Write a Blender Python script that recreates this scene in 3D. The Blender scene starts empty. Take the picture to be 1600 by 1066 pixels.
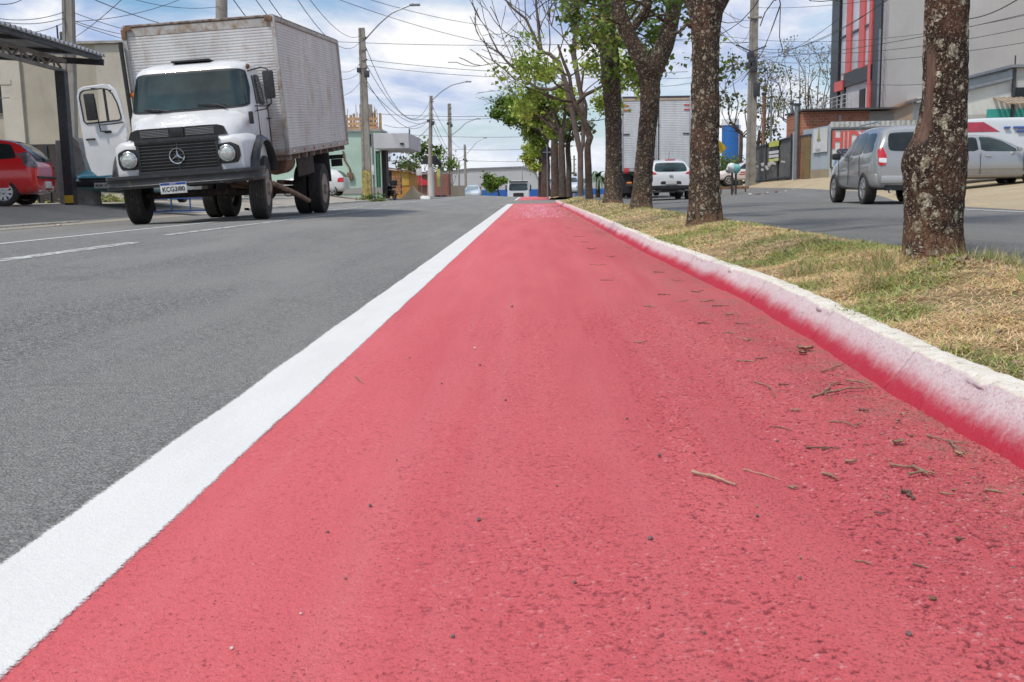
import bpy, bmesh, math, random
import numpy as np
from math import sin, cos, pi, radians, sqrt, atan, atan2
from mathutils import Vector, Matrix, noise as mn
from mathutils.bvhtree import BVHTree
from mathutils.geometry import tessellate_polygon

# ------------------------------------------------------------------ camera
scene = bpy.context.scene
COL = scene.collection
FPX, CAMH = 1600.0, 0.55
_p = atan((533 - 297) / FPX); _y = atan((832 - 800) * cos(_p) / FPX); _r = radians(1.0)
FW = Vector((-sin(_y) * cos(_p), cos(_y) * cos(_p), -sin(_p)))
_rt = Vector((cos(_y), sin(_y), 0)); _up = _rt.cross(FW)
RT = _rt * cos(_r) - _up * sin(_r); UP = _up * cos(_r) + _rt * sin(_r)
CAM = Vector((0, 0, CAMH))
cam_d = bpy.data.cameras.new("camera"); cam = bpy.data.objects.new("camera", cam_d); COL.objects.link(cam)
cam_d.sensor_width = 36; cam_d.lens = 36; cam_d.clip_start = 0.05; cam_d.clip_end = 5000
M = Matrix((RT, UP, -FW)).transposed().to_4x4(); M.translation = CAM
cam.matrix_world = M
cam_d.dof.use_dof = True; cam_d.dof.focus_distance = 3.2; cam_d.dof.aperture_fstop = 20.0
scene.camera = cam

def at(px, py, Y):                       # photo pixel + distance along the road -> world point
    d = RT * ((px - 800) / FPX) + UP * ((533 - py) / FPX) + FW
    return CAM + d * (Y / d.y)
def onz(px, py, z=0.0):                  # photo pixel -> point on the level z
    d = RT * ((px - 800) / FPX) + UP * ((533 - py) / FPX) + FW
    return CAM + d * ((z - CAMH) / d.z)

# ------------------------------------------------------------------ light
SUN_EL, SUN_AZ = radians(58), radians(222)      # azimuth clockwise from +Y
SD = Vector((sin(SUN_AZ) * cos(SUN_EL), cos(SUN_AZ) * cos(SUN_EL), sin(SUN_EL)))
world = bpy.data.worlds.new("World"); scene.world = world; world.use_nodes = True
wn, wl = world.node_tree.nodes, world.node_tree.links
wn.clear()
def N(t, **k):
    n = wn.new(t)
    for a, b in k.items(): setattr(n, a, b)
    return n
wo = N("ShaderNodeOutputWorld"); bg = N("ShaderNodeBackground"); bg.inputs[1].default_value = 0.1
sky = N("ShaderNodeTexSky", sky_type='NISHITA', sun_disc=False, sun_elevation=SUN_EL, sun_rotation=SUN_AZ, air_density=1.0, dust_density=1.5)
tc = N("ShaderNodeTexCoord"); sx = N("ShaderNodeSeparateXYZ"); wl.new(tc.outputs["Generated"], sx.inputs[0])
za = N("ShaderNodeMath", operation='ADD'); wl.new(sx.outputs[2], za.inputs[0]); za.inputs[1].default_value = 0.16
zm = N("ShaderNodeMath", operation='MAXIMUM'); wl.new(za.outputs[0], zm.inputs[0]); zm.inputs[1].default_value = 0.05
dx = N("ShaderNodeMath", operation='DIVIDE'); wl.new(sx.outputs[0], dx.inputs[0]); wl.new(zm.outputs[0], dx.inputs[1])
dy = N("ShaderNodeMath", operation='DIVIDE'); wl.new(sx.outputs[1], dy.inputs[0]); wl.new(zm.outputs[0], dy.inputs[1])
cv = N("ShaderNodeCombineXYZ"); wl.new(dx.outputs[0], cv.inputs[0]); wl.new(dy.outputs[0], cv.inputs[1])
def wnoise(sc, det, rough, off, dist=0.0, stretch=1.0):
    mp = N("ShaderNodeMapping"); mp.inputs[1].default_value = (off, off * .7, 0); mp.inputs[3].default_value = (1, stretch, 1)
    wl.new(cv.outputs[0], mp.inputs[0])
    n = N("ShaderNodeTexNoise"); n.inputs["Scale"].default_value = sc; n.inputs["Detail"].default_value = det
    n.inputs["Roughness"].default_value = rough; n.inputs["Distortion"].default_value = dist
    wl.new(mp.outputs[0], n.inputs["Vector"]); return n
def wramp(src, a, b, c0=(0, 0, 0, 1), c1=(1, 1, 1, 1)):
    r = N("ShaderNodeValToRGB"); r.color_ramp.elements[0].position = a; r.color_ramp.elements[1].position = b
    r.color_ramp.elements[0].color = c0; r.color_ramp.elements[1].color = c1
    wl.new(src, r.inputs[0]); return r
n1 = wnoise(0.95, 7, .55, 3.1, .3, .8); cover = wramp(n1.outputs[0], .41, .54)
n2 = wnoise(1.7, 6, .6, 11.3, .4, .7); thick = wramp(n2.outputs[0], .40, .62)
cm = N("ShaderNodeMixRGB"); cm.inputs[1].default_value = (3.7, 4.7, 7.0, 1); cm.inputs[2].default_value = (8.8, 8.8, 8.9, 1)
wl.new(thick.outputs[0], cm.inputs[0])
sk = N("ShaderNodeMixRGB", blend_type='MULTIPLY'); sk.inputs[0].default_value = 1; sk.inputs[2].default_value = (0.85, 1.1, 1.25, 1)
wl.new(sky.outputs[0], sk.inputs[1])
mx = N("ShaderNodeMixRGB"); wl.new(cover.outputs[0], mx.inputs[0]); wl.new(sk.outputs[0], mx.inputs[1]); wl.new(cm.outputs[0], mx.inputs[2])
# whiter band of cloud low over the horizon
hz = N("ShaderNodeMapRange"); wl.new(sx.outputs[2], hz.inputs[0])
hz.inputs[1].default_value = .0; hz.inputs[2].default_value = .13; hz.inputs[3].default_value = .65; hz.inputs[4].default_value = 0
mh = N("ShaderNodeMixRGB"); wl.new(hz.outputs[0], mh.inputs[0]); wl.new(mx.outputs[0], mh.inputs[1]); mh.inputs[2].default_value = (7.8, 8.2, 8.8, 1)
wl.new(mh.outputs[0], bg.inputs[0]); wl.new(bg.outputs[0], wo.inputs[0])
sun_d = bpy.data.lights.new("sun", 'SUN'); sun = bpy.data.objects.new("sun", sun_d); COL.objects.link(sun)
sun_d.energy = 2.5; sun_d.angle = radians(5); sun_d.color = (1, .93, .82)
sun.rotation_euler = (-SD).to_track_quat('-Z', 'Y').to_euler()
vs = scene.view_settings; vs.view_transform = 'Standard'; vs.look = 'None'; vs.exposure = 0.2; vs.gamma = 1

# ------------------------------------------------------------------ tags
def tag(o, label=None, cat=None, group=None, kind=None):
    if label: o["label"] = label
    if cat: o["category"] = cat
    if group: o["group"] = group
    if kind: o["kind"] = kind
    return o
def thing(name, label, cat, loc=(0, 0, 0), rz=0.0, group=None):
    o = bpy.data.objects.new(name, None); COL.objects.link(o)
    o.location = loc; o.rotation_euler = (0, 0, rz); o.empty_display_size = .2
    return tag(o, label, cat, group)
def kids(o, allobs=None): return [c for c in bpy.data.objects if c.parent == o]
def copy_tree(o, parent=None):
    c = o.copy(); COL.objects.link(c)
    if parent is not None: c.parent = parent
    for ch in kids(o): copy_tree(ch, c)
    return c

# ------------------------------------------------------------------ numpy noise
def _h(x, y, z, s=0):
    n = (x.astype(np.int64) * 374761393 + y.astype(np.int64) * 668265263 + z.astype(np.int64) * 2147483647 + s * 974634777) & 0xffffffff
    n = ((n ^ (n >> 13)) * 1274126177) & 0xffffffff
    n = ((n ^ (n >> 16)) * 2246822519) & 0xffffffff
    return ((n ^ (n >> 15)) & 0xffffff) / float(0xffffff)
def vn(x, y, z=0.0, s=0):
    x, y, z = np.broadcast_arrays(np.asarray(x, float), np.asarray(y, float), np.asarray(z, float))
    ix, iy, iz = np.floor(x), np.floor(y), np.floor(z)
    fx, fy, fz = x - ix, y - iy, z - iz
    fx, fy, fz = [t * t * (3 - 2 * t) for t in (fx, fy, fz)]
    r = 0
    for a in (0, 1):
        for b in (0, 1):
            for c in (0, 1):
                w = (fx if a else 1 - fx) * (fy if b else 1 - fy) * (fz if c else 1 - fz)
                r = r + w * _h(ix + a, iy + b, iz + c, s)
    return r
def fbm(x, y, z=0.0, o=4, s=0):
    r, a, t = 0, 1, 0
    for i in range(o):
        r = r + a * vn(np.asarray(x) * 2 ** i, np.asarray(y) * 2 ** i, np.asarray(z) * 2 ** i, s + i); t += a; a *= .5
    return r / t

# ------------------------------------------------------------------ terrain height
def ss(a, b, x):
    t = np.clip((np.asarray(x, float) - a) / (b - a), 0, 1); return t * t * (3 - 2 * t)
def gz(X, Y):
    X = np.asarray(X, float); Y = np.asarray(Y, float)
    z = .155 * ss(-.7, -4.2, X) - .0215 * np.clip(-4.2 - X, 0, 4) + .33 * ss(-8.2, -11.2, X)
    z = z + .03 * ss(1, 2.4, X) + .08 * ss(2.4, 7.5, X)
    rx = np.clip(X - 9.5, 0, 6)
    z = z + rx * .09 * ss(8, 18, Y) + .42 * ss(11, 15, X) * ss(30, 50, Y) * ss(70, 61, Y)
    crest = np.where(Y > 80, -.0009 * (Y - 80) ** 2, 0); crest = np.maximum(crest, -2.0)
    return z + crest
def gzf(X, Y): return float(gz(X, Y))

# ------------------------------------------------------------------ materials
MATS = {}
def mat_base(name):
    m = bpy.data.materials.new(name); m.use_nodes = True
    nt = m.node_tree; b = nt.nodes["Principled BSDF"]
    return m, nt.nodes, nt.links, b
class G:                                     # small node helper
    def __init__(s, name):
        s.m, s.n, s.l, s.b = mat_base(name)
        s.tc = s.n.new("ShaderNodeTexCoord"); s.geo = s.n.new("ShaderNodeNewGeometry")
    def new(s, t, **k):
        n = s.n.new(t)
        for a, b in k.items(): setattr(n, a, b)
        return n
    def mapping(s, src, sc=(1, 1, 1), loc=(0, 0, 0), rot=(0, 0, 0)):
        m = s.new("ShaderNodeMapping"); s.l.new(src, m.inputs[0])
        m.inputs[1].default_value = loc; m.inputs[2].default_value = rot; m.inputs[3].default_value = sc
        return m.outputs[0]
    def noise(s, vec, sc, det=4, rough=.5, dist=0):
        n = s.new("ShaderNodeTexNoise"); s.l.new(vec, n.inputs["Vector"])
        n.inputs["Scale"].default_value = sc; n.inputs["Detail"].default_value = det
        n.inputs["Roughness"].default_value = rough; n.inputs["Distortion"].default_value = dist
        return n.outputs[0]
    def voro(s, vec, sc, feat='F1', out=0, rnd=1.0):
        n = s.new("ShaderNodeTexVoronoi", feature=feat); s.l.new(vec, n.inputs["Vector"])
        n.inputs["Scale"].default_value = sc; n.inputs["Randomness"].default_value = rnd
        return n.outputs[out]
    def ramp(s, f, a, b, c0=(0, 0, 0, 1), c1=(1, 1, 1, 1), interp='LINEAR'):
        r = s.new("ShaderNodeValToRGB"); e = r.color_ramp.elements
        if a > b: a, b, c0, c1 = b, a, c1, c0
        e[0].position = a; e[1].position = b; e[0].color = c4(c0); e[1].color = c4(c1)
        r.color_ramp.interpolation = interp
        s.l.new(f, r.inputs[0]); return r.outputs[0]
    def mix(s, f, a, b, mode='MIX'):
        n = s.new("ShaderNodeMixRGB", blend_type=mode)
        for i, v in enumerate((f, a, b)):
            if isinstance(v, (int, float)): n.inputs[i].default_value = v if i == 0 else (v, v, v, 1)
            elif isinstance(v, tuple): n.inputs[i].default_value = c4(v)
            else: s.l.new(v, n.inputs[i])
        return n.outputs[0]
    def math(s, op, a, b=None, c=None, clamp=False):
        n = s.new("ShaderNodeMath", operation=op, use_clamp=clamp)
        for i, v in enumerate((a, b, c)):
            if v is None: continue
            if isinstance(v, (int, float)): n.inputs[i].default_value = v
            else: s.l.new(v, n.inputs[i])
        return n.outputs[0]
    def sep(s, v):
        n = s.new("ShaderNodeSeparateXYZ"); s.l.new(v, n.inputs[0]); return n.outputs
    def mr(s, v, a, b, c=0., d=1., smooth=False):
        n = s.new("ShaderNodeMapRange"); s.l.new(v, n.inputs[0])
        if smooth: n.interpolation_type = 'SMOOTHSTEP'
        for i, q in enumerate((a, b, c, d)): n.inputs[i + 1].default_value = q
        return n.outputs[0]
    def bump(s, h, dist=.01, strength=1.0, prev=None):
        n = s.new("ShaderNodeBump"); n.inputs["Distance"].default_value = dist; n.inputs["Strength"].default_value = strength
        s.l.new(h, n.inputs["Height"])
        if prev is not None: s.l.new(prev, n.inputs["Normal"])
        return n.outputs[0]
    def done(s, col=None, rough=.6, nrm=None, metal=0, coat=0, spec=.5):
        b = s.b
        if col is not None:
            if isinstance(col, tuple): b.inputs["Base Color"].default_value = c4(col)
            else: s.l.new(col, b.inputs["Base Color"])
        if isinstance(rough, (int, float)): b.inputs["Roughness"].default_value = rough
        else: s.l.new(rough, b.inputs["Roughness"])
        if isinstance(metal, (int, float)): b.inputs["Metallic"].default_value = metal
        else: s.l.new(metal, b.inputs["Metallic"])
        b.inputs["Coat Weight"].default_value = coat; b.inputs["Coat Roughness"].default_value = .05
        b.inputs["Specular IOR Level"].default_value = spec
        if nrm is not None: s.l.new(nrm, b.inputs["Normal"])
        return s.m
def c4(c): return tuple(c) if len(c) == 4 else (c[0], c[1], c[2], 1.0)

def pm(name, col, rough=.5, metal=0., var=.15, vs_=4., bump=.0, bs=40., coat=0., dirt=0., dirtc=(.16, .12, .08), spec=.5):
    if name in MATS: return MATS[name]
    g = G(name); v = g.tc.outputs["Object"]
    n = g.noise(v, vs_, 5, .6)
    lo = tuple(x * (1 - var) for x in col[:3]); hi = tuple(min(1, x * (1 + var)) for x in col[:3])
    c = g.ramp(n, .3, .7, lo, hi)
    if dirt > 0:
        d = g.ramp(g.noise(v, vs_ * 1.7, 8, .7, .6), .62 - dirt * .3, .8 - dirt * .25)
        c = g.mix(d, c, dirtc)
    nr = None
    if bump > 0: nr = g.bump(g.noise(v, bs, 4, .6), bump)
    rr = g.mr(g.noise(v, vs_ * 3, 3), .3, .7, max(.02, rough - .06), min(1, rough + .06))
    MATS[name] = g.done(c, rr, nr, metal, coat, spec); return MATS[name]

# ------------------------------------------------------------------ mesh building
def link(name, me, m=None, parent=None):
    o = bpy.data.objects.new(name, me); COL.objects.link(o)
    if parent is not None: o.parent = parent
    if m is not None and not me.materials: me.materials.append(m)
    return o
def np_mesh(name, V, Q, m=None, parent=None, smooth=True, colors=None, uv=None):
    """V (n,3), Q (k,3|4) int array -> object"""
    V = np.asarray(V, np.float32); Q = np.asarray(Q, np.int32); k, c = Q.shape
    me = bpy.data.meshes.new(name); me.vertices.add(len(V)); me.vertices.foreach_set("co", V.ravel())
    me.loops.add(k * c); me.loops.foreach_set("vertex_index", Q.ravel())
    me.polygons.add(k); me.polygons.foreach_set("loop_start", np.arange(0, k * c, c, dtype=np.int32))
    me.polygons.foreach_set("loop_total", np.full(k, c, np.int32))
    if smooth: me.polygons.foreach_set("use_smooth", np.ones(k, bool))
    me.update(calc_edges=True)
    if colors is not None:
        at_ = me.color_attributes.new("col", 'FLOAT_COLOR', 'POINT')
        cc = np.ones((len(V), 4), np.float32); cc[:, :3] = colors; at_.data.foreach_set("color", cc.ravel())
    return link(name, me, m, parent)
def grid_faces(nu, nv, wrap=False):
    i = np.arange(nu - 1)[:, None]; j = np.arange(nv if wrap else nv - 1)[None, :]
    j2 = (j + 1) % nv
    q = np.stack([i * nv + j + 0 * j2, (i + 1) * nv + j, (i + 1) * nv + j2, i * nv + j2 + 0 * i], -1)
    return q.reshape(-1, 4)
class MB:
    def __init__(s): s.v = []; s.f = []
    def add(s, vs, fs):
        n = len(s.v); s.v += [tuple(p) for p in vs]; s.f += [tuple(i + n for i in f) for f in fs]; return s
    def box(s, c, d, rot=None):
        x, y, z = d[0] / 2, d[1] / 2, d[2] / 2
        vs = [Vector((a * x, b * y, e * z)) for a in (-1, 1) for b in (-1, 1) for e in (-1, 1)]
        if rot is not None:
            R_ = rot if isinstance(rot, Matrix) else Matrix.Rotation(rot, 3, 'Z')
            vs = [R_ @ v for v in vs]
        vs = [v + Vector(c) for v in vs]
        return s.add(vs, [(0, 1, 3, 2), (4, 6, 7, 5), (0, 4, 5, 1), (2, 3, 7, 6), (0, 2, 6, 4), (1, 5, 7, 3)])
    def rbox(s, c, d, r=.02, rot=None):      # box with chamfered edges
        bm = bmesh.new(); bmesh.ops.create_cube(bm, size=1)
        for v in bm.verts: v.co = Vector((v.co.x * d[0], v.co.y * d[1], v.co.z * d[2]))
        bmesh.ops.bevel(bm, geom=bm.edges[:], offset=min(r, min(d) * .45), segments=2, affect='EDGES', profile=.6)
        if rot is not None:
            R_ = rot if isinstance(rot, Matrix) else Matrix.Rotation(rot, 3, 'Z')
            for v in bm.verts: v.co = R_ @ v.co
        bm.verts.index_update()
        s.add([v.co + Vector(c) for v in bm.verts], [[v.index for v in f.verts] for f in bm.faces]); bm.free(); return s
    def bar(s, a, b, w, t=None, up=(0, 0, 1)):   # rectangular bar between two points
        a, b = Vector(a), Vector(b); d = (b - a); L = d.length; d.normalize(); u = Vector(up)
        if abs(d.dot(u)) > .99: u = Vector((1, 0, 0))
        x = d.cross(u).normalized(); z = x.cross(d)
        return s.box((a + b) / 2, (w, L, t or w), Matrix((x, d, z)).transposed())
    def path(s, pts, rad, n=8, cap=True):
        pts = [Vector(p) for p in pts]
        if not hasattr(rad, '__len__'): rad = [rad] * len(pts)
        rings = []; x = None
        for i, p in enumerate(pts):
            d = (pts[min(i + 1, len(pts) - 1)] - pts[max(i - 1, 0)])
            d = d.normalized() if d.length > 1e-9 else Vector((0, 0, 1))
            if x is None: x = d.orthogonal().normalized()
            x = (x - d * x.dot(d)); x = x.normalized() if x.length > 1e-6 else d.orthogonal().normalized()
            y = d.cross(x)
            rings.append([p + (x * cos(2 * pi * k / n) + y * sin(2 * pi * k / n)) * rad[i] for k in range(n)])
        return s.rings(rings, cap)
    def rings(s, rings, cap=True, closed=True):
        n = len(rings[0]); b = len(s.v)
        for r in rings: s.v += [tuple(p) for p in r]
        for i in range(len(rings) - 1):
            for k in range(n if closed else n - 1):
                k2 = (k + 1) % n
                s.f.append((b + i * n + k, b + i * n + k2, b + (i + 1) * n + k2, b + (i + 1) * n + k))
        if cap:
            s.f.append(tuple(b + k for k in range(n))[::-1]); e = b + (len(rings) - 1) * n
            s.f.append(tuple(e + k for k in range(n)))
        return s
    def cyl(s, a, b, r, r2=None, n=20): return s.path([a, b], [r, r if r2 is None else r2], n)
    def lathe(s, prof, n=32, axis='Z', c=(0, 0, 0), close=False):  # prof: list of (r, h)
        rings = []
        for r, h in prof:
            ring = []
            for k in range(n):
                a = 2 * pi * k / n; u, v = r * cos(a), r * sin(a)
                q = (u, v, h) if axis == 'Z' else ((h, u, v) if axis == 'X' else (v, h, u))
                ring.append(Vector(q) + Vector(c))
            rings.append(ring)
        if close: rings.append(rings[0])
        return s.rings(rings, cap=not close)
    def prism(s, poly, d, axis='Y', c=(0, 0, 0)):   # 2D polygon extruded by d along axis (centred)
        n = len(poly); tri = tessellate_polygon([[Vector((p[0], p[1], 0)) for p in poly]])
        vs = []
        for e in (-d / 2, d / 2):
            for p in poly:
                q = {'Y': (p[0], e, p[1]), 'X': (e, p[0], p[1]), 'Z': (p[0], p[1], e)}[axis]
                vs.append(Vector(q) + Vector(c))
        fs = [tuple(t) for t in tri] + [tuple(i + n for i in t[::-1]) for t in tri]
        fs += [(i, (i + 1) % n, n + (i + 1) % n, n + i) for i in range(n)]
        return s.add(vs, fs)
    def xf(s, mtx): s.v = [tuple(mtx @ Vector(p)) for p in s.v]; return s
    def build(s, name, m, parent=None, smooth=40, label=None, bevel=0, xf=None, fix=True):
        if xf is not None: s.xf(xf)
        me = bpy.data.meshes.new(name); me.from_pydata(s.v, [], s.f); 
        if fix:
            bm = bmesh.new(); bm.from_mesh(me); bmesh.ops.recalc_face_normals(bm, faces=bm.faces[:]); bm.to_mesh(me); bm.free()
        if smooth:
            me.polygons.foreach_set("use_smooth", [True] * len(me.polygons)); me.set_sharp_from_angle(angle=radians(smooth))
        o = link(name, me, m, parent)
        if bevel: 
            b = o.modifiers.new("b", 'BEVEL'); b.width = bevel; b.segments = 2; b.limit_method = 'ANGLE'; b.angle_limit = radians(40)
        if label: o["label"] = label
        return o
def chaikin(poly, n=2, closed=True):
    for _ in range(n):
        q = []
        for i in range(len(poly) if closed else len(poly) - 1):
            a, b = poly[i], poly[(i + 1) % len(poly)]
            r_ = .11 if _ == 0 else .25
            q += [(a[0] * (1 - r_) + b[0] * r_, a[1] * (1 - r_) + b[1] * r_), (a[0] * r_ + b[0] * (1 - r_), a[1] * r_ + b[1] * (1 - r_))]
        poly = q
    return poly
def text(s, size, name, m, parent, loc, rot, sx=1.0, bold=0.0, ext=.004, align='LEFT', shear=0):
    c = bpy.data.curves.new(name, 'FONT'); c.body = s; c.size = size; c.extrude = ext; c.offset = bold; c.align_x = align; c.shear = shear
    o = bpy.data.objects.new(name, c); COL.objects.link(o); c.materials.append(m)
    dg = bpy.context.evaluated_depsgraph_get(); me = bpy.data.meshes.new_from_object(o.evaluated_get(dg)); me.name = name; bpy.data.objects.remove(o); bpy.data.curves.remove(c)
    o = bpy.data.objects.new(name, me); COL.objects.link(o)
    if parent is not None: o.parent = parent
    o.location = loc; o.rotation_euler = rot; o.scale = (sx, 1, 1); return o
def eval_mesh(o):
    dg = bpy.context.evaluated_depsgraph_get(); return bpy.data.meshes.new_from_object(o.evaluated_get(dg))
def apply_mods(o, smooth=35):
    me = eval_mesh(o); old = o.data; nm = old.name; o.modifiers.clear(); o.data = me; bpy.data.meshes.remove(old); me.name = nm
    me.polygons.foreach_set("use_smooth", [True] * len(me.polygons)); me.set_sharp_from_angle(angle=radians(smooth)); return o
def subsurf(o, lv=2):
    s = o.modifiers.new("s", 'SUBSURF'); s.levels = lv; s.render_levels = lv; return o
def cut(o, cutters):
    for c in cutters:
        b = o.modifiers.new("c", 'BOOLEAN'); b.operation = 'DIFFERENCE'; b.solver = 'EXACT'; b.object = c; b.material_mode = 'TRANSFER'
    apply_mods(o)
    for c in cutters:
        me = c.data; bpy.data.objects.remove(c); bpy.data.meshes.remove(me)
def bvh_of(o):
    me = o.data; return BVHTree.FromPolygons([v.co.copy() for v in me.vertices], [tuple(p.vertices) for p in me.polygons])
def decal(bvh, poly, axis, sgn, m, name, parent, off=.006, rings=7, rnd=2, label=None, xf=None, far=20):
    """poly in the plane across `axis`, thrown onto the body from the sgn side and set `off` proud of it"""
    ai = 'XYZ'.index(axis); oi = [i for i in range(3) if i != ai]
    poly = chaikin(poly, rnd) if rnd else poly
    dense = []
    for i in range(len(poly)):
        a, b = poly[i], poly[(i + 1) % len(poly)]; L = sqrt((a[0] - b[0]) ** 2 + (a[1] - b[1]) ** 2); k = max(1, int(L / .06))
        dense += [(a[0] + (b[0] - a[0]) * t / k, a[1] + (b[1] - a[1]) * t / k) for t in range(k)]
    cx = sum(p[0] for p in dense) / len(dense); cy = sum(p[1] for p in dense) / len(dense)
    vs = []; d = Vector((0, 0, 0)); d[ai] = -sgn
    def cast(u, v, o_):
        q = Vector((0, 0, 0)); q[oi[0]] = u; q[oi[1]] = v; q[ai] = sgn * far
        h = bvh.ray_cast(q, d)
        if h[0] is None: return None
        p = h[0].copy(); p[ai] += sgn * o_; return p
    rr = []; last = None
    for r in list(range(1, rings + 1)) + [rings + 1]:
        s_ = min(1, r / rings); ring = []
        for p in dense:
            q = cast(cx + (p[0] - cx) * s_, cy + (p[1] - cy) * s_, off if r <= rings else -.01)
            if q is None: q = Vector(ring[-1]) if ring else (Vector(last) if last is not None else Vector((0, 0, 0)))
            ring.append(q); last = q
        rr.append(ring)
    mb = MB(); mb.rings(rr, cap=False); n = len(dense); mb.f.append(tuple(range(n)))
    return mb.build(name, m, parent, 50, label, xf=xf)
def wheel(parent, c, r, w, side, rimr, tyre_m, rim_m, spokes=5, name='wheel', rot=None, style='car'):
    """wheel part: tyre mesh with rim sub-part; the axle along local Y, outer face on `side` (+1/-1)"""
    hw = w / 2
    prof = [(rimr, -hw * .8), (rimr + .02, -hw * .95), (r * .92, -hw), (r * .985, -hw * .86)]
    g = 5
    for k in range(g):
        a = -hw * .8 + k * (hw * 1.6 / g); b = a + hw * 1.6 / g
        prof += [(r, a + .004), (r, b - .012), (r - .012, b - .010), (r - .012, b - .002)]
    prof += [(r * .985, hw * .86), (r * .92, hw), (rimr + .02, hw * .95), (rimr, hw * .8)]
    mb = MB(); mb.lathe(prof, 40, 'Y', close=True)
    if rot is not None: mb.xf(rot)
    t = mb.build(name, tyre_m, parent, 30); t.location = c
    rm = MB(); s = side
    if style == 'car':
        rm.lathe([(rimr * 1.02, s * hw * .85), (rimr * .94, s * hw * .93), (rimr * .88, s * hw * .9), (rimr * .86, s * hw * .5), (rimr * .95, s * hw * .5)], 36, 'Y', close=True)
        dk = MB(); dk.lathe([(rimr * .9, s * hw * .55), (rimr * .86, s * hw * .2), (.02, s * hw * .1)], 24, 'Y'); dk.build('dark_rim_dish', M_under, t, 35)  # dark dish behind the spokes, shade of the gaps put into its colour
        for k in range(spokes):
            a = 2 * pi * k / spokes + .3; d = Vector((cos(a), 0, sin(a))); q = Vector((-sin(a), 0, cos(a)))
            w0, w1 = rimr * .13, rimr * .17
            A = [d * rimr * .1 - q * w0, d * rimr * .1 + q * w0, d * rimr * .95 + q * w1, d * rimr * .95 - q * w1]
            o1 = Vector((0, s * hw * .86, 0)); o0 = Vector((0, s * hw * .5, 0))
            rm.add([p + o0 for p in A] + [p + o1 for p in A], [(0, 1, 2, 3), (4, 7, 6, 5), (0, 4, 5, 1), (1, 5, 6, 2), (2, 6, 7, 3), (3, 7, 4, 0)])
        rm.lathe([(rimr * .2, s * hw * .3), (rimr * .2, s * hw * .86), (rimr * .1, s * hw * .92), (.004, s * hw * .92)], 16, 'Y')
    else:
        di = -1 if style == 'rear' else 1
        rm.lathe([(rimr * 1.02, s * hw * .95), (rimr * .93, s * hw * .98), (rimr * .9, s * hw * .5), (rimr * .8, s * (hw * .3 if di > 0 else -hw * .3)),
                  (rimr * .5, s * (hw * .75 if di > 0 else -hw * .5)), (rimr * .42, s * (hw * .8 if di > 0 else -hw * .5)), (rimr * .38, s * hw * 1.25), (rimr * .2, s * hw * 1.4), (.01, s * hw * 1.4)], 32, 'Y')
        for k in range(10):
            a = 2 * pi * k / 10; y0 = s * (hw * .6 if di > 0 else -hw * .45)
            p = Vector((cos(a) * rimr * .6, y0, sin(a) * rimr * .6)); rm.cyl(p, p + Vector((0, s * .05, 0)), .016, n=6)
    if rot is not None: rm.xf(rot)
    rm.build('rim', rim_m, t, 35)
    return t
# ------------------------------------------------------------------ ground materials
def m_asphalt(name, base, warm):
    g = G(name); v = g.tc.outputs["Object"]
    c1 = g.voro(v, 125, out=1); lum = g.sep(c1)[0]
    ag = g.mix(g.ramp(lum, .15, .95), tuple(x * .36 for x in base), tuple(min(1, x * 1.75) for x in base))
    fine = g.noise(v, 420, 3, .7); ag = g.mix(g.mr(fine, .35, .7), ag, tuple(x * .75 for x in base))
    st = g.ramp(g.voro(v, 110, out=1), .80, .86); ag = g.mix(g.math('MULTIPLY', g.sep(st)[1], .55), ag, (.52, .49, .44))
    big = g.noise(g.mapping(v, (1.3, .22, 1)), 1.1, 6, .6, .4)
    ag = g.mix(g.mr(big, .42, .66, 0, .75), ag, warm)
    pt = g.noise(v, 2.2, 6, .65, .8); ag = g.mix(g.mr(pt, .60, .68, 0, .45), ag, tuple(x * .6 for x in base))
    trk = g.noise(g.mapping(v, (5.0, .03, 1)), 1.0, 3, .5); ag = g.mix(g.mr(trk, .5, .75, 0, .35), ag, tuple(x * 1.25 for x in base))
    h = g.math('ADD', g.math('MULTIPLY', g.voro(v, 150), -.8), g.math('MULTIPLY', fine, .5))
    return g.done(ag, .85, g.bump(h, .009, 1.0), spec=.3)
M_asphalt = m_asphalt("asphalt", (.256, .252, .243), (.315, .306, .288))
M_asphalt_b = m_asphalt("asphalt_blue", (.190, .188, .183), (.232, .226, .212))

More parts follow.
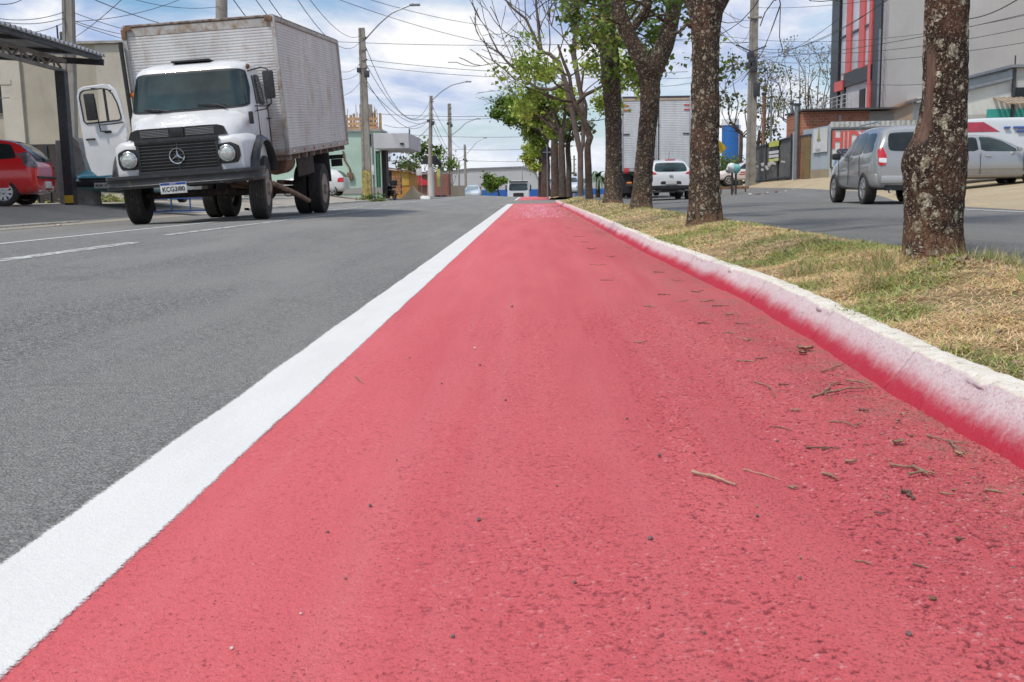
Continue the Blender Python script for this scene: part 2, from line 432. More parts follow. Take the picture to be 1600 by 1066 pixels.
def m_lane():
    g = G("red_lane_paint"); v = g.tc.outputs["Object"]; xy = g.sep(v)
    a = g.noise(g.mapping(v, (3.0, .35, 1)), 1.2, 6, .6, .5)
    c = g.ramp(a, .3, .72, (.61, .088, .104), (.71, .138, .148))
    tr = g.noise(g.mapping(v, (9, .12, 1)), 1.0, 4, .55); c = g.mix(g.mr(tr, .5, .74, 0, .45), c, (.68, .17, .18))
    # roller streaks of thicker glossier paint
    # worn pits, denser towards the kerb
    dens = g.math('ADD', g.mr(xy[0], -.5, .9, .0, .075), g.math('MULTIPLY', g.mr(g.noise(v, 2.4, 4, .6), .4, .65), .02))
    pn = g.noise(g.mapping(v, (1, .8, 1)), 190, 4, .65)
    th = g.math('SUBTRACT', .355, g.math('MULTIPLY', dens, -1.0))
    pit = g.math('MULTIPLY', g.math('SUBTRACT', th, pn), 17, clamp=True)
    pn2 = g.noise(v, 430, 3, .65); pit2 = g.math('MULTIPLY', g.math('SUBTRACT', g.math('ADD', .30, dens), pn2), 14, clamp=True)
    pitm = g.math('MAXIMUM', pit, g.math('MULTIPLY', pit2, .8))
    c = g.mix(g.math('MULTIPLY', pitm, .38), c, (.24, .028, .042))
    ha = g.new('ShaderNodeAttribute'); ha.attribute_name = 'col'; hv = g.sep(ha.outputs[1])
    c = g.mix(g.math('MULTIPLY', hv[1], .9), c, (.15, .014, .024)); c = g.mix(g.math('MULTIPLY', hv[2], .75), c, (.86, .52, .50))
    # bare aggregate showing pale
    sp = g.ramp(g.voro(v, 190, out=1), .955, .975); c = g.mix(g.math('MULTIPLY', g.sep(sp)[0], .45), c, (.70, .36, .30))
    # brown dust gathered along the kerb
    du = g.math('MULTIPLY', g.mr(xy[0], .62, .90, 0, 1, True), g.mr(g.noise(v, 6, 6, .7), .45, .62, 0, 1))
    du = g.math('MULTIPLY', du, g.mr(g.noise(v, 130, 3, .7), .42, .58))
    c = g.mix(g.math('MULTIPLY', du, .7), c, (.30, .20, .145))
    # faded dusty stretch in the distance, tyre crossing marks
    fd = g.mr(xy[1], 8, 30, 0, 1, True); fd = g.math('MULTIPLY', fd, g.mr(g.noise(g.mapping(v, (2.4, .2, 1)), 1.5, 5, .6), .38, .6, 0, .45))
    c = g.mix(fd, c, (.52, .20, .18))
    h1 = g.noise(v, 75, 5, .62); h2 = g.noise(v, 300, 3, .6); ro = g.mr(xy[0], -.6, .8, .45, 1.15)
    h1 = g.noise(v, 150, 5, .65); h = g.math('ADD', g.math('MULTIPLY', g.math('MULTIPLY', h1, 1.0), ro), g.math('MULTIPLY', h2, .25))
    h = g.math('SUBTRACT', h, g.math('MULTIPLY', pitm, .5))
    return g.done(c, g.mr(h2, .3, .7, .5, .72), g.bump(h, .0065, .9), spec=.45)
M_lane = m_lane()

def m_line(name, x0, x1, edge=.02, wear=.0, col=(.74, .73, .71)):
    """white paint strip: sprayed edges and worn pits let the road show through"""
    g = G(name); v = g.tc.outputs["Object"]; xy = g.sep(g.geo.outputs["Position"])
    c = g.mix(g.mr(g.noise(g.mapping(v, (2, .6, 1)), 4, 5, .6), .35, .7), tuple(x * .93 for x in col), col)
    c = g.mix(g.math('MULTIPLY', g.mr(g.noise(v, 260, 3, .6), .62, .7), .35), c, (.45, .44, .42))
    sp = g.ramp(g.voro(v, 60, out=1), .962, .972); c = g.mix(g.math('MULTIPLY', g.sep(sp)[0], .5), c, (.35, .3, .28))
    u = g.new("ShaderNodeAttribute"); u.attribute_name = "col"; us = g.sep(u.outputs[1])
    n = g.math('ADD', g.math('MULTIPLY', g.math('SUBTRACT', g.noise(v, 230, 3, .7), .5), 2.4), g.math('MULTIPLY', g.math('SUBTRACT', g.noise(v, 9, 4, .6), .5), 1.0))
    e = g.math('MINIMUM', us[0], g.math('SUBTRACT', 1, us[0]))
    al = g.math('ADD', g.math('MULTIPLY', e, 1 / edge), g.math('MULTIPLY', n, 1.0))
    al = g.math('SUBTRACT', al, .9); al = g.math('MULTIPLY', al, 1.6, clamp=True)
    if wear > 0:
        w = g.mr(g.noise(g.mapping(v, (1, .4, 1)), 14, 8, .75), wear - .12, wear + .06); al = g.math('MULTIPLY', al, w)
    g.l.new(al, g.b.inputs["Alpha"])
    h = g.math('ADD', g.noise(v, 75, 5, .62), g.math('MULTIPLY', g.noise(v, 300, 3, .6), .3))
    return g.done(c, .62, g.bump(h, .004, .6), spec=.35)
M_line = m_line("white_lane_line", 0, 0, .05)
M_line_old = m_line("faded_white_line", 0, 0, .10, .50, (.62, .62, .60))
M_line_edge = m_line("edge_white_line", 0, 0, .12, .40, (.74, .74, .72))

def m_kerb():
    g = G("painted_kerb"); v = g.tc.outputs["Object"]; p = g.sep(v)
    a = g.new("ShaderNodeAttribute"); a.attribute_name = "col"; cr = g.sep(a.outputs[1])   # r = crack, g = height on the kerb
    wob = g.math('ADD', g.math('MULTIPLY', g.math('SUBTRACT', g.noise(g.mapping(v, (1, 1, 1)), 2.3, 3, .6), .5), .075),
                 g.math('MULTIPLY', g.math('SUBTRACT', g.noise(v, 42, 6, .8), .5), .050))
    hh = g.math('ADD', cr[1], wob)
    c = g.mix(g.mr(hh, .026, .078, 0, 1, True), (.47, .028, .055), (.66, .47, .49))
    c = g.mix(g.mr(hh, .055, .092), c, (.68, .59, .60))
    st = g.math('MULTIPLY', g.mr(g.noise(v, 95, 6, .78), .50, .60), g.mr(hh, .02, .05)); c = g.mix(g.math('MULTIPLY', st, .5), c, (.50, .20, .24))
    wt = g.mr(g.math('ADD', cr[1], g.math('MULTIPLY', wob, .12)), .1015, .1065)
    top = g.mix(g.mr(g.noise(v, 22, 7, .75), .38, .66), (.86, .82, .74), (.70, .63, .52))
    top = g.mix(g.math('MULTIPLY', g.mr(g.noise(v, 90, 5, .7), .57, .66), .8), top, (.36, .31, .25))
    c = g.mix(wt, c, top)
    gr = g.math('MULTIPLY', g.mr(g.noise(v, 7, 8, .8, .7), .56, .66), g.mr(hh, .05, .10)); c = g.mix(g.math('MULTIPLY', gr, .75), c, (.36, .31, .28)); c = g.mix(g.math('MULTIPLY', g.mr(g.noise(g.mapping(v, (1, .25, 1)), 30, 6, .8), .60, .66), .5), c, (.25, .17, .14))
    far = g.mr(p[1], 9, 30); c = g.mix(g.math('MULTIPLY', far, .35), c, (.66, .17, .21))
    c = g.mix(cr[0], c, (.035, .025, .02))
    h = g.math('ADD', g.noise(v, 40, 6, .7), g.math('MULTIPLY', g.noise(v, 200, 4, .7), .4))
    return g.done(c, .75, g.bump(h, .010, .75), spec=.3)
M_kerb = m_kerb()

def m_soil(name, c0, c1, c2, sc=3.0, b=.03):
    g = G(name); v = g.tc.outputs["Object"]
    c = g.mix(g.ramp(g.noise(v, sc, 6, .65), .3, .7), c0, c1)
    c = g.mix(g.ramp(g.noise(v, sc * 9, 6, .7), .5, .7), c, c2)
    c = g.mix(g.math('MULTIPLY', g.mr(g.noise(v, sc * 60, 3, .7), .5, .7), .5), c, tuple(x * .55 for x in c0))
    return g.done(c, .95, g.bump(g.noise(v, sc * 25, 6, .7), b), spec=.15)
M_median = m_soil("median_soil", (.34, .25, .145), (.44, .34, .20), (.27, .23, .12), 3.5, .02)
M_verge = m_soil("verge_dirt", (.42, .33, .22), (.52, .43, .30), (.36, .31, .20), .8, .03)
M_fore = m_soil("forecourt_concrete", (.33, .30, .255), (.41, .38, .33), (.29, .26, .22), .7, .012)
M_ground = m_soil("ground_dirt", (.34, .27, .19), (.40, .34, .25), (.27, .25, .16), .3, .02)

# ------------------------------------------------------------------ ground sheets
def xs_ys(y0, y1, near=.25, grow=1.06):
    ys = [y0]; st = near
    while ys[-1] < y1: ys.append(ys[-1] + st); st *= grow if ys[-1] > 4 else 1
    ys[-1] = y1; return np.array(ys)
def sheet(name, xl, xr, ys, nx, dz, m, label=None, kind='structure', rough=0.0):
    ys = np.asarray(ys, float); L = 0 * ys + (xl(ys) if callable(xl) else xl); R_ = 0 * ys + (xr(ys) if callable(xr) else xr)
    u = np.linspace(0, 1, nx); X = L[:, None] + (R_ - L)[:, None] * u[None]; Y = np.repeat(ys[:, None], nx, 1)
    Z = gz(X, Y) + dz
    if rough: Z = Z + (fbm(X * 2.3, Y * 2.3, 0, 4) - .5) * rough
    V = np.stack([X, Y, Z], -1).reshape(-1, 3); col = np.zeros((len(V), 3)); col[:, 0] = np.tile(u, len(ys))
    o = np_mesh(name, V, grid_faces(len(ys), nx), m, colors=col); tag(o, label, None, None, kind); return o
gx = np.concatenate([[-900, -300, -120, -60, -30], np.arange(-16, 20.1, .8), [30, 60, 120, 300, 900]])
gy = np.concatenate([[-200, -40], np.arange(-8, 130, 2.0), [160, 220, 400, 900, 2500]])
GX, GY = np.meshgrid(gx, gy); GZ = gz(GX, GY) - .035
o = np_mesh("ground", np.stack([GX, GY, GZ], -1).reshape(-1, 3), grid_faces(len(gy), len(gx)), M_ground)
tag(o, kind='structure')
def kx(Y):                                      # foot of the kerb
    return np.interp(Y, [0, 1.9, 2.6, 3.6, 4.95, 6.5, 8.98, 14, 20, 37, 60, 85], [.93, .931, .935, .985, 1.02, 1.0, .955, .97, .985, .957, .98, .95])
ysr = xs_ys(-4, 128, .3, 1.03)
sheet("road", -8.15, -.45, ysr, 26, 0.0, M_asphalt)
def rxr(Y): return np.interp(Y, [-4, 14, 22, 30, 36, 45, 60, 90, 128], [7.4, 7.4, 8.2, 10.2, 11.5, 12.0, 12.3, 9.6, 9])
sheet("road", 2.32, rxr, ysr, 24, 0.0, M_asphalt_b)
sheet("verge", rxr, 60.0, ysr, 30, -.012, M_verge, rough=.05)
sheet("pavement", -45.0, -8.1, ysr, 30, .004, M_fore)
# tarred strip between the two painted stretches
sheet("road", -.47, lambda Y: kx(Y) + .06, xs_ys(39.5, 56, .5, 1), 4, .000, M_asphalt)
def lane_near():
    ys = np.arange(.86, 5.2, .0034) ; ys = np.concatenate([ys[:520], np.arange(ys[519] + .005, 5.2, .0060)]); u = np.linspace(0, 1, 430)
    X = -.66 + (kx(ys) + .03 + .66)[:, None] * u[None]; Y = np.repeat(ys[:, None], len(u), 1)
    f = 210.; a = fbm(X * f, Y * f, 0, 2, 51); b = vn(X * 135, Y * 135, 0, 77); lg = fbm(X * 3.2, Y * 2.2, 0, 4, 5); trk = fbm(X * 9, Y * .35, 0, 3, 15)
    ro = np.clip(.30 + .75 * ss(-.3, .75, X) + (lg - .5) * .6 - ss(.56, .66, trk) * .7, .12, 1.35) * ss(5.2, 4.2, Y)
    h = (a - .5) * .6 + (b - .5) * .5; h = np.where(h < -.12, -.12 + (h + .12) * 1.9, h); h = np.minimum(h, .20)
    Z = gz(X, Y) + .004 + h * .0062 * ro + (fbm(X * 4, Y * 3, 0, 3, 8) - .5) * .004 * ss(5.2, 4, Y)
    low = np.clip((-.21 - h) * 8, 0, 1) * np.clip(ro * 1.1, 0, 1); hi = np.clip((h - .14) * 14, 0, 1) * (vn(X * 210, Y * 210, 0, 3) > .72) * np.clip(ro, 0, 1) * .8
    return tag(np_mesh("cycle_lane", np.stack([X, Y, Z], -1).reshape(-1, 3), grid_faces(len(ys), len(u)), M_lane, colors=np.stack([X * 0, low, hi], -1).reshape(-1, 3)), kind='structure')
lane_near()
def sheet0(*a, **k):
    o = sheet(*a, **k); at_ = o.data.color_attributes["col"]; n = len(o.data.vertices); cc = np.zeros((n, 4), np.float32); cc[:, 3] = 1; at_.data.foreach_set("color", cc.ravel()); return o
sheet0("cycle_lane", -.66, lambda Y: kx(Y) + .03, xs_ys(-1, .87, .1, 1), 10, .002, M_lane)
sheet0("cycle_lane", -.66, lambda Y: kx(Y) + .03, xs_ys(5.19, 41.2, .08, 1.02), 40, .004, M_lane)
sheet0("cycle_lane", -.66, lambda Y: kx(Y) + .03, xs_ys(53.5, 100, .5, 1.0), 10, .004, M_lane)
def lw(Y): return (fbm(Y * 3.1, 0.3, 0, 4, 7) - .5) * .016 + np.interp(Y, [0, 2.6, 10, 36, 100], [0, .0, -.02, -.07, -.08])
sheet("lane_line", lambda Y: -.818 + lw(Y), lambda Y: -.562 + lw(Y + 40) * .6 + lw(Y) * .4, xs_ys(-1, 40.6, .03, 1.02), 10, .0056, M_line)
sheet("lane_line", -.86, -.68, xs_ys(54, 80, .5, 1.0), 4, .0075, M_line_edge)
sheet("edge_line", lambda Y: -4.93 - .0 * Y, lambda Y: -4.79, xs_ys(5, 30, .2, 1.02), 5, .004, M_line_edge)
sheet("edge_line", lambda Y: -4.93, lambda Y: -4.80, xs_ys(34, 80, .4, 1.02), 5, .004, M_line_edge)
sheet("faded_line", -3.62, -3.46, xs_ys(5.2, 9.2, .1, 1), 5, .004, M_line_old)
sheet("faded_line", -3.82, -3.70, xs_ys(10.5, 26, .2, 1), 5, .004, M_line_old)
sheet("edge_line", 7.05, 7.17, xs_ys(13, 18.5, .2, 1), 5, .004, M_line_edge)

# raised, chipped kerbs
def kerb(name, base, ys, prof, sgn, m, seams, dzf=lambda Y: 0 * Y, amp=1.0):
    ys = np.asarray(ys); P = np.array(prof); n = len(P)
    Y = np.repeat(ys[:, None], n, 1); dx_ = np.repeat(P[:, 0][None], len(ys), 0); dz_ = np.repeat(P[:, 1][None], len(ys), 0)
    wav = (fbm(Y * 1.1, 0, 0, 3, 5) - .5) * .035
    hgt = 1 + (fbm(Y * .9, 3, 0, 3, 9) - .5) * .16
    cr = np.zeros_like(Y)
    for y_, w in seams:
        yy = y_ + (dz_ * .12) * np.sign(np.sin(y_ * 37)) + (fbm(dz_ * 50, y_, 0, 3) - .5) * w * 3
        cr = np.maximum(cr, np.clip(1.3 - np.abs(Y - yy) / w * 1.3, 0, 1))
    s_ = np.clip(dz_ / .11, 0, 1)
    chip = (fbm(Y * 16, dx_ * 16, dz_ * 16, 4, 3) - .5) * .010 + np.minimum(0, (fbm(Y * 7, dx_ * 12, dz_ * 12, 3, 8) - .36)) * .07 * (s_ > .85)
    step = (_h(np.floor(Y / .95 + .3), Y * 0, Y * 0, 2) - .5) * .014
    X = base(Y) + sgn * (dx_ + wav * 0 + (chip * amp + step) - (-cr * .02))
    Z = gz(base(Y), Y) + dz_ * hgt + chip * .7 * s_ * amp - cr * .03 * s_ + dzf(Y)
    V = np.stack([X, Y, Z], -1).reshape(-1, 3); c = np.stack([np.clip(cr * 1.2, 0, 1), dz_, dx_ * 0], -1).reshape(-1, 3)
    return tag(np_mesh(name, V, grid_faces(len(ys), n), m, colors=c), kind='structure')
kp = [(-.004, -.03), (-.002, 0), (.002, .005)] + [(.002 + .080 * t, .005 + .098 * t) for t in np.linspace(.07, 1, 14)] + [(.085, .1065), (.090, .1085), (.098, .1095), (.110, .110), (.122, .1105), (.134, .1105), (.146, .110), (.153, .107), (.157, .10), (.158, .07), (.158, .0)]
seams = [(2.72, .005), (3.62, .004), (4.82, .015), (5.7, .003), (6.75, .013), (7.6, .008), (8.8, .025), (9.8, .015), (10.9, .03), (12.2, .02), (13.6, .04), (15.2, .03), (17, .04), (18.3, .03), (20, .05), (22, .05), (24, .05), (27, .06), (30, .06)]
kerb("kerb", kx, xs_ys(.3, 41.5, .009, 1.006), kp, 1, M_kerb, seams)
kerb("kerb", kx, xs_ys(53.5, 96, .3, 1.0), kp, 1, M_kerb, [])
M_conc_kerb = pm("kerb_concrete", (.50, .47, .42), .85, bump=.01, bs=60, dirt=.5)
kerb("kerb", lambda Y: 2.36 + 0 * Y, xs_ys(1.0, 96, .05, 1.03), kp, -1, M_conc_kerb, [])
# low kerb along the left pavement, broken for the driveway
kp2 = [(0, -.02), (.0, .04), (.02, .055), (.13, .058), (.15, .04), (.15, -.02)]
kerb("kerb", lambda Y: -8.2 + 0 * Y, xs_ys(30, 95, .3, 1.0), [(a, b * 1.8) for a, b in kp2], -1, M_conc_kerb, [])
kerb("kerb", lambda Y: -8.35 + .1 * Y * 0, xs_ys(15.6, 19.0, .05, 1.0), kp2, -1, M_conc_kerb, [])
def med_z(X, Y):
    X = np.asarray(X, float); Y = np.asarray(Y, float)
    b = .088 + .10 * np.exp(-((X - 1.80) / .40) ** 2) * ss(1.5, 4.5, Y) + .0 * Y
    return b + (fbm(X * 5, Y * 5, 0, 4, 4) - .5) * .045 + gz(np.clip(X, 1, 2.3), Y)
ysm = xs_ys(.2, 41.6, .03, 1.012); u = np.linspace(0, 1, 34)
def med_sheet(ys):
    L = kx(ys) + .118; X = L[:, None] + (2.25 - L)[:, None] * u[None]; Y = np.repeat(ys[:, None], len(u), 1)
    return tag(np_mesh("median_ground", np.stack([X, Y, med_z(X, Y)], -1).reshape(-1, 3), grid_faces(len(ys), len(u)), M_median), kind='structure')
med_sheet(ysm); med_sheet(xs_ys(53.5, 96, .5, 1.0))
sheet("road", 1.0, 2.4, xs_ys(41, 54, 1, 1), 4, .0, M_asphalt)

# ------------------------------------------------------------------ grass, dead leaves (stuff)
def m_vcol(name, rough=.7, transl=0.0, mul=1.0):
    g = G(name); a = g.new("ShaderNodeAttribute"); a.attribute_name = "col"
    c = g.mix(1.0, a.outputs[0], (mul, mul, mul), 'MULTIPLY')
    m = g.done(c, rough, spec=.25)
    if transl:
        t = g.new("ShaderNodeBsdfTranslucent"); g.l.new(c, t.inputs[0]); ms = g.new("ShaderNodeMixShader"); ms.inputs[0].default_value = transl
        o_ = [n for n in g.n if n.type == 'OUTPUT_MATERIAL'][0]
        g.l.new(g.b.outputs[0], ms.inputs[1]); g.l.new(t.outputs[0], ms.inputs[2]); g.l.new(ms.outputs[0], o_.inputs[0])
    return m
M_grass = m_vcol("grass_blades", .6, .25)
M_leaf = m_vcol("leaves", .42, .38)
M_litter = m_vcol("dry_leaves", .8, .1)
def blades(name, X, Y, Z, ln, wd, tilt, az, col, bend, m):
    n = len(X); d = np.stack([np.cos(az), np.sin(az)], 1); s = np.stack([-np.sin(az), np.cos(az)], 1)
    V = np.zeros((n, 6, 3), np.float32)
    for k, (t, w) in enumerate(((0, 1.), (.5, .85), (1., .12))):
        th = tilt + bend * t; r = ln * t * np.sin(th); h = ln * t * np.cos(th)
        for e, sg_ in ((0, -1), (1, 1)):
            V[:, k * 2 + e, 0] = X + d[:, 0] * r + s[:, 0] * wd * w * sg_ * .5
            V[:, k * 2 + e, 1] = Y + d[:, 1] * r + s[:, 1] * wd * w * sg_ * .5
            V[:, k * 2 + e, 2] = Z + h
    b = (np.arange(n) * 6)[:, None]
    Q = np.concatenate([b + np.array([[0, 1, 3, 2]]), b + np.array([[2, 3, 5, 4]])], 0)
    C_ = np.repeat(col[:, None, :], 6, 1).reshape(-1, 3)
    return np_mesh(name, V.reshape(-1, 3), Q, m, smooth=False, colors=C_)
rg = np.random.default_rng(5)
def grass_zone(y0, y1, dens, lsc, wsc, x1=2.27):
    n = int((y1 - y0) * 1.2 * dens); Y = y0 + (y1 - y0) * rg.random(n); lo = kx(Y) + .108; X = lo + (x1 - lo) * rg.random(n)
    gm = fbm(X * 2.6, Y * 2.0, 0, 4, 21); bare = fbm(X * 4, Y * 3, 0, 3, 31)
    keep = rg.random(n) < np.clip((bare - .30) * 6, .5, 1); X, Y, gm = X[keep], Y[keep], gm[keep]; n = len(X)
    green = rg.random(n) < np.clip((gm - .50) * 4.2, .05, .60)
    straw = np.stack([.80 + .16 * rg.random(n), .60 + .13 * rg.random(n), .34 + .10 * rg.random(n)], 1) * (.74 + .46 * rg.random(n))[:, None]
    gr = np.stack([.25 + .16 * rg.random(n), .31 + .13 * rg.random(n), .09 + .06 * rg.random(n)], 1) * (.65 + .6 * rg.random(n))[:, None]
    col = np.where(green[:, None], gr, straw)
    tilt = np.where(green, radians(38) + radians(46) * rg.random(n), radians(62) + radians(30) * rg.random(n))
    ln = (np.where(green, .024, .034) + .030 * rg.random(n)) * lsc; wd = (np.where(green, .0035, .0022) + .0012 * rg.random(n)) * wsc
    return X, Y, med_z(X, Y) + .002, ln, wd, tilt, rg.random(n) * 6.283, col, rg.random(n) * .5
parts_ = [grass_zone(1.4, 3.4, 26000, .85, .85), grass_zone(3.4, 6, 19000, .9, 1.0), grass_zone(6, 11, 8000, 1.05, 1.5), grass_zone(11, 20, 1300, 1.3, 3.0), grass_zone(20, 41, 420, 1.6, 5), grass_zone(54, 90, 160, 2.2, 9)]
A = [np.concatenate([p[i] for p in parts_]) for i in range(9)]
tag(blades("grass", *A[:7], A[7], A[8], M_grass), kind='stuff')
# taller tufts round the foot of the nearest tree and along the far edge
n = 2600; cxy = np.array([(1.93, 4.5), (2.12, 4.65), (2.2, 4.9), (2.24, 4.4), (2.15, 5.2), (1.62, 4.78), (2.2, 4.1), (1.98, 4.36), (1.55, 4.55), (1.85, 3.7), (1.4, 4.2), (1.3, 5.0)]); k = rg.integers(0, len(cxy), n)
X = cxy[k, 0] + rg.normal(0, .045, n); Y = cxy[k, 1] + rg.normal(0, .07, n); gm = rg.random(n) < .42
col = np.where(gm[:, None], np.stack([.17 + .1 * rg.random(n), .24 + .1 * rg.random(n), .06 + .04 * rg.random(n)], 1), np.stack([.52 + .15 * rg.random(n), .42 + .1 * rg.random(n), .22 + .08 * rg.random(n)], 1) * .8)
X = np.minimum(X, 2.27)
tag(blades("grass_tufts", X, Y, med_z(X, Y), .06 + .07 * rg.random(n), .002 + .0015 * rg.random(n), radians(8) + radians(48) * rg.random(n), rg.random(n) * 6.28, col, .2 + .6 * rg.random(n), M_grass), kind='stuff')
def flakes(name, X, Y, Z, size, col, m, flat=.35):
    n = len(X); V = np.zeros((n, 4, 3), np.float32); az = rg.random(n) * 6.28; c_, s_ = np.cos(az), np.sin(az)
    t1 = rg.normal(0, flat, n); t2 = rg.normal(0, flat, n)
    for i, (a, b, hz_) in enumerate(((-1, 0, .1), (0, -.42, 0), (1, 0, .15), (0, .42, 0))):
        V[:, i, 0] = X + size * (a * c_ - b * s_); V[:, i, 1] = Y + size * (a * s_ + b * c_); V[:, i, 2] = Z + size * np.abs(a * t1 + b * t2) * .6 + size * .1 + size * hz_
    Q = (np.arange(n) * 4)[:, None] + np.array([[0, 1, 2, 3]])
    return np_mesh(name, V.reshape(-1, 3), Q, m, smooth=False, colors=np.repeat(col[:, None], 4, 1).reshape(-1, 3))
n = 1900; Y = 2.0 + rg.random(n) ** 1.3 * 30; X = kx(Y) + .16 + (2.2 - kx(Y) - .16) * rg.random(n)
k = rg.random(n) < .3; X = np.where(k, 1.9 + rg.normal(0, .16, n), X); Y = np.where(k, 4.45 + rg.normal(0, .22, n), Y); X = np.minimum(X, 2.25)
br = np.stack([.28 + .2 * rg.random(n), .21 + .15 * rg.random(n), .13 + .10 * rg.random(n)], 1)
tag(flakes("dead_leaves", X, Y, med_z(X, Y) + .005, .006 + .012 * rg.random(n) + .0010 * Y, br, M_litter, .9), kind='stuff')
# chaff and crumbs swept against the kerb
n = 2600; Y = 1.4 + rg.random(n) ** 1.6 * 26; off = rg.exponential(.11, n); X = kx(Y) - .02 - off * (1 + Y * .03); ok_ = X > -.3; X, Y = X[ok_], Y[ok_]; n = len(X)
br = np.stack([.20 + .25 * rg.random(n), .12 + .16 * rg.random(n), .08 + .10 * rg.random(n)], 1)
tag(flakes("leaf_crumbs", X, Y, gz(X, Y) + .0045, (.0016 + .0042 * rg.random(n) ** 2) * (1 + Y * .12), br, M_litter, .5), kind='stuff')
n = 1500; Y = 20 + rg.random(n) * 17; X = np.clip(.25 + rg.normal(0, .32, n), -.5, .95)
pk = np.stack([.80 + .1 * rg.random(n), .36 + .15 * rg.random(n), .50 + .12 * rg.random(n)], 1)
tag(flakes("fallen_petals", X, Y, gz(X, Y) + .006, .012 + .018 * rg.random(n), pk, M_litter, .4), kind='stuff')

# ------------------------------------------------------------------ twigs, pebbles, leaves lying on the lane
M_twig = pm("dry_twig", (.29, .195, .13), .8, vs_=60, var=.35, bump=.003, bs=300)
M_twig_p = pm("pale_twig", (.44, .31, .21), .8, vs_=60, var=.25, bump=.003, bs=300)
M_twig_d = pm("dark_twig", (.16, .10, .075), .85, vs_=60, var=.35, bump=.003, bs=300)
rnd = random.Random(11)
def twig(pts_list, r, m, label, group=None, name="twig", knots=True):
    mb = MB(); r *= .8
    for j, pp in enumerate(pts_list):
        P = []
        for i, (a, b) in enumerate(pp):
            q = onz(a, b, gzf(0, 2) + .006 + r + (.004 if j else 0)); P.append(Vector(q))
        Q = []
        for i in range(len(P) - 1):
            for t in range(4):
                q = P[i].lerp(P[i + 1], t / 4.0); L = (P[i + 1] - P[i]).length
                q += Vector((rnd.uniform(-1, 1), rnd.uniform(-1, 1), rnd.uniform(0, .8))) * min(.004, L * .04); Q.append(q)
        Q.append(P[-1]); k = len(Q)
        mb.path(Q, [r * (1.0 - .5 * i / k) * rnd.uniform(.82, 1.2) * (1.5 if (knots and i in (0, k // 2)) else 1) for i in range(k)], 7)
    return tag(mb.build(name, m, None, 60), label, "twig", group)
GT = "dry twigs lying on the red lane"
twig([[(1082, 738), (1110, 744), (1150, 757)]], .0042, M_twig_p, "thickest pale straight stick, lying alone in the middle of the red lane", GT)
twig([[(1161, 734), (1190, 741), (1219, 750)]], .0016, M_twig_p, "thin bleached straw-like stick just right of the thick pale stick", GT)
twig([[(1180, 597), (1197, 602), (1208, 611), (1211, 622)]], .0024, M_twig, "hooked brown twig left of the big twig tangle by the kerb", GT)
twig([[(1268, 619), (1285, 616), (1297, 602), (1313, 597)], [(1292, 615), (1330, 607), (1367, 606)], [(1322, 594), (1345, 597), (1360, 604)]], .0036, M_twig, "largest tangle of forked brown twigs lying beside the kerb", GT)
twig([[(1283, 581), (1302, 576), (1319, 568)]], .0026, M_twig, "short straight brown twig touching the foot of the kerb", GT)
twig([[(1258, 699), (1290, 700), (1313, 701)], [(1285, 704), (1300, 699)]], .0022, M_twig_d, "dark flat twig with a yellow speck, below the big tangle", GT)
twig([[(1296, 659), (1316, 659), (1335, 665)], [(1335, 665), (1347, 661)]], .0024, M_twig, "small curled brown twig between tangle and flat dark twig", GT)
twig([[(1450, 681), (1485, 690), (1516, 693)], [(1482, 688), (1492, 700), (1506, 712)]], .0026, M_twig, "y-shaped twig with a leaf scrap, nearest the kerb at right", GT)
twig([[(1390, 726), (1425, 730), (1463, 741)], [(1420, 741), (1440, 737), (1461, 739)], [(1425, 728), (1450, 741)]], .0030, M_twig, "frayed bundle of twig bark pointing at the kerb, right side", GT)
twig([[(1407, 767), (1423, 768), (1419, 773), (1429, 778), (1424, 780)]], .0036, M_twig_d, "stubby dark zigzag twig, below the frayed bundle", GT)
twig([[(1285, 739), (1297, 742), (1308, 748)]], .0034, M_twig, "short thick dark stub midway between frayed bundle and pale straw", GT)
twig([[(1152, 563), (1166, 564), (1181, 565)]], .0030, M_twig, "small level brown stick left of the dry leaf ball", GT)
twig([[(1336, 876), (1350, 877), (1363, 882)]], .0015, M_twig, "hair-thin brown twig low in the rough patch at right", GT)
twig([[(1427, 881), (1438, 884), (1449, 888)]], .0020, M_twig_d, "small dark twig low at right beside the hair-thin one", GT)
twig([[(1540, 765), (1555, 767), (1569, 770)]], .0026, M_twig, "lone brown twig at the right edge of the lane near the kerb", GT)
twig([[(1202, 667), (1220, 668), (1237, 673)]], .0018, M_twig_d, "thin dark twig left of the curled brown twig", GT)
twig([[(554, 588), (560, 593), (568, 599)]], .0018, M_twig, "curved little twig close to the white line", GT)
for i, (a, b, w) in enumerate(((935, 413, 26), (948, 438, 20), (1000, 534, 20), (1125, 478, 26), (1145, 492, 22), (1038, 460, 18), (1170, 530, 16), (905, 370, 16), (1060, 437, 22), (1090, 455, 18), (985, 386, 14), (925, 388, 14), (1015, 478, 16), (1100, 505, 18), (1068, 470, 16), (1190, 560, 18), (1140, 520, 20), (1225, 600, 16), (955, 400, 14), (1030, 425, 16), (1105, 470, 22), (1160, 505, 18), (890, 355, 12), (915, 378, 14), (1245, 640, 18), (1350, 640, 16), (1330, 720, 18), (1375, 800, 16), (1480, 770, 20), (1500, 840, 16), (1240, 760, 14))):
    twig([[(a - w / 2, b), (a, b + rnd.uniform(-1, 2)), (a + w / 2, b + rnd.uniform(-1.5, 2))]], .0022 + .0003 * i % .002, M_twig_d if i % 2 else M_twig, "small dark twig scrap lying flat on the red lane", "small twig scraps on the red lane")
M_peb = pm("pebble", (.16, .12, .11), .85, vs_=40, bump=.004, bs=120); M_peb_w = pm("pale_pebble", (.62, .52, .46), .8, vs_=40, bump=.004, bs=120)
M_clod = pm("brown_clod", (.20, .11, .07), .9, vs_=30, bump=.01, bs=80)
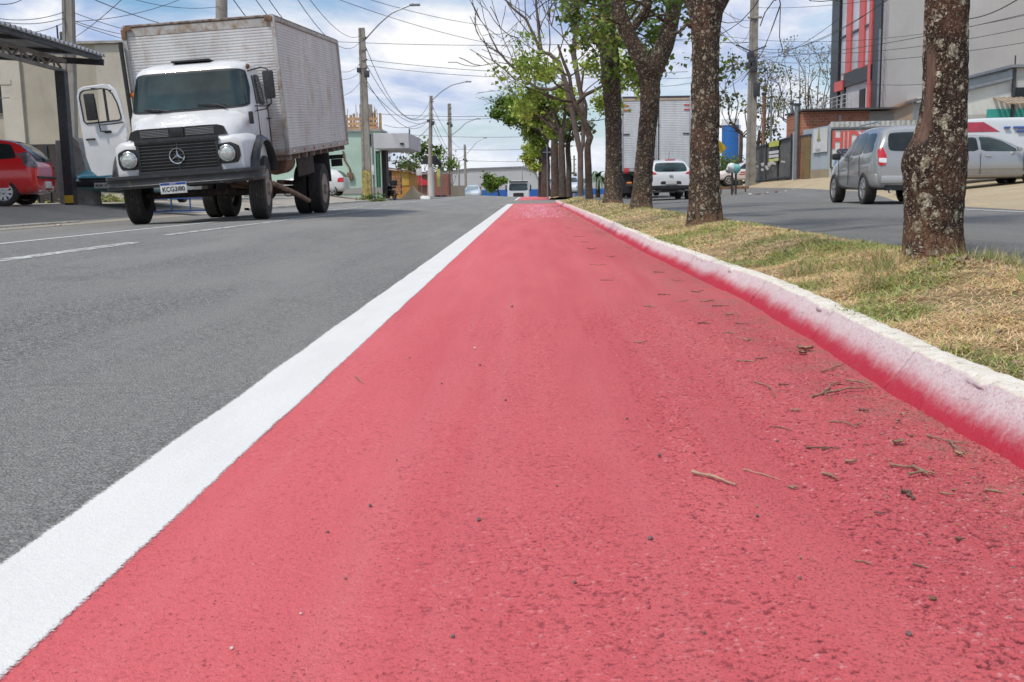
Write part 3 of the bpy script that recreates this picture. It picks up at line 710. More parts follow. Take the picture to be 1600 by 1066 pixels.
def pebble(px, py, w, m, label, group, name="pebble", cat="pebble", flat=.7):
    p = onz(px, py, gzf(0, 2) + .005); r = w / 2 * .78 * p.y / FPX
    bm = bmesh.new(); bmesh.ops.create_icosphere(bm, subdivisions=2, radius=1)
    s = rnd.random() * 90
    for v in bm.verts:
        k = 1 + .55 * (mn.noise(v.co * 1.3 + Vector((s, 0, 0)))); v.co = Vector((v.co.x * r * k, v.co.y * r * k * .8, v.co.z * r * k * flat))
    me = bpy.data.meshes.new(name); bm.to_mesh(me); bm.free(); me.polygons.foreach_set("use_smooth", [True] * len(me.polygons))
    o = link(name, me, m); o.location = (p.x, p.y, p.z + r * flat * .75); o.rotation_euler = (0, 0, s); return tag(o, label, cat, group)
GP = "pebbles and crumbs scattered on the red lane"
for i, (a, b, w, k) in enumerate(((742, 545, 6, 1), (790, 626, 6, 0), (1030, 713, 9, 0), (578, 791, 8, 0), (748, 813, 10, 0), (898, 911, 9, 0), (707, 996, 11, 0), (362, 1014, 9, 1), (512, 832, 7, 0), (1183, 807, 9, 0), (750, 571, 5, 0), (1016, 843, 12, 0),
                              (800, 480, 5, 0), (690, 600, 5, 0), (640, 560, 4, 0), (870, 760, 6, 0), (980, 655, 6, 0), (620, 720, 5, 0), (1250, 905, 8, 0), (540, 905, 7, 0), (850, 860, 6, 0), (1100, 990, 9, 0), (470, 960, 7, 1), (1420, 992, 14, 0), (1214, 690, 7, 0))):
    pebble(a, b, w, M_peb_w if k else M_peb, "pale pebble lying on the red lane" if k else "tiny dark pebble lying on the red lane", GP)
pebble(1457, 938, 16, M_clod, "biggest reddish brown clod on the rough red patch near the lower right corner", None, "clod", "clod")
pebble(1454, 717, 9, M_clod, "round brown seed pod beside the frayed twig bundle", None, "seed_pod", "seed pod")
pebble(1424, 683, 9, M_clod, "small brown seed pod left of the y-shaped twig", None, "seed_pod", "seed pod")
def dry_leaf(px, py, w, label, m=None):
    p = onz(px, py, gzf(0, 2) + .01); r = w / 2 * p.y / FPX; mb = MB(); nu, nv = 9, 7; rings_ = []
    for i in range(nu):
        t = i / (nu - 1); hw = sin(pi * min(.98, t + .01)) ** .8 * .45; row = []
        for j in range(nv):
            s = j / (nv - 1) * 2 - 1; row.append(Vector(((t * 2 - 1) * r, s * hw * r * 1.3, r * (.30 * abs(s) ** 1.5 + .22 * (t * 2 - 1) ** 2 + .45 * mn.noise(Vector((t * 3 + px, s * 2, 0)))))))
        rings_.append(row)
    mb.rings(rings_, cap=False, closed=False); o = mb.build("dry_leaf", m or M_litter2, None, 80, fix=False); o.location = p; o.rotation_euler = (0, 0, rnd.random() * 6); 
    return tag(o, label, "leaf", "curled dry leaves on the red lane")
M_litter2 = pm("curled_leaf", (.30, .20, .13), .8, vs_=50, var=.4)
dry_leaf(1258, 546, 26, "dry curled leaf ball at the foot of the kerb, highest of the leaves"); dry_leaf(1254, 552, 20, "smaller dry leaf pressed against the leaf ball at the kerb")
dry_leaf(1403, 692, 24, "crumpled brown leaf left of the y-shaped twig"); dry_leaf(1498, 710, 20, "pale leaf scrap at the tip of the y-shaped twig")
dry_leaf(1403, 658, 13, "tiny brown leaf above the crumpled one"); dry_leaf(1409, 648, 11, "whitish scrap of leaf near the kerb foot", M_twig_p)
# ------------------------------------------------------------------ shared vehicle materials
M_tyre = pm("tyre_rubber", (.045, .043, .040), .85, vs_=8, bump=.004, bs=60, dirt=.25, dirtc=(.13, .11, .09), spec=.3)
M_black = pm("black_plastic", (.022, .022, .024), .55, vs_=6, var=.3, dirt=.15, dirtc=(.08, .07, .06))
M_blackp = pm("black_paint", (.016, .016, .018), .38, vs_=5, var=.3, dirt=.2, dirtc=(.09, .075, .06), coat=.2)
M_under = pm("underbody_grime", (.035, .028, .024), .9, vs_=7, var=.5, dirt=.4, dirtc=(.10, .06, .04))
M_chrome = pm("chrome", (.62, .62, .60), .18, 1.0, var=.05)
M_alloy = pm("alloy_rim", (.52, .52, .53), .32, .85, var=.1, vs_=9, dirt=.1)
M_glass = pm("dark_glass", (.022, .028, .03), .16, vs_=2, var=.3, spec=.22)
M_glass_t = pm("teal_windscreen_glass", (.022, .040, .041), .04, vs_=1.2, var=.7, spec=.6)
M_glass_l = pm("pale_glass", (.20, .26, .27), .08, vs_=2, var=.3, coat=.5)
M_red_l = pm("red_lamp", (.50, .012, .015), .18, vs_=14, var=.35, coat=.8)
M_clear = pm("lamp_glass", (.52, .55, .52), .1, .3, vs_=30, var=.3, coat=.8)
M_white_l = pm("white_lamp", (.70, .70, .70), .2, vs_=30, var=.1, coat=.8)
M_amber = pm("amber_lamp", (.75, .22, .03), .25, coat=.5)
M_plate = pm("plate_white", (.66, .66, .64), .5, vs_=20, dirt=.1)
M_plate_g = pm("plate_grey", (.48, .48, .46), .5, vs_=20, dirt=.15)
M_ink = pm("ink_black", (.02, .02, .02), .6); M_inkb = pm("plate_blue", (.02, .06, .30), .5)
M_rust = pm("rusty_steel", (.20, .11, .07), .85, vs_=7, var=.5, bump=.004, bs=50, dirt=.3)
M_rim_t = pm("truck_rim", (.34, .28, .24), .7, .1, vs_=6, var=.3, dirt=.5, dirtc=(.16, .08, .05))

def m_truck_white():
    g = G("aged_white_truck_paint"); v = g.tc.outputs["Object"]
    c = g.ramp(g.noise(v, 2.0, 5, .6), .3, .7, (.57, .58, .60), (.67, .68, .69))
    d = g.math('MULTIPLY', g.ramp(g.noise(v, 5, 8, .75, .8), .55, .66), .55); c = g.mix(d, c, (.52, .46, .38))
    r = g.ramp(g.noise(v, 14, 7, .8), .66, .70); c = g.mix(g.math('MULTIPLY', r, .8), c, (.26, .13, .07))
    return g.done(c, .38, g.bump(g.noise(v, 4, 3), .01), coat=.25)
M_twhite = m_truck_white()
def m_alum(name="corrugated_aluminium", base=(.68, .67, .66), stain=(.42, .29, .18), amt=.7, rib=0, metal=.12):
    g = G(name); v = g.tc.outputs["Object"]; p = g.sep(v)
    c = g.ramp(g.noise(g.mapping(v, (1, 1, .35)), 2.2, 6, .65), .3, .7, tuple(x * .86 for x in base), tuple(x * 1.12 for x in base))
    s = g.ramp(g.noise(g.mapping(v, (1, 1, .7)), 1.7, 8, .7, .3), .56 - .06 * amt, .68); c = g.mix(g.math('MULTIPLY', s, .8 * amt), c, stain)
    f = g.ramp(g.noise(g.mapping(v, (9, 9, .5)), 3, 4, .6), .62, .7); c = g.mix(g.math('MULTIPLY', f, .3), c, tuple(x * .55 for x in base))
    return g.done(c, .48, None, metal)
M_alum = m_alum()
M_alum_trim = pm("rusty_trim", (.36, .32, .29), .6, .3, vs_=5, var=.3, dirt=.7, dirtc=(.17, .085, .05))

def rr(hw, y0, y1, rf, rb, z, n=14):          # rounded rectangle ring at height z
    P = []
    for cx, cy, r, a0 in ((hw, y1, rb, 0), (-hw, y1, rb, 90), (-hw, y0, rf, 180), (hw, y0, rf, 270)):
        sx_ = 1 if cx > 0 else -1; sy_ = 1 if a0 in (0, 90) else -1
        for k in range(n):
            a = radians(a0 + 90 * k / (n - 1)); P.append(Vector((cx - sx_ * r + r * cos(a), cy - sy_ * r + r * sin(a), z)))
    return P

def corrug(mb, a, b, z0, z1, pitch, depth, nrm):
    """vertical sheet from a to b with horizontal corrugations, standing proud along nrm"""
    a, b, nrm = Vector(a), Vector(b), Vector(nrm); k = int((z1 - z0) / pitch); zs = []
    for i in range(k):
        for t, d in ((0, 0), (.3, 0), (.42, 1), (.88, 1)): zs.append((z0 + (i + t) * pitch, d * depth))
    zs.append((z1, 0)); base = len(mb.v); nx = 2
    for z, d in zs:
        for e in range(nx): p = a.lerp(b, e / (nx - 1)) + nrm * d; mb.v.append((p.x, p.y, z))
    for i in range(len(zs) - 1):
        for e in range(nx - 1): mb.f.append((base + i * nx + e, base + i * nx + e + 1, base + (i + 1) * nx + e + 1, base + (i + 1) * nx + e))

# ------------------------------------------------------------------ the box truck parked on the left
def build_truck():
    T = thing("box_truck", "old white round-nosed truck with rusty aluminium cargo box and open passenger door", "truck", (-5.25, 15.562, .136))
    BX = Matrix.Translation((0, 0, .5)) @ Matrix.Rotation(-.054, 4, 'Y') @ Matrix.Rotation(.071, 4, 'X') @ Matrix.Translation((0, 0, -.5))
    GX_ = Matrix.Rotation(-.025, 4, 'Y')
    # cab shell
    mb = MB(); R_ = []
    for z, hw, y0, y1, rf in ((.86, .95, .80, 1.83, .10), (1.0, .99, .79, 1.84, .14), (1.4, 1.0, .79, 1.85, .2), (1.60, 1.0, .80, 1.85, .24), (1.67, .985, .83, 1.85, .26),
                              (1.95, .955, .925, 1.845, .28), (2.20, .925, 1.02, 1.84, .28), (2.27, .915, 1.045, 1.835, .28), (2.33, .89, 1.08, 1.82, .28), (2.38, .83, 1.15, 1.78, .26), (2.415, .70, 1.27, 1.70, .2), (2.43, .4, 1.4, 1.6, .08)):
        R_.append(rr(hw, y0, y1, rf, .12, z))
    mb.rings(R_); cab = mb.build("cab", M_twhite, T, 32); bv = bvh_of(cab)
    def P(poly, m, nm, ax='Y', sg=-1, off=.008, **k): return decal(bv, poly, ax, sg, m, nm, T, off, xf=BX, **k)
    cabz = [(1.67, .985, .83, .26), (1.95, .955, .925, .28), (2.20, .925, 1.02, .28), (2.27, .915, 1.045, .28), (2.33, .89, 1.08, .28)]
    def screen(zl, zh, wrap_, off, m, nm, pw):
        Z_ = [c[0] for c in cabz]; mb = MB(); rows = []
        for j in range(25):
            row = []
            for i in range(49):
                s_ = -1 + 2 * i / 48; zz = (zl + zh) / 2 + (zh - zl) / 2 * (-1 + 2 * j / 24) * (1 - abs(s_) ** pw) ** (1 / pw) if abs(s_) < 1 else (zl + zh) / 2
                hw, y0, rf = [float(np.interp(zz, Z_, [c[k] for c in cabz])) for k in (1, 2, 3)]; L1 = hw - rf; tot = L1 + rf * wrap_; d_ = abs(s_) * tot; sg = -1 if s_ < 0 else 1
                if d_ < L1: x, y, nx_, ny = d_, y0, 0, -1
                else: a_ = (d_ - L1) / rf; x, y, nx_, ny = L1 + rf * sin(a_), y0 + rf - rf * cos(a_), sin(a_), -cos(a_)
                row.append(Vector((sg * (x + nx_ * off), y + ny * off, zz)))
            rows.append(row)
        mb.rings(rows, cap=False, closed=False); return mb.build(nm, m, T, 60, xf=BX, fix=False)
    screen(1.665, 2.285, 1.12, .006, M_black, "windshield_seal", 7); screen(1.70, 2.255, 1.03, .012, M_glass_t, "windshield", 7)
    for sg in (1,):
        P([(1.30, 1.70), (1.72, 1.70), (1.70, 2.18), (1.33, 2.18)], M_black, "side_window_seal", 'X', sg, .006)
        P([(1.42, 1.74), (1.69, 1.74), (1.67, 2.15), (1.42, 2.15)], M_glass, "side_window", 'X', sg, .013)
        P([(1.15, 1.71), (1.275, 1.71), (1.275, 2.16), (1.235, 2.16)], M_glass, "quarter_window", 'X', sg, .012)
    # far door: gap lines and handle
    b = MB(); b.bar((1.003, 1.12, .92), (1.003, 1.10, 1.68), .012, .01, (0, 1, 0)); b.build("door_gap", M_black, T, xf=BX); b = MB(); b.bar((1.003, 1.78, .92), (1.003, 1.78, 2.15), .012, .01, (0, 1, 0)); b.build("door_gap", M_black, T, xf=BX)
    b = MB(); b.path([(1.01, 1.60, 1.48), (1.045, 1.61, 1.48), (1.045, 1.74, 1.48), (1.01, 1.75, 1.48)], .012, 8); b.build("door_handle", M_black, T, xf=BX)
    b = MB(); b.rbox((.985, .73, 1.50), (.06, .10, .19), .02); b.build("side_vent", M_black, T, xf=BX)
    cab.data.transform(BX)
    b = MB(); b.rbox((0, 1.45, 2.43), (.62, .5, .03), .012, Matrix.Rotation(-.10, 3, 'X')); b.rbox((0, 1.68, 2.42), (.56, .03, .06), .01); b.build("roof_hatch", M_black, T, xf=BX)
    # hood
    mb = MB(); R_ = []
    for y, hw, zt, r in ((.135, .70, 1.365, .20), (.15, .755, 1.41, .22), (.20, .80, 1.44, .22), (.34, .845, 1.485, .22), (.58, .885, 1.56, .22), (.80, .93, 1.655, .20), (.90, .945, 1.67, .18)):
        ring = []; zb = .78
        for t in range(9):
            x = -hw + 0; a = radians(180 - 90 * t / 8); ring.append(Vector((-hw + r * 1.25 + r * 1.25 * cos(a), y, zt - .035 - r + r * sin(a))))
        for t in range(1, 8): x = (-hw + 1.25 * r) + (2 * hw - 2.5 * r) * t / 8; ring.append(Vector((x, y, zt - .035 + .035 * (1 - (x / hw) ** 2) ** 1)))
        for t in range(9):
            a = radians(90 - 90 * t / 8); ring.append(Vector((hw - r * 1.25 + r * 1.25 * cos(a), y, zt - .035 - r + r * sin(a))))
        ring = [Vector((-hw, y, zb))] + ring + [Vector((hw, y, zb))]; R_.append(ring)
    mb.rings(R_); hood = mb.build("hood", M_twhite, T, 38, xf=BX)
    # nose: lower front with headlights, bulging into the fenders
    mb = MB(); R_ = []
    for y, hw, zb, zt in ((.045, .80, .76, 1.17), (.055, .90, .735, 1.21), (.09, .965, .715, 1.245), (.18, 1.005, .70, 1.265), (.36, 1.04, .70, 1.27), (.62, 1.065, .70, 1.275), (.95, 1.06, .70, 1.25), (1.22, 1.03, .74, 1.16), (1.42, 1.0, .80, 1.0)):
        ring = [];  rx_, rz_ = .17, .15
        for (cx, cz, a0) in ((hw - rx_, zt - rz_, 90), (hw - rx_ * .5, zb + rz_ * .5, 0), (-hw + rx_ * .5, zb + rz_ * .5, 270), (-hw + rx_, zt - rz_, 180)):
            q = 1 if a0 in (90, 180) else .5
            for t in range(7):
                a = radians(a0 - 90 * t / 6); ring.append(Vector((cx + rx_ * q * cos(a), y, cz + rz_ * q * sin(a))))
        R_.append(ring)
    mb.rings(R_); nose = mb.build("front_fenders", M_twhite, T, 38)
    cs = []
    for s in (-1, 1):
        c_ = MB(); c_.cyl((s * .62, .863, .50), (s * 1.4, .863, .50), .60, n=40); cs.append(c_.build("cut", M_under))
    cut(nose, cs); bv = bvh_of(nose)
    nose.data.transform(BX)
    # black painted areas: grille surround, headlight bezels, intake
    D = lambda poly, m, nm, off, rnd=1, **k: decal(bv, poly, 'Y', -1, m, nm, T, off, xf=BX, rnd=rnd, **k)
    D([(-.625, .705), (.625, .705), (.625, 1.262), (-.625, 1.262)], M_blackp, "grille_surround", .006, 0, rings=9)
    for s in (-1, 1):
        D([(s * .60, .84), (s * .60, 1.14), (s * .80, 1.16), (s * .925, 1.10), (s * .935, .95), (s * .89, .85)], M_blackp, "headlight_bezel", .007, 2)
    g = MB(); g.rbox((0, .032, 1.235), (1.28, .05, .085), .02); g.rbox((0, .03, .755), (1.27, .05, .11), .02)
    for s in (-1, 1): g.rbox((s * .60, .034, .99), (.05, .04, .42), .012)
    g.build("grille_frame", M_blackp, T, xf=BX)
    g = MB()
    for i in range(8):
        z = .84 + i * .047; g.bar((-.575, .030, z), (.575, .030, z), .035, .013, (0, 0, 1))
    g.bar((0, .028, .81), (0, .028, 1.2), .02, .02)
    g.build("grille_bars", pm("grille_bar", (.075, .072, .07), .4, .3, var=.3), T, xf=BX)
    g = MB(); g.rbox((0, .041, 1.0), (1.14, .012, .42), .004); g.build("grille_backing", M_ink, T, xf=BX)
    # upper intake
    g = MB(); g.prism(chaikin([(-.76, 1.268), (.76, 1.268), (.71, 1.40), (.60, 1.435), (-.60, 1.435), (-.71, 1.40)], 1), .035, 'Y', (0, .135, 0)); g.build("intake_panel", M_blackp, T, xf=BX, bevel=.008)
    g = MB(); g.rbox((0, .11, 1.355), (.20, .03, .15), .01); g.build("intake_centre", M_blackp, T, xf=BX)
    for s in (-1, 1):
        g = MB()
        for i in range(5): g.bar((s * .13, .112, 1.31 + i * .022), (s * .56, .112, 1.31 + i * .022), .02, .009)
        g.build("intake_louvre", pm("louvre_grey", (.28, .28, .28), .5, .4), T, xf=BX)
    # star emblem
    e = MB(); R1 = .117
    for k in range(32):
        pass
    e.lathe([(R1 - .012, -.008), (R1, -.012), (R1 + .004, 0), (R1, .012), (R1 - .012, .008)], 40, 'Y', close=True)
    for k in range(3):
        a = radians(90 + 120 * k); d = Vector((cos(a), 0, sin(a))); q = Vector((-sin(a), 0, cos(a)))
        e.add([d * R1 * .98, q * .021 + d * .012, -q * .021 + d * .012, Vector((0, -.018, 0)), Vector((0, .004, 0))], [(0, 1, 3), (0, 3, 2), (0, 4, 1), (0, 2, 4), (1, 4, 2, 3)])
    e.xf(Matrix.Translation((-.01, .002, 1.01))); e.build("star_emblem", M_chrome, T, 30, xf=BX, fix=False)
    # headlights
    for s in (-1, 1):
        e = MB(); e.lathe([(.105, .02), (.128, .0), (.128, -.03), (.112, -.04), (.100, -.028)], 36, 'Y', c=(s * .745, .02, .995)); h = e.build("headlight", M_chrome, T, 40, xf=BX)
        e = MB(); e.lathe([(.102, -.026), (.085, -.044), (.05, -.056), (.004, -.060)], 30, 'Y', c=(s * .745, .02, .995)); e.build("lens", M_clear, h, 40, xf=BX)
    # bumper
    mb = MB(); R_ = []
    path_ = [(-1.16, .42), (-1.17, .25), (-1.15, .10), (-1.08, 0), (-.95, -.045), (-.5, -.07), (0, -.075), (.5, -.07), (.95, -.045), (1.08, 0), (1.15, .10), (1.17, .25), (1.16, .42)]
    for i, (x, y) in enumerate(path_):
        a = Vector(path_[max(0, i - 1)]); b_ = Vector(path_[min(len(path_) - 1, i + 1)]); t = (b_ - a).normalized(); nn = Vector((t.y, -t.x))
        ring = [(0, -.10), (.03, -.095), (.034, -.055), (.024, -.04), (.024, .04), (.034, .055), (.03, .095), (0, .10), (-.02, .09), (-.02, -.09)]
        R_.append([Vector((x + nn.x * q, y + nn.y * q, .665 + w_)) for q, w_ in ring])
    mb.rings(R_); mb.build("bumper", M_blackp, T, 35, xf=BX)
    # plate
    b = MB(); b.rbox((-.09, -.118, .545), (.40, .012, .165), .006); pl = b.build("number_plate", M_plate, T, xf=BX)
    b = MB(); b.box((-.09, -.1255, .608), (.385, .004, .032)); b.build("plate_band", M_inkb, pl, xf=BX)
    def btext(s, size, nm, m, par, loc, sx=1.0, bold=0.0):
        o = text(s, size, nm, m, par, (0, 0, 0), (0, 0, 0), sx, bold, .001, 'CENTER'); mm = BX @ Matrix.Translation(loc) @ Matrix.Rotation(pi / 2, 4, 'X') @ Matrix.Diagonal((sx, 1, 1, 1)); o.matrix_local = mm; return o
    btext("KCG3I80", .098, "plate_number", M_ink, pl, (-.09, -.1265, .497), .92, .002)
    btext("BRASIL", .028, "plate_country", M_plate, pl, (-.09, -.129, .598), 1.2)
    # fender flares, wipers, mirrors
    for s in (-1, 1):
        fl = MB(); R_ = []
        for k in range(25):
            a = radians(12 + 155 * k / 24); cy, cz = .863, .50
            r0, r1 = .60, .72 if 20 < k * 7 < 150 else .70
            ring = []
            for x, r in ((.99, r0), (1.10, r0 + .005), (1.145, r0 + .03), (1.135, r0 + .065), (1.06, r1), (1.0, r1 - .01)):
                ring.append(Vector((s * x, cy - r * cos(a), cz + r * 1.02 * sin(a))))
            R_.append(ring)
        fl.rings(R_); fl.build("wheel_flare", M_blackp, T, 40, xf=BX)
    w_ = MB()
    for x0, x1 in ((-.62, -.28), (.28, .62)):
        pass
    w_.path([(-.30, .80, 1.69), (-.62, .82, 1.735), (-.84, .90, 1.70)], .010, 6); w_.bar((-.46, .795, 1.70), (-.80, .86, 1.735), .012, .022); w_.build("wiper", M_black, T, xf=BX)
    w_ = MB(); w_.path([(.60, .80, 1.68), (.45, .83, 1.74), (.36, .84, 1.745)], .010, 6); w_.bar((.58, .825, 1.715), (.14, .825, 1.755), .012, .022); w_.build("wiper", M_black, T, xf=BX)
    b = MB(); b.rbox((1.31, .78, 1.98), (.17, .06, .42), .04); mi = b.build("mirror", M_black, T, 40, xf=BX)
    b = MB(); b.path([(.93, 1.05, 2.22), (1.2, .85, 2.25), (1.31, .80, 2.21), (1.31, .80, 2.0)], .011, 6); b.path([(1.0, 1.0, 1.68), (1.22, .84, 1.66), (1.31, .80, 1.70), (1.31, .80, 1.8)], .011, 6); b.path([(1.0, 1.0, 1.60), (1.2, .88, 1.62), (1.31, .82, 1.70)], .009, 6)
    b.build("mirror_arm", M_black, mi, xf=BX)
    b = MB(); b.lathe([(.03, 0), (.045, .02), (.03, .05), (.004, .06)], 12, 'X', (.885, 1.18, 2.30)); b.build("marker_lamp", M_rust, T, xf=BX)
    # open passenger door
    DX = BX @ Matrix.Translation((-1.0, .83, -.125)) @ Matrix.Rotation(radians(-4), 4, 'Z') @ Matrix.Diagonal((.88, 1, 1, 1))
    out = [(-.02, 1.50), (-.02, 1.75), (-.055, 2.02), (-.12, 2.20), (-.22, 2.285), (-.34, 2.30), (-.70, 2.285), (-.80, 2.25), (-.845, 2.15), (-.86, 1.7), (-.85, 1.2), (-.80, .98), (-.70, .895), (-.30, .90), (-.20, 1.02), (-.13, 1.22), (-.06, 1.38)]
    hole = [(-.085, 1.80), (-.09, 1.76), (-.13, 1.735), (-.74, 1.72), (-.78, 1.76), (-.795, 2.12), (-.77, 2.19), (-.70, 2.225), (-.36, 2.235), (-.26, 2.215), (-.18, 2.14), (-.12, 2.0)]
    tri = tessellate_polygon([[Vector((a, b_, 0)) for a, b_ in out], [Vector((a, b_, 0)) for a, b_ in hole[::-1]]])
    allp = out + hole[::-1]; n = len(allp); b = MB()
    b.add([(a, e, z) for e in (-.025, .03) for a, z in allp], [tuple(t) for t in tri] + [tuple(i + n for i in t[::-1]) for t in tri]
          + [(i, (i + 1) % len(out), n + (i + 1) % len(out), n + i) for i in range(len(out))]
          + [(len(out) + i, len(out) + (i + 1) % len(hole), n + len(out) + (i + 1) % len(hole), n + len(out) + i) for i in range(len(hole))])
    door = b.build("door", M_twhite, T, 35, xf=DX, bevel=.012, label="open passenger door")
    b = MB(); hp = [Vector((a, -.03, z)) for a, z in hole]; b.path(hp + [hp[0]], .012, 6, False); b.bar((-.34, -.01, 1.73), (-.335, -.01, 2.23), .035, .03, (0, 1, 0)); b.build("window_frame", M_black, door, xf=DX)
    b = MB(); b.rbox((-.70, -.05, 1.475), (.17, .03, .03), .012); b.path([(-.78, -.03, 1.475), (-.70, -.062, 1.475), (-.62, -.03, 1.475)], .010, 6); b.build("handle", M_black, door, xf=DX)
    b = MB(); b.rbox((-.565, -.12, 1.965), (.19, .06, .41), .04); mi = b.build("mirror", M_black, door, 40, xf=DX)
    b = MB(); b.path([(-.05, -.04, 1.70), (-.25, -.09, 1.685), (-.47, -.10, 1.68), (-.475, -.11, 2.1)], .011, 6); b.path([(-.47, -.10, 1.7), (-.46, -.10, 1.59), (-.40, -.05, 1.575)], .012, 6); b.rbox((-.36, -.04, 1.57), (.12, .03, .04), .01); b.build("mirror_arm", M_black, mi, xf=DX)
    # wheels
    RZ = Matrix.Rotation(-pi / 2, 4, 'Z')
    rim_d = M_rim_t
    for s in (-1, 1):
        wheel(T, GX_ @ Vector((s * .977, .863, .50)), .50, .25, s, .29, M_tyre, rim_d, name="front_wheel", rot=Matrix.Rotation(radians(7), 4, 'Z') @ RZ, style='front')
        wheel(T, GX_ @ Vector((s * 1.05, 5.08, .49)), .49, .25, s, .29, M_tyre, rim_d, name="rear_wheel", rot=RZ, style='rear')
        wheel(T, GX_ @ Vector((s * .76, 5.08, .49)), .49, .25, s, .29, M_tyre, rim_d, name="rear_wheel", rot=RZ, style='rear')
    # running gear
    b = MB()
    for s in (-1, 1): b.rbox((s * .42, 4.1, .80), (.08, 7.2, .18), .01)
    for y in (1.2, 2.4, 3.6, 4.4, 5.8, 7.2): b.rbox((0, y, .80), (.84, .08, .12), .01)
    b.build("chassis_frame", M_under, T, xf=BX)
    b = MB(); b.cyl((-.85, .863, .44), (.85, .863, .44), .05, n=12); b.rbox((0, .863, .47), (1.2, .10, .08), .02)
    for s in (-1, 1): b.rbox((s * .42, .9, .60), (.08, 1.0, .06), .02)
    b.build("front_axle", M_under, T, xf=GX_)
    b = MB(); b.cyl((-.9, 5.08, .49), (.9, 5.08, .49), .08, n=14); b.lathe([(.02, -.2), (.16, -.12), (.2, 0), (.16, .12), (.02, .2)], 20, 'Y', (0, 5.08, .49)); b.path([(0, 4.9, .52), (0, 2.2, .72)], .045, 10)
    for s in (-1, 1): b.rbox((s * .42, 5.08, .63), (.09, 1.4, .09), .02)
    b.build("rear_axle", M_rust, T, xf=GX_)
    b = MB(); b.rbox((0, .85, .88), (.62, .9, .42), .08); b.rbox((.05, .9, .62), (.36, .6, .22), .06); b.rbox((0, .22, .78), (1.5, .12, .14), .03); b.build("engine_sump", M_under, T, xf=BX)
    b = MB(); b.path([(.55, .75, .55), (.80, .92, .50)], .035, 8); b.path([(-.7, .7, .62), (.6, .62, .60)], .022, 8); b.build("steering_rod", M_rust, T, xf=GX_)
    b = MB(); b.lathe([(.02, -.36), (.2, -.345), (.215, -.30), (.215, .30), (.2, .345), (.02, .36)], 24, 'Y', (.86, 2.75, .74)); b.rbox((.86, 2.75, .62), (.12, .5, .05), .01); b.build("fuel_tank", M_rust, T, 40, xf=BX)
    b = MB(); b.path([(1.0, 1.02, .60), (1.03, 1.5, .56), (1.03, 3.0, .40), (1.04, 4.05, .255)], [.04, .045, .047, .047], 12); b.lathe([(.10, -.06), (.14, 0), (.10, .06)], 14, 'X', (1.03, 1.0, .55), close=True); b.build("exhaust_pipe", pm("rusty_pipe", (.27, .165, .11), .75, .1, vs_=8, var=.35, dirt=.4, dirtc=(.18, .09, .05)), T, 40, xf=GX_)
    b = MB(); b.lathe([(.01, -.25), (.09, -.24), (.09, .24), (.01, .25)], 14, 'Y', (.60, 1.9, .66)); b.rbox((.62, 2.1, .70), (.14, .2, .22), .03); b.rbox((.85, 1.75, .62), (.18, .12, .12), .03); b.build("air_tank", M_under, T, 40, xf=BX)
    b = MB(); b.rbox((1.10, 3.75, .66), (.03, 1.42, .44), .01); b.rbox((.95, 4.43, .62), (.33, .03, .5), .01); b.rbox((1.0, 5.10, 1.02 - .16), (.40, 1.3, .025), .01); b.build("side_guard", M_under, T, xf=BX)
    for s in (-1, 1):
        b = MB(); b.rbox((s * .93, 5.83, .53), (.46, .02, .70), .008); b.build("mudflap", M_black, T, xf=BX)
    # cargo box
    W2, y0, y1, zb, zt = 1.236, 1.89, 7.735, .869, 3.117
    b = MB(); b.box((0, (y0 + y1) / 2, (zb + zt) / 2), (2 * W2 - .05, y1 - y0 - .05, zt - zb - .03)); b.build("box_core", pm("box_inner", (.30, .29, .27), .7), T, xf=BX, smooth=0)
    for nm, a, c_, nn in (("front_wall", (-W2, y0 + .02, 0), (W2, y0 + .02, 0), (0, -1, 0)), ("side_wall", (W2 - .02, y0, 0), (W2 - .02, y1, 0), (1, 0, 0)), ("side_wall", (-W2 + .02, y0, 0), (-W2 + .02, y1, 0), (-1, 0, 0)), ("rear_wall", (-W2, y1 - .02, 0), (W2, y1 - .02, 0), (0, 1, 0))):
        b = MB(); corrug(b, a, c_, zb + .09, zt - (.16 if nm == "front_wall" else .07), .046, .011, nn); b.build(nm, M_alum, T, 0, xf=BX)
    b = MB()
    b.rbox((0, (y0 + y1) / 2, zt), (2 * W2 + .02, y1 - y0 + .02, .035), .01); b.build("box_roof", M_alum_trim, T, xf=BX)
    b = MB(); b.box((0, y0 + .008, zt - .10), (2 * W2 - .02, .01, .13)); b.build("header_panel", pm("header_alu", (.46, .45, .43), .55, .2, dirt=.6, dirtc=(.3, .2, .13)), T, smooth=0, xf=BX)
    b = MB()
    for s in (-1, 1):
        for yy in (y0, y1): b.rbox((s * (W2 - .005), yy, (zb + zt) / 2), (.065, .065, zt - zb), .008)
    for s in (-1, 1):
        b.rbox((s * W2, (y0 + y1) / 2, zt - .045), (.035, y1 - y0, .06), .008); b.rbox((s * W2, (y0 + y1) / 2, zb + .045), (.04, y1 - y0, .10), .008)
    b.rbox((0, y0, zb + .045), (2 * W2, .04, .10), .008)
    b.build("corner_trim", pm("corner_alu", (.44, .43, .41), .5, .35, dirt=.5, dirtc=(.28, .18, .12)), T, xf=BX)
    b = MB()
    for sx_ in (-1, 1): b.rbox((sx_ * (W2 - .07), y0 - .03, zt - .05), (.13, .03, .07), .008); 
    b.rbox((-W2 - .0, y0 - .02, zt - .13), (.08, .05, .16), .01); b.build("corner_bracket", M_rust, T, xf=BX)
    b = MB()
    for i in range(7): b.box((W2 + .022, y0 + .35 + i * .86, zb + .05), (.004, .13, .05))
    b.build("red_reflectors", M_red_l, T, smooth=0, xf=BX)
    b = MB()
    for i in range(9): b.rbox((0, y0 + .3 + i * .66, zb - .055), (2 * W2 - .06, .07, .09), .01)
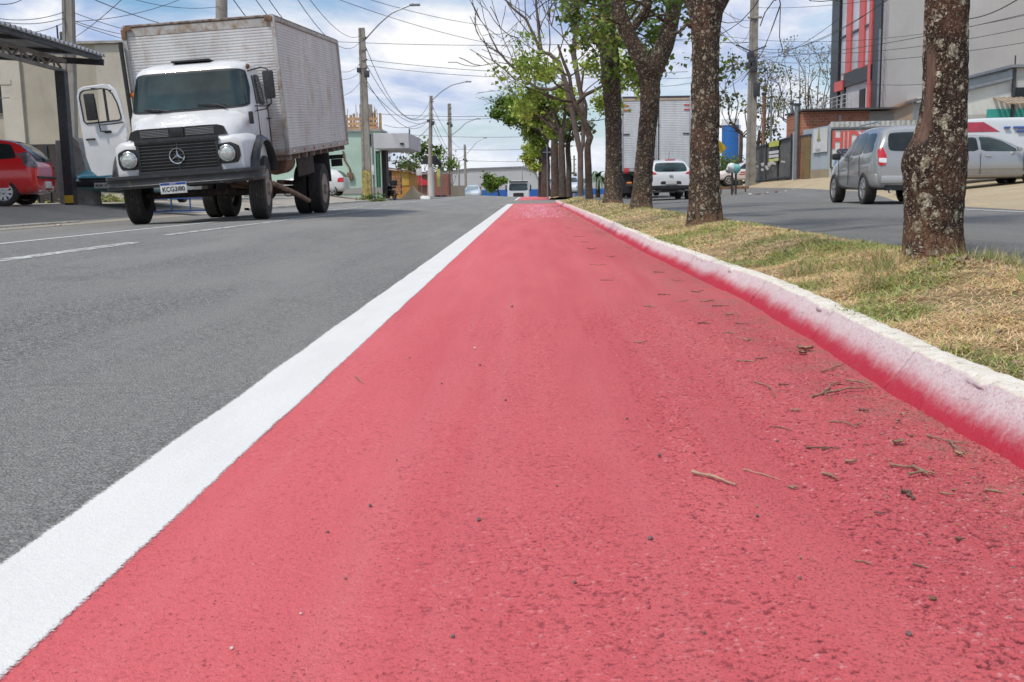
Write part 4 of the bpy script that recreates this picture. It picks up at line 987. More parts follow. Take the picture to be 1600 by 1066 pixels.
    for s in (-1, 1): b.rbox((s * .42, (y0 + y1) / 2, zb - .06), (.1, y1 - y0, .1), .01)
    b.build("floor_beams", M_alum_trim, T, xf=BX)
    b = MB(); b.path([(-W2 - .05, y0 - .1, 1.35), (-W2 - .05, y0 - .1, zt - .25)], .035, 10); b.rbox((-W2 - .03, y0 - .08, 1.7), (.08, .04, .04), .005); b.build("stack_pipe", M_black, T, xf=BX)
    b = MB(); b.rbox((-W2 - .0, y0 - .05, 2.02), (.09, .05, .07), .015); b.build("marker_light", M_amber, T, xf=BX)
    b = MB(); b.rbox((.85, y1 + .05, .62), (.5, .1, .09), .01); b.rbox((.95, y1 + .02, .49), (.25, .06, .16), .01); b.build("rear_bumper", M_black, T, xf=BX)
    return T
build_truck()

# ------------------------------------------------------------------ car builder
def car(name, label, cat, loc, ang, st, paint, wheels, wr=.31, ww=.2, rim_m=None, spokes=5, extras=(), group=None, cutw=True, lv=2, boxy=False):
    """st: rows (x, zbottom, zmid, zbelt, ztop, half width, top half width), rear to front; +x is forward, ang turns +x (deg from +X)"""
    T = thing(name, label, cat, loc, radians(ang), group); mb = MB(); R_ = []
    for x, zb, zm, zbe, zt, w, wt in st:
        h = [(0, zb), (w * .82, zb), (w * .97, zb + .07), (w, zm), (w * .975, zbe), (wt + (w * .975 - wt) * .12, zt - (zt - zbe) * .12), (wt * .80, zt - .004), (0, zt + .01)]
        if boxy: h = [(0, zb), (w * .90, zb), (w * .99, zb + .07), (w, zm), (w, zbe), (wt * 1.03, zt - .22), (wt * .99, zt - .05), (wt * .9, zt), (wt * .5, zt + .012), (0, zt + .015)]
        ring = [Vector((x, y, z)) for y, z in h] + [Vector((x, -y, z)) for y, z in h[-2:0:-1]]; R_.append(ring)
    mb.rings(R_); body = mb.build("body", paint, T, 0); subsurf(body, lv); apply_mods(body, 50)
    if cutw:
        cs = []
        for x, y, z in wheels:
            s = 1 if y > 0 else -1; c_ = MB(); c_.cyl((x, y - s * ww * 1.25, z), (x, s * (abs(y) + .5), z), wr * 1.13, n=36); cs.append(c_.build("cut", M_under))
        cut(body, cs)
    bv = bvh_of(body)
    for e in extras:
        ax, sg, poly, m, nm, off = e[:6]; k = e[6] if len(e) > 6 else {}
        if 'rnd' not in k: k['rnd'] = 3
        for s in ((1, -1) if sg == 0 else (sg,)):
            pp = poly
            decal(bv, pp, ax, s, m, nm, T, off, **k)
        if ax == 'X' and k.get('mirror'): pass
    for i, (x, y, z) in enumerate(wheels): wheel(T, (x, y, z), wr, ww, 1 if y > 0 else -1, wr * .66, M_tyre, rim_m or M_alloy, spokes)
    return T, body, bv
def m_paint(name, col, metal=0., rough=.3, var=.04):
    g = G(name); v = g.tc.outputs["Object"]; c = g.ramp(g.noise(v, 1.5, 4), .3, .7, tuple(x * (1 - var) for x in col), tuple(min(1, x * (1 + var)) for x in col))
    z = g.sep(v)[2]; c = g.mix(g.math('MULTIPLY', g.mr(z, .55, .2), g.mr(g.noise(v, 9, 5, .7), .35, .7, 0, .5)), c, (.28, .24, .19))
    return g.done(c, rough, None, metal, .8)
def wset(xr, xf_, y, r): return [(xr, y, r), (xf_, y, r), (xr, -y, r), (xf_, -y, r)]
def ybox(mb_args, name, m, T, **k):
    b = MB()
    for c, d, r in mb_args: b.rbox(c, d, r)
    return b.build(name, m, T, **k)
def px_mirror(poly): return [(-a, b) for a, b in poly][::-1]

# silver SUV on the right
P_silver = m_paint("silver_paint", (.36, .36, .355), .55, .30)
suv_st = [(-2.17, .44, .58, .70, .78, .66, .55), (-2.14, .36, .58, .80, .95, .80, .70), (-2.08, .33, .60, .98, 1.12, .86, .76), (-2.02, .32, .66, 1.02, 1.30, .885, .72), (-1.88, .31, .70, 1.03, 1.52, .895, .67), (-1.70, .30, .70, 1.04, 1.635, .90, .655),
          (-1.2, .29, .70, 1.03, 1.68, .90, .66), (-.3, .29, .69, 1.02, 1.69, .90, .66), (.30, .29, .69, 1.01, 1.62, .90, .64), (.75, .29, .68, 1.0, 1.30, .895, .66), (1.15, .29, .68, .99, 1.06, .89, .70), (1.7, .30, .66, .92, .98, .86, .66), (2.05, .34, .60, .80, .86, .78, .58), (2.17, .42, .56, .68, .72, .60, .45)]
ww_ = wset(-1.33, 1.30, .79, .345)
SV, _, bv = car("suv", "silver sport utility vehicle with roof rails seen from behind, half hidden by the nearest tree", "suv", (8.17, 23.85, gzf(8.4, 24)), 87, suv_st, P_silver, ww_, .345, .235, extras=[
    ('X', -1, [(-.60, 1.10), (.60, 1.10), (.56, 1.50), (-.56, 1.50)], M_glass, "rear_window", .008),
    ('Y', 0, [(-1.82, 1.10), (-1.05, 1.08), (-1.05, 1.52), (-1.62, 1.50)], M_glass, "side_window", .006),
    ('Y', 0, [(-1.0, 1.08), (-.12, 1.06), (-.12, 1.56), (-1.0, 1.54)], M_glass, "side_window", .006),
    ('Y', 0, [(-.06, 1.06), (.78, 1.05), (.36, 1.44), (.12, 1.55), (-.06, 1.56)], M_glass, "side_window", .006),
    ('Y', 0, [(-2.12, .36), (-1.78, .34), (-1.78, .62), (-2.12, .66)], m_paint("silver_bumper", (.40, .40, .40), .4, .45), "bumper_corner", .012)])
for s in (1, -1):
    decal(bv, [(s * .66, .80), (s * .80, .82), (s * .80, 1.13), (s * .70, 1.20), (s * .63, 1.0)], 'X', -1, M_red_l, "tail_light", SV, .02, far=20)
    b = MB(); b.path([(-1.5, s * .62, 1.70), (-1.4, s * .62, 1.745), (.0, s * .62, 1.75), (.15, s * .62, 1.70)], .018, 8); b.build("roof_rail", M_alum_trim if 0 else M_alloy, SV)
    ybox([((.72, s * .98, 1.08), (.10, .20, .15), .05)], "mirror", M_black, SV); ybox([((-.45, s * .905, .93), (.16, .03, .035), .012), ((.42, s * .905, .93), (.16, .03, .035), .012)], "door_handle", P_silver, SV)
    b = MB(); b.bar((-.09, s * .903, .42), (-.09, s * .903, 1.05), .008, .012, (0, 1, 0)); b.build("door_gap", M_ink, SV); b = MB(); b.bar((-1.02, s * .903, .60), (-1.02, s * .903, 1.05), .008, .012, (0, 1, 0)); b.build("door_gap", M_ink, SV); b = MB(); b.bar((.83, s * .90, .50), (.80, s * .90, 1.02), .008, .012, (0, 1, 0)); b.build("door_gap", M_ink, SV)
for s in (1, -1): decal(bv, [(s * .64, .86), (s * .79, .88), (s * .79, .97), (s * .635, .96)], 'X', -1, M_white_l, "reverse_lamp", SV, .024)
ybox([((-2.16, 0, .52), (.10, 1.5, .16), .04)], "bumper", m_paint("silver_bumper2", (.42, .42, .42), .4, .45), SV); ybox([((-2.10, .0, .36), (.1, 1.3, .14), .03)], "bumper_valance", M_black, SV)
ybox([((-2.12, 0, .90), (.04, .50, .16), .02)], "plate_recess", M_black, SV); ybox([((-2.145, 0, .88), (.02, .40, .12), .005)], "number_plate", M_plate_g, SV)
b = MB(); b.bar((-2.04, -.3, 1.12), (-2.03, .12, 1.16), .02, .03); b.build("wiper", M_black, SV)
b = MB(); b.path([(-2.15, .55, .27), (-2.25, .55, .27)], .035, 10); b.build("exhaust_pipe", M_chrome, SV)

# silver sedan standing crosswise behind it
sed_st = [(-2.25, .42, .58, .72, .80, .62, .5), (-2.2, .32, .60, .86, .98, .78, .62), (-1.95, .26, .62, .92, 1.04, .85, .64), (-1.55, .22, .62, .93, 1.08, .87, .60), (-1.15, .20, .62, .93, 1.30, .875, .58), (-.65, .20, .62, .93, 1.425, .88, .58), (-.1, .20, .62, .92, 1.45, .88, .585),
          (.35, .20, .62, .91, 1.40, .88, .58), (.85, .20, .61, .90, 1.16, .88, .60), (1.2, .20, .60, .88, .98, .87, .64), (1.7, .24, .58, .82, .90, .85, .62), (2.1, .30, .55, .72, .78, .78, .55), (2.25, .38, .52, .62, .66, .58, .42)]
P_silver2 = m_paint("silver_sedan_paint", (.36, .365, .375), .6, .3)
SD_, _, bv = car("sedan", "silver sedan seen side-on to the right of the nearest tree", "car", (12.75, 30.0, gzf(13, 28.4) - .0), 2, sed_st, P_silver2, wset(-1.35, 1.32, .77, .31), .31, .2, extras=[
    ('Y', 0, [(-1.42, .98), (-.28, .97), (-.28, 1.37), (-.95, 1.33)], M_glass, "side_window", .006, {'rnd': 1}),
    ('Y', 0, [(-.20, .97), (.92, .95), (.42, 1.27), (.1, 1.365), (-.20, 1.38)], M_glass_t, "side_window", .006, {'rnd': 1})])
for s in (1, -1):
    ybox([((.78, s * .95, 1.0), (.12, .18, .12), .05)], "mirror", P_silver2, SD_); ybox([((-1.0, s * .885, .84), (.17, .03, .035), .012), ((-.02, s * .885, .84), (.17, .03, .035), .012)], "door_handle", M_chrome, SD_)
    b = MB(); b.bar((-.24, s * .878, .32), (-.24, s * .878, .93), .008, .012, (0, 1, 0)); b.build("door_gap", M_ink, SD_); b = MB(); b.bar((.98, s * .876, .40), (.95, s * .876, .92), .008, .012, (0, 1, 0)); b.build("door_gap", M_ink, SD_); b = MB(); b.bar((-1.3, s * .874, .62), (-1.38, s * .87, .93), .008, .012, (0, 1, 0)); b.build("door_gap", M_ink, SD_)
    b = MB(); b.bar((-1.0, s * .885, .50), (1.0, s * .885, .50), .012, .03, (0, 1, 0)); b.bar((-1.0, s * .872, .33), (1.0, s * .872, .33), .012, .02, (0, 1, 0)); b.build("side_moulding", P_silver2, SD_)

# red hatchback, rear towards the road
P_red = m_paint("red_paint", (.74, .016, .02), 0, .2)
hb = [(-1.90, .40, .56, .68, .78, .60, .5), (-1.88, .30, .58, .82, .92, .74, .62), (-1.80, .26, .60, .93, 1.04, .79, .64), (-1.68, .24, .62, .95, 1.20, .80, .60), (-1.45, .22, .62, .95, 1.38, .805, .56), (-1.1, .20, .62, .94, 1.44, .81, .555), (-.4, .20, .62, .93, 1.455, .81, .56), (.2, .20, .62, .92, 1.41, .81, .56),
      (.7, .20, .61, .91, 1.14, .81, .58), (1.0, .20, .60, .90, .99, .80, .62), (1.45, .24, .58, .84, .92, .79, .58), (1.75, .30, .55, .74, .80, .72, .5), (1.87, .38, .52, .62, .66, .55, .4)]
RC, _, bv = car("hatchback", "shiny red hatchback parked under the carport at the left edge, rear facing the road", "car", (-12.55, 22.45, gzf(-12, 22.5)), 190, hb, P_red, wset(-1.2, 1.17, .70, .29), .29, .19, spokes=9, extras=[
    ('X', -1, [(-.58, 1.0), (.58, 1.0), (.50, 1.34), (-.50, 1.34)], M_glass_l, "rear_window", .012),
    ('Y', 0, [(-1.52, 1.0), (-1.02, .98), (-1.02, 1.33), (-1.38, 1.31)], M_glass, "side_window", .006),
    ('Y', 0, [(-.95, .98), (-.1, .97), (-.1, 1.36), (-.95, 1.35)], M_glass, "side_window", .006),
    ('Y', 0, [(-.03, .97), (.72, .96), (.3, 1.27), (-.03, 1.35)], M_glass, "side_window", .006)])
M_smoke = pm("smoked_lamp", (.16, .13, .14), .12, coat=.9, var=.5, vs_=14)
for s in (1, -1):
    decal(bv, [(s * .60, .80), (s * .775, .80), (s * .775, 1.10), (s * .69, 1.17), (s * .62, 1.02)], 'X', -1, M_smoke, "tail_light", RC, .018)
    decal(bv, [(-1.83, .80), (-1.66, .84), (-1.58, 1.12), (-1.70, 1.16), (-1.84, 1.0)], 'Y', s, M_smoke, "tail_light", RC, .010)
    b = MB(); b.bar((-.98, s * .813, .42), (-.98, s * .813, .96), .008, .01, (0, 1, 0)); b.build("door_gap", M_ink, RC); ybox([((.66, s * .88, 1.0), (.1, .16, .12), .05)], "mirror", P_red, RC)
decal(bv, [(-.64, .93), (.64, .93), (.58, 1.40), (-.58, 1.40)], 'X', -1, M_black, "window_seal", RC, .004)
ybox([((-1.895, 0, .60), (.05, 1.36, .045), .012)], "bumper_strip", M_black, RC); ybox([((-1.90, 0, .44), (.06, .42, .15), .01)], "number_plate", M_plate, RC)
ybox([((-1.88, 0, .30), (.05, 1.2, .03), .01)], "bumper_trim", M_chrome, RC)
b = MB(); b.path([(-1.8, 0, .32), (-2.0, 0, .30), (-2.0, 0, .38)], .02, 8); b.lathe([(.004, .40), (.028, .42), (.028, .45), (.004, .47)], 10, 'Z', (-2.0, 0, -.05)); b.build("tow_hook", M_chrome, RC)
b = MB(); b.bar((-1.86, 0, 1.0), (-1.72, .35, 1.14), .02, .02); b.rbox((-1.86, 0, .98), (.06, .08, .06), .02); b.build("wiper", M_black, RC)
b = MB(); b.bar((-1.83, -.6, .785), (-1.2, -.81, .785), .01, .02); b.build("side_strip", M_black, RC)

# teal car nosing out behind the truck door
P_teal = m_paint("teal_paint", (.10, .38, .46), 0, .3)
TC_, _, bv = car("old_saloon", "old teal saloon with black bumper facing the road, peeping out below the truck's open door", "car", (-10.2, 26.9, gzf(-10.6, 26)), -90, [(r[0], r[1] + .06, r[2] + .06, r[3] - .02, r[4] + (.0 if r[4] < 1.1 else -.05), r[5], r[6]) for r in sed_st], P_teal, wset(-1.25, 1.3, .68, .30), .30, .17, extras=[
    ('X', 1, [(-.60, .98), (.60, .98), (.52, 1.32), (-.52, 1.32)], M_glass_l, "windshield", .01)])
ybox([((2.25, 0, .50), (.14, 1.66, .15), .04)], "bumper", M_blackp, TC_); ybox([((2.22, 0, .615), (.08, 1.2, .06), .02)], "grille", M_black, TC_)
pl = ybox([((2.335, .0, .46), (.015, .40, .13), .004)], "number_plate", M_plate_g, TC_)
text("MQM 1301", .09, "plate_number", M_ink, pl, (2.345, 0, .43), (pi / 2, 0, pi / 2), .8, .001, .001, 'CENTER')
for s in (-1, 1): ybox([((2.235, s * .70, .66), (.08, .16, .10), .03)], "headlight", M_clear, TC_)

# white hatchback seen from behind in the right carriageway
P_wh = m_paint("white_paint", (.60, .61, .62), 0, .28)
hb2 = [(x, zb + .08, zm + .06, zbe + .06, zt + .06 if zt > 1 else zt + .04, w * 1.07, wt * 1.07) for x, zb, zm, zbe, zt, w, wt in hb]
WH, _, bv = car("hatchback", "white hatchback with high brake light driving away between the two middle trees", "car", (5.15, 40.0, gzf(5, 40)), 91, hb2, P_wh, wset(-1.2, 1.2, .75, .31), .31, .21, extras=[
    ('X', -1, [(-.62, 1.04), (.62, 1.04), (.54, 1.38), (-.54, 1.38)], M_glass_t, "rear_window", .010)])
decal(bv, [(-.66, .24), (.66, .24), (.78, .55), (-.78, .55)], 'X', -1, M_black, "lower_bumper", WH, .012)
decal(bv, [(-.40, .58), (.40, .58), (.36, .70), (-.36, .70)], 'X', -1, M_black, "plate_recess", WH, .006)
for s in (1, -1): decal(bv, [(s * .50, .96), (s * .82, .93), (s * .82, 1.06), (s * .62, 1.04)], 'X', -1, M_red_l, "tail_light", WH, .015)
ybox([((-1.62, 0, 1.47), (.05, .36, .05), .01)], "brake_light", M_red_l, WH); ybox([((-1.935, 0, .64), (.02, .4, .11), .005)], "number_plate", M_plate_g, WH)
b = MB(); b.path([(-1.3, 0, 1.50), (-1.45, 0, 1.78)], .008, 6); b.build("aerial", M_black, WH)
b = MB(); b.bar((-1.84, -.15, 1.11), (-1.83, .3, 1.15), .02, .03); b.build("wiper", M_black, WH); ybox([((-1.92, 0, .90), (.03, .14, .07), .02)], "badge", M_chrome, WH)

# box truck ahead of it
def rear_truck(name, label, loc, ang, W_, z0, z1, L_, scale=1):
    T = thing(name, label, "truck", loc, ang); h = W_ / 2      # +y is forward
    b = MB(); b.box((0, L_ / 2, (z0 + z1) / 2), (W_ - .05, L_ - .05, z1 - z0 - .03)); b.build("box_core", pm("box_inner", (.30, .29, .27), .7), T, smooth=0)
    M_w = m_alum("white_corrugated", (.62, .63, .64), (.48, .44, .38), .35, metal=.1) if "white_corrugated" not in bpy.data.materials else bpy.data.materials["white_corrugated"]
    for s in (-1, 1):
        b = MB(); corrug(b, (s * .012, 0, 0), (s * (h - .04), 0, 0), z0 + .12, z1 - .14, .075, .015, (0, -1, 0)); b.build("rear_door", M_w, T, 0)
        b = MB(); corrug(b, (s * (h - .02), 0, 0), (s * (h - .02), L_, 0), z0 + .1, z1 - .1, .075, .015, (s, 0, 0)); b.build("side_wall", M_w, T, 0)
        b = MB(); b.path([(s * .10, -.04, z0 + .1), (s * .10, -.04, z1 - .15)], .018, 8)
        for z in (z0 + .5, z1 - 1.2): b.rbox((s * .10, -.04, z), (.08, .04, .06), .01)
        b.build("lock_bar", M_under, T)
        for z in (z1 - .35, z1 - .55): b = MB(); b.rbox((s * (h - .16), -.03, z), (.25, .03, .06), .01); b.build("hinge", M_red_l, T)
        b = MB(); b.rbox((s * (h - .18), -.03, (z0 + z1) / 2), (.3, .03, .05), .01); b.build("hinge", M_black, T)
        b = MB(); b.rbox((s * (h - .18), -.05, z0 + .02), (.2, .06, .22), .02); b.build("tail_light", M_red_l, T)
        b = MB(); b.rbox((s * (h - .30), -.06, .62), (.22, .05, .12), .02); b.build("indicator", M_amber, T)
        b = MB(); b.rbox((s * (h - .25), .75, .62), (.5, .03, .85), .01); b.build("mudflap", M_black, T)
        for x in (h - .2, h - .5): wheel(T, (s * x, 1.4, .5), .5, .26, s, .29, M_tyre, M_rim_t, rot=Matrix.Rotation(-pi / 2, 4, 'Z'), style='rear')
        wheel(T, (s * (h - .25), L_ + .9, .5), .5, .26, s, .29, M_tyre, M_rim_t, rot=Matrix.Rotation(-pi / 2, 4, 'Z'), style='front')
    b = MB()
    for s in (-1, 1): b.rbox((s * (h - .01), -.01, (z0 + z1) / 2), (.07, .07, z1 - z0), .01)
    b.rbox((0, -.01, z0 + .04), (W_ - .1, .06, .13), .01); b.build("rear_frame", pm("box_frame", (.36, .36, .37), .5, .3), T)
    b = MB(); b.rbox((0, L_ / 2, z1), (W_ + .03, L_ + .03, .10), .015); b.build("roof", pm("dark_roof_edge", (.05, .045, .06), .6), T)
    b = MB(); b.rbox((0, -.015, z1 - .10), (W_ - .1, .05, .10), .01); b.build("header", pm("tan_header", (.42, .33, .24), .7, dirt=.3), T)
    b = MB(); b.rbox((0, L_ / 2 + 1, .85), (.9, L_ + 2, .22), .02); b.rbox((0, 1.4, .5), (W_ - .5, .16, .16), .03); b.build("chassis_frame", M_under, T)
    b = MB(); b.rbox((0, -.05, .55), (W_ - .3, .08, .13), .02); b.build("underrun_bar", M_under, T)
    b = MB(); b.rbox((0, L_ + 1.1, 1.65), (2.2, 1.7, 1.9), .15); b.build("cab", P_wh, T)
    return T
p1 = at(972, 300, 46); p2 = at(1078, 300, 46)
rear_truck("box_truck", "tall white corrugated box truck driving away, seen from behind between the trees", ((p1.x + p2.x) / 2, 46, gzf(5.5, 46) + .05), radians(2), p2.x - p1.x, 1.15, at(1024, 152, 46).z - gzf(5.5, 46) - .05, 7.0)

# oncoming far vehicles over the crest
fs = at(739, 300, 103); zf = gzf(fs.x, 103)
FS, _, bv = car("sedan", "small pale bluish white car coming over the crest, left of the far white truck", "car", (fs.x, 103, zf), -90, sed_st, m_paint("pale_blue_white", (.62, .68, .72), 0, .3), wset(-1.35, 1.32, .77, .31), extras=[
    ('X', 1, [(-.62, .99), (.62, .99), (.54, 1.34), (-.54, 1.34)], M_glass_l, "windshield", .01), ('Y', 0, [(-1.2, .98), (.9, .95), (.2, 1.36), (-.8, 1.36)], M_glass_t, "side_window", .006)], cutw=False)
ft = at(810, 300, 118)
def far_truck():
    T = thing("truck", "white flat-fronted truck facing us on the crest, in front of the far warehouse", "truck", (ft.x, 118, gzf(ft.x, 118)), 0)
    b = MB(); b.rings([rr(1.25, -.0, 2.0, .18, .1, z) for z in (.55, 1.5)] + [rr(1.24, .03, 2.0, .18, .1, 2.0), rr(1.2, .18, 2.0, .2, .1, 2.75), rr(1.1, .35, 1.95, .2, .1, 2.88)]); c_ = b.build("cab", P_wh, T, 35); bv = bvh_of(c_)
    decal(bv, [(-1.08, 1.75), (1.08, 1.75), (1.02, 2.55), (-1.02, 2.55)], 'Y', -1, M_glass_t, "windshield", T, .02, rnd=1)
    decal(bv, [(-.6, 1.0), (.6, 1.0), (.6, 1.5), (-.6, 1.5)], 'Y', -1, M_black, "grille", T, .02, rnd=1)
    b = MB(); b.rbox((0, .05, 2.78), (2.2, .35, .12), .04); b.build("sun_visor", M_black, T)
    b = MB(); b.rbox((0, -.05, .62), (2.4, .3, .35), .06); b.build("bumper", P_wh, T)
    for s in (-1, 1):
        b = MB(); b.rbox((s * 1.4, .1, 2.05), (.16, .1, .7), .03); b.build("mirror", M_black, T); b = MB(); b.rbox((s * .9, -.22, .95), (.3, .05, .16), .02); b.build("headlight", M_clear, T)
        wheel(T, (s * 1.0, 1.0, .5), .5, .28, s, .29, M_tyre, M_rim_t, rot=Matrix.Rotation(-pi / 2, 4, 'Z'), style='front')
    b = MB(); b.rbox((0, 4.8, .9), (2.4, 5.2, .3), .03); b.build("flatbed", M_under, T)
far_truck()
# vehicles glimpsed behind things
p = at(884, 300, 75)
CW, _, bv = car("sedan", "white and blue car glimpsed between the thin far trunks of the median", "car", (p.x + .3, 76, gzf(p.x, 76)), -92, sed_st, m_paint("ice_white", (.66, .70, .74), 0, .3), wset(-1.35, 1.32, .77, .31), extras=[('X', 1, [(-.62, .99), (.62, .99), (.54, 1.34), (-.54, 1.34)], M_glass_t, "windshield", .01)], cutw=False)
for s in (-1, 1): ybox([((2.2, s * .6, .66), (.08, .28, .12), .03)], "headlight", M_clear, CW)
p = at(540, 300, 47)
CB, _, bv = car("hatchback", "white car whose tail shows just behind the parked truck's mudflap", "car", (-11.75, 56, gzf(-11, 56)), 178, hb, P_wh, wset(-1.2, 1.17, .70, .29), .29, .19, extras=[('X', -1, [(-.58, 1.0), (.58, 1.0), (.50, 1.34), (-.50, 1.34)], M_glass, "rear_window", .012)], cutw=False)
for s in (1, -1): decal(bv, [(-1.84, .72), (-1.5, .74), (-1.55, .96), (-1.84, .98)], 'Y', s, M_red_l, "tail_light", CB, .012)
# white-and-pink pickup by the side street
p = at(1148, 290, 56)
PK, _, bv = car("pickup", "pale pinkish white pickup with red lettering behind the bollards on the right", "pickup", (14.3, 68, gzf(14.3, 68)), 181, [(-2.45, .5, .66, .80, .92, .72, .62), (-2.4, .36, .66, .95, 1.02, .82, .70), (-1.6, .34, .68, .98, 1.04, .85, .74), (-1.0, .34, .68, .98, 1.05, .85, .74), (-.92, .34, .68, .98, 1.08, .85, .72), (-.84, .34, .68, .99, 1.48, .85, .60), (-.1, .34, .68, .98, 1.58, .85, .58),
    (.4, .34, .68, .97, 1.50, .85, .58), (.95, .34, .66, .96, 1.12, .85, .64), (1.3, .34, .66, .95, 1.02, .84, .66), (2.0, .36, .62, .86, .92, .80, .6), (2.3, .44, .58, .7, .76, .65, .5)], m_paint("pinkish_white", (.66, .60, .58), 0, .35), wset(-1.5, 1.45, .76, .33), .33, .22, boxy=True, extras=[
    ('Y', 0, [(-.62, 1.05), (.05, 1.04), (.05, 1.46), (-.55, 1.46)], M_glass, "side_window", .006), ('Y', 0, [(.12, 1.04), (.85, 1.03), (.4, 1.40), (.12, 1.46)], M_glass_t, "side_window", .006)])
b = MB()
for i in range(5): b.box((.1 + i * .14, .864, .84), (.09, .006, .09))
b.box((.35, .861, .84), (.8, .004, .02)); b.box((.35, .861, .70), (.9, .004, .05)); b.box((.35, .861, .77), (.02, .004, .14))
b.build("door_lettering", pm("red_print", (.55, .05, .05), .6), PK, smooth=0)

# white van behind the sedan
P_van = m_paint("van_white", (.56, .59, .61), 0, .32)
vs0 = at(1524, 300, 32)
van_st = [(a, b, c, d_ * .86, e * .86, f_, g_) for a, b, c, d_, e, f_, g_ in [(-2.9, .6, .8, 1.2, 1.9, .78, .70), (-2.85, .4, .8, 1.3, 2.16, .92, .82), (-2.4, .36, .8, 1.3, 2.24, .95, .84), (0, .35, .8, 1.3, 2.26, .95, .84), (1.2, .35, .8, 1.28, 2.22, .95, .82), (1.75, .35, .8, 1.24, 1.92, .95, .78), (2.25, .36, .78, 1.20, 1.42, .93, .76), (2.6, .40, .72, 1.02, 1.14, .88, .66), (2.8, .48, .66, .82, .9, .7, .5)]]
VN, _, bv = car("van", "long white van with blue lettering standing behind the silver sedan", "van", (14.35, 33.2, gzf(14.5, 33) - .02), 180, van_st, P_van, wset(-1.6, 1.7, .82, .34), .34, .22, boxy=True, extras=[
    ('Y', 0, [(1.0, 1.50), (-.10, 1.50), (.38, 1.80), (1.0, 1.80)], pm("dark_red_panel", (.36, .025, .05), .3, coat=.5), "red_cab_panel", .012, {'rnd': 0})])
b = MB()
rv = random.Random(3)
for row, z, x0, n in ((0, 1.62, -.25, 22), (1, 1.50, -.6, 13), (2, 1.12, -1.7, 12)):
    x = x0
    for i in range(n):
        w = rv.choice((.035, .05, .06)); 
        if rv.random() > .15: b.box((x, .90 if z > 1.3 else .955, z), (w, .16 if z > 1.3 else .06, .055))
        x -= w + .022
b.build("van_lettering", pm("blue_print", (.06, .12, .38), .5), VN, smooth=0)
# small black motorcycle in the mint building's doorway
def motorcycle(loc, rz):
    T = thing("motorcycle", "small black motorcycle parked in the doorway under the white canopy", "motorcycle", loc, rz)
    for y in (-.62, .62): b = MB(); b.lathe([(.23, -.04), (.30, -.045), (.305, 0), (.30, .045), (.23, .04), (.225, 0)], 24, 'X', (0, y, .305), close=True); b.path([(0, y, .08), (0, y, .53)], .012, 6); b.path([(0, y - .22, .305), (0, y + .22, .305)], .012, 6); b.build("wheel", M_tyre, T)
    b = MB(); b.path([(0, .62, .30), (0, .42, .75), (0, .36, .98)], .03, 8); b.path([(-.33, .28, 1.02), (0, .36, 1.0), (.33, .28, 1.02)], .016, 8); b.build("fork", M_chrome, T)
    b = MB(); b.rbox((0, .12, .74), (.24, .45, .20), .08); b.build("fuel_tank", M_blackp, T); b = MB(); b.rbox((0, -.38, .76), (.24, .62, .10), .05); b.build("seat", M_black, T)
    b = MB(); b.rbox((0, .0, .42), (.26, .42, .34), .08); b.path([(.1, .1, .3), (.14, -.3, .26), (.14, -.85, .36)], .035, 8); b.build("engine", M_under, T)
    b = MB(); b.lathe([(.004, .14), (.09, .1), (.09, .0), (.03, -.06)], 16, 'Y', (0, .42, .90)); b.build("headlight", M_clear, T)
    b = MB(); b.rbox((0, -.55, 1.0), (.36, .36, .32), .05); b.build("top_box", M_black, T)
pm_ = at(611, 300, 61); motorcycle((pm_.x, 61, gzf(pm_.x, 61)), radians(25))
# blue-framed handcart behind the truck
pc = at(288, 330, 24.5)
def handcart():
    T = thing("handcart", "blue-framed handcart with two small wheels standing behind the truck's front wheels", "cart", (pc.x, 24.5, gzf(pc.x, 24.5)), 0)
    M_bl = pm("blue_frame", (.03, .08, .26), .5)
    b = MB()
    for z in (.12, .42): b.bar((-.75, 0, z), (.65, 0, z), .03); b.bar((-.75, .7, z), (.65, .7, z), .03)
    for x in (-.75, -.3, .15, .65): b.bar((x, 0, .12), (x, 0, .42), .03); b.bar((x, 0, .42), (x, .7, .42), .03)
    b.build("frame", M_bl, T)
    for x in (-.9, .82): b = MB(); b.lathe([(.10, -.04), (.165, -.045), (.17, 0), (.165, .045), (.10, .04)], 22, 'X', (x, .35, .17), close=True); b.lathe([(.01, -.03), (.1, -.02), (.1, .02), (.01, .03)], 16, 'X', (x, .35, .17)); b.build("wheel", M_tyre, T)
    b = MB(); b.rbox((-.05, .35, .46), (1.4, .72, .04), .01); b.build("deck", M_rust, T)
handcart()
# ------------------------------------------------------------------ wall materials
def m_wall(name, col, dirt=(.25, .22, .18), amt=.5, sc=.6, rough=.85, grid=None, gcol=None, streak=True):
    if name in bpy.data.materials: return bpy.data.materials[name]
    g = G(name); v = g.tc.outputs["Object"]
    c = g.ramp(g.noise(v, sc * 1.4, 6, .6), .3, .7, tuple(x * .86 for x in col), tuple(min(1, x * 1.10) for x in col))
    d = g.ramp(g.noise(g.mapping(v, (1, 1, .35) if streak else (1, 1, 1)), sc * 3, 8, .72, .5), .55, .72); c = g.mix(g.math('MULTIPLY', d, amt), c, dirt)
    if grid:
        p = g.sep(v); ln = None
        for ax, st in grid:
            f = g.math('FRACT', g.math('DIVIDE', p[ax], st)); m_ = g.math('LESS_THAN', f, .06); ln = m_ if ln is None else g.math('MAXIMUM', ln, m_)
        c = g.mix(g.math('MULTIPLY', ln, .35), c, gcol or tuple(x * .5 for x in col))
    return g.done(c, rough, g.bump(g.noise(v, 25, 5, .6), .01), spec=.3)
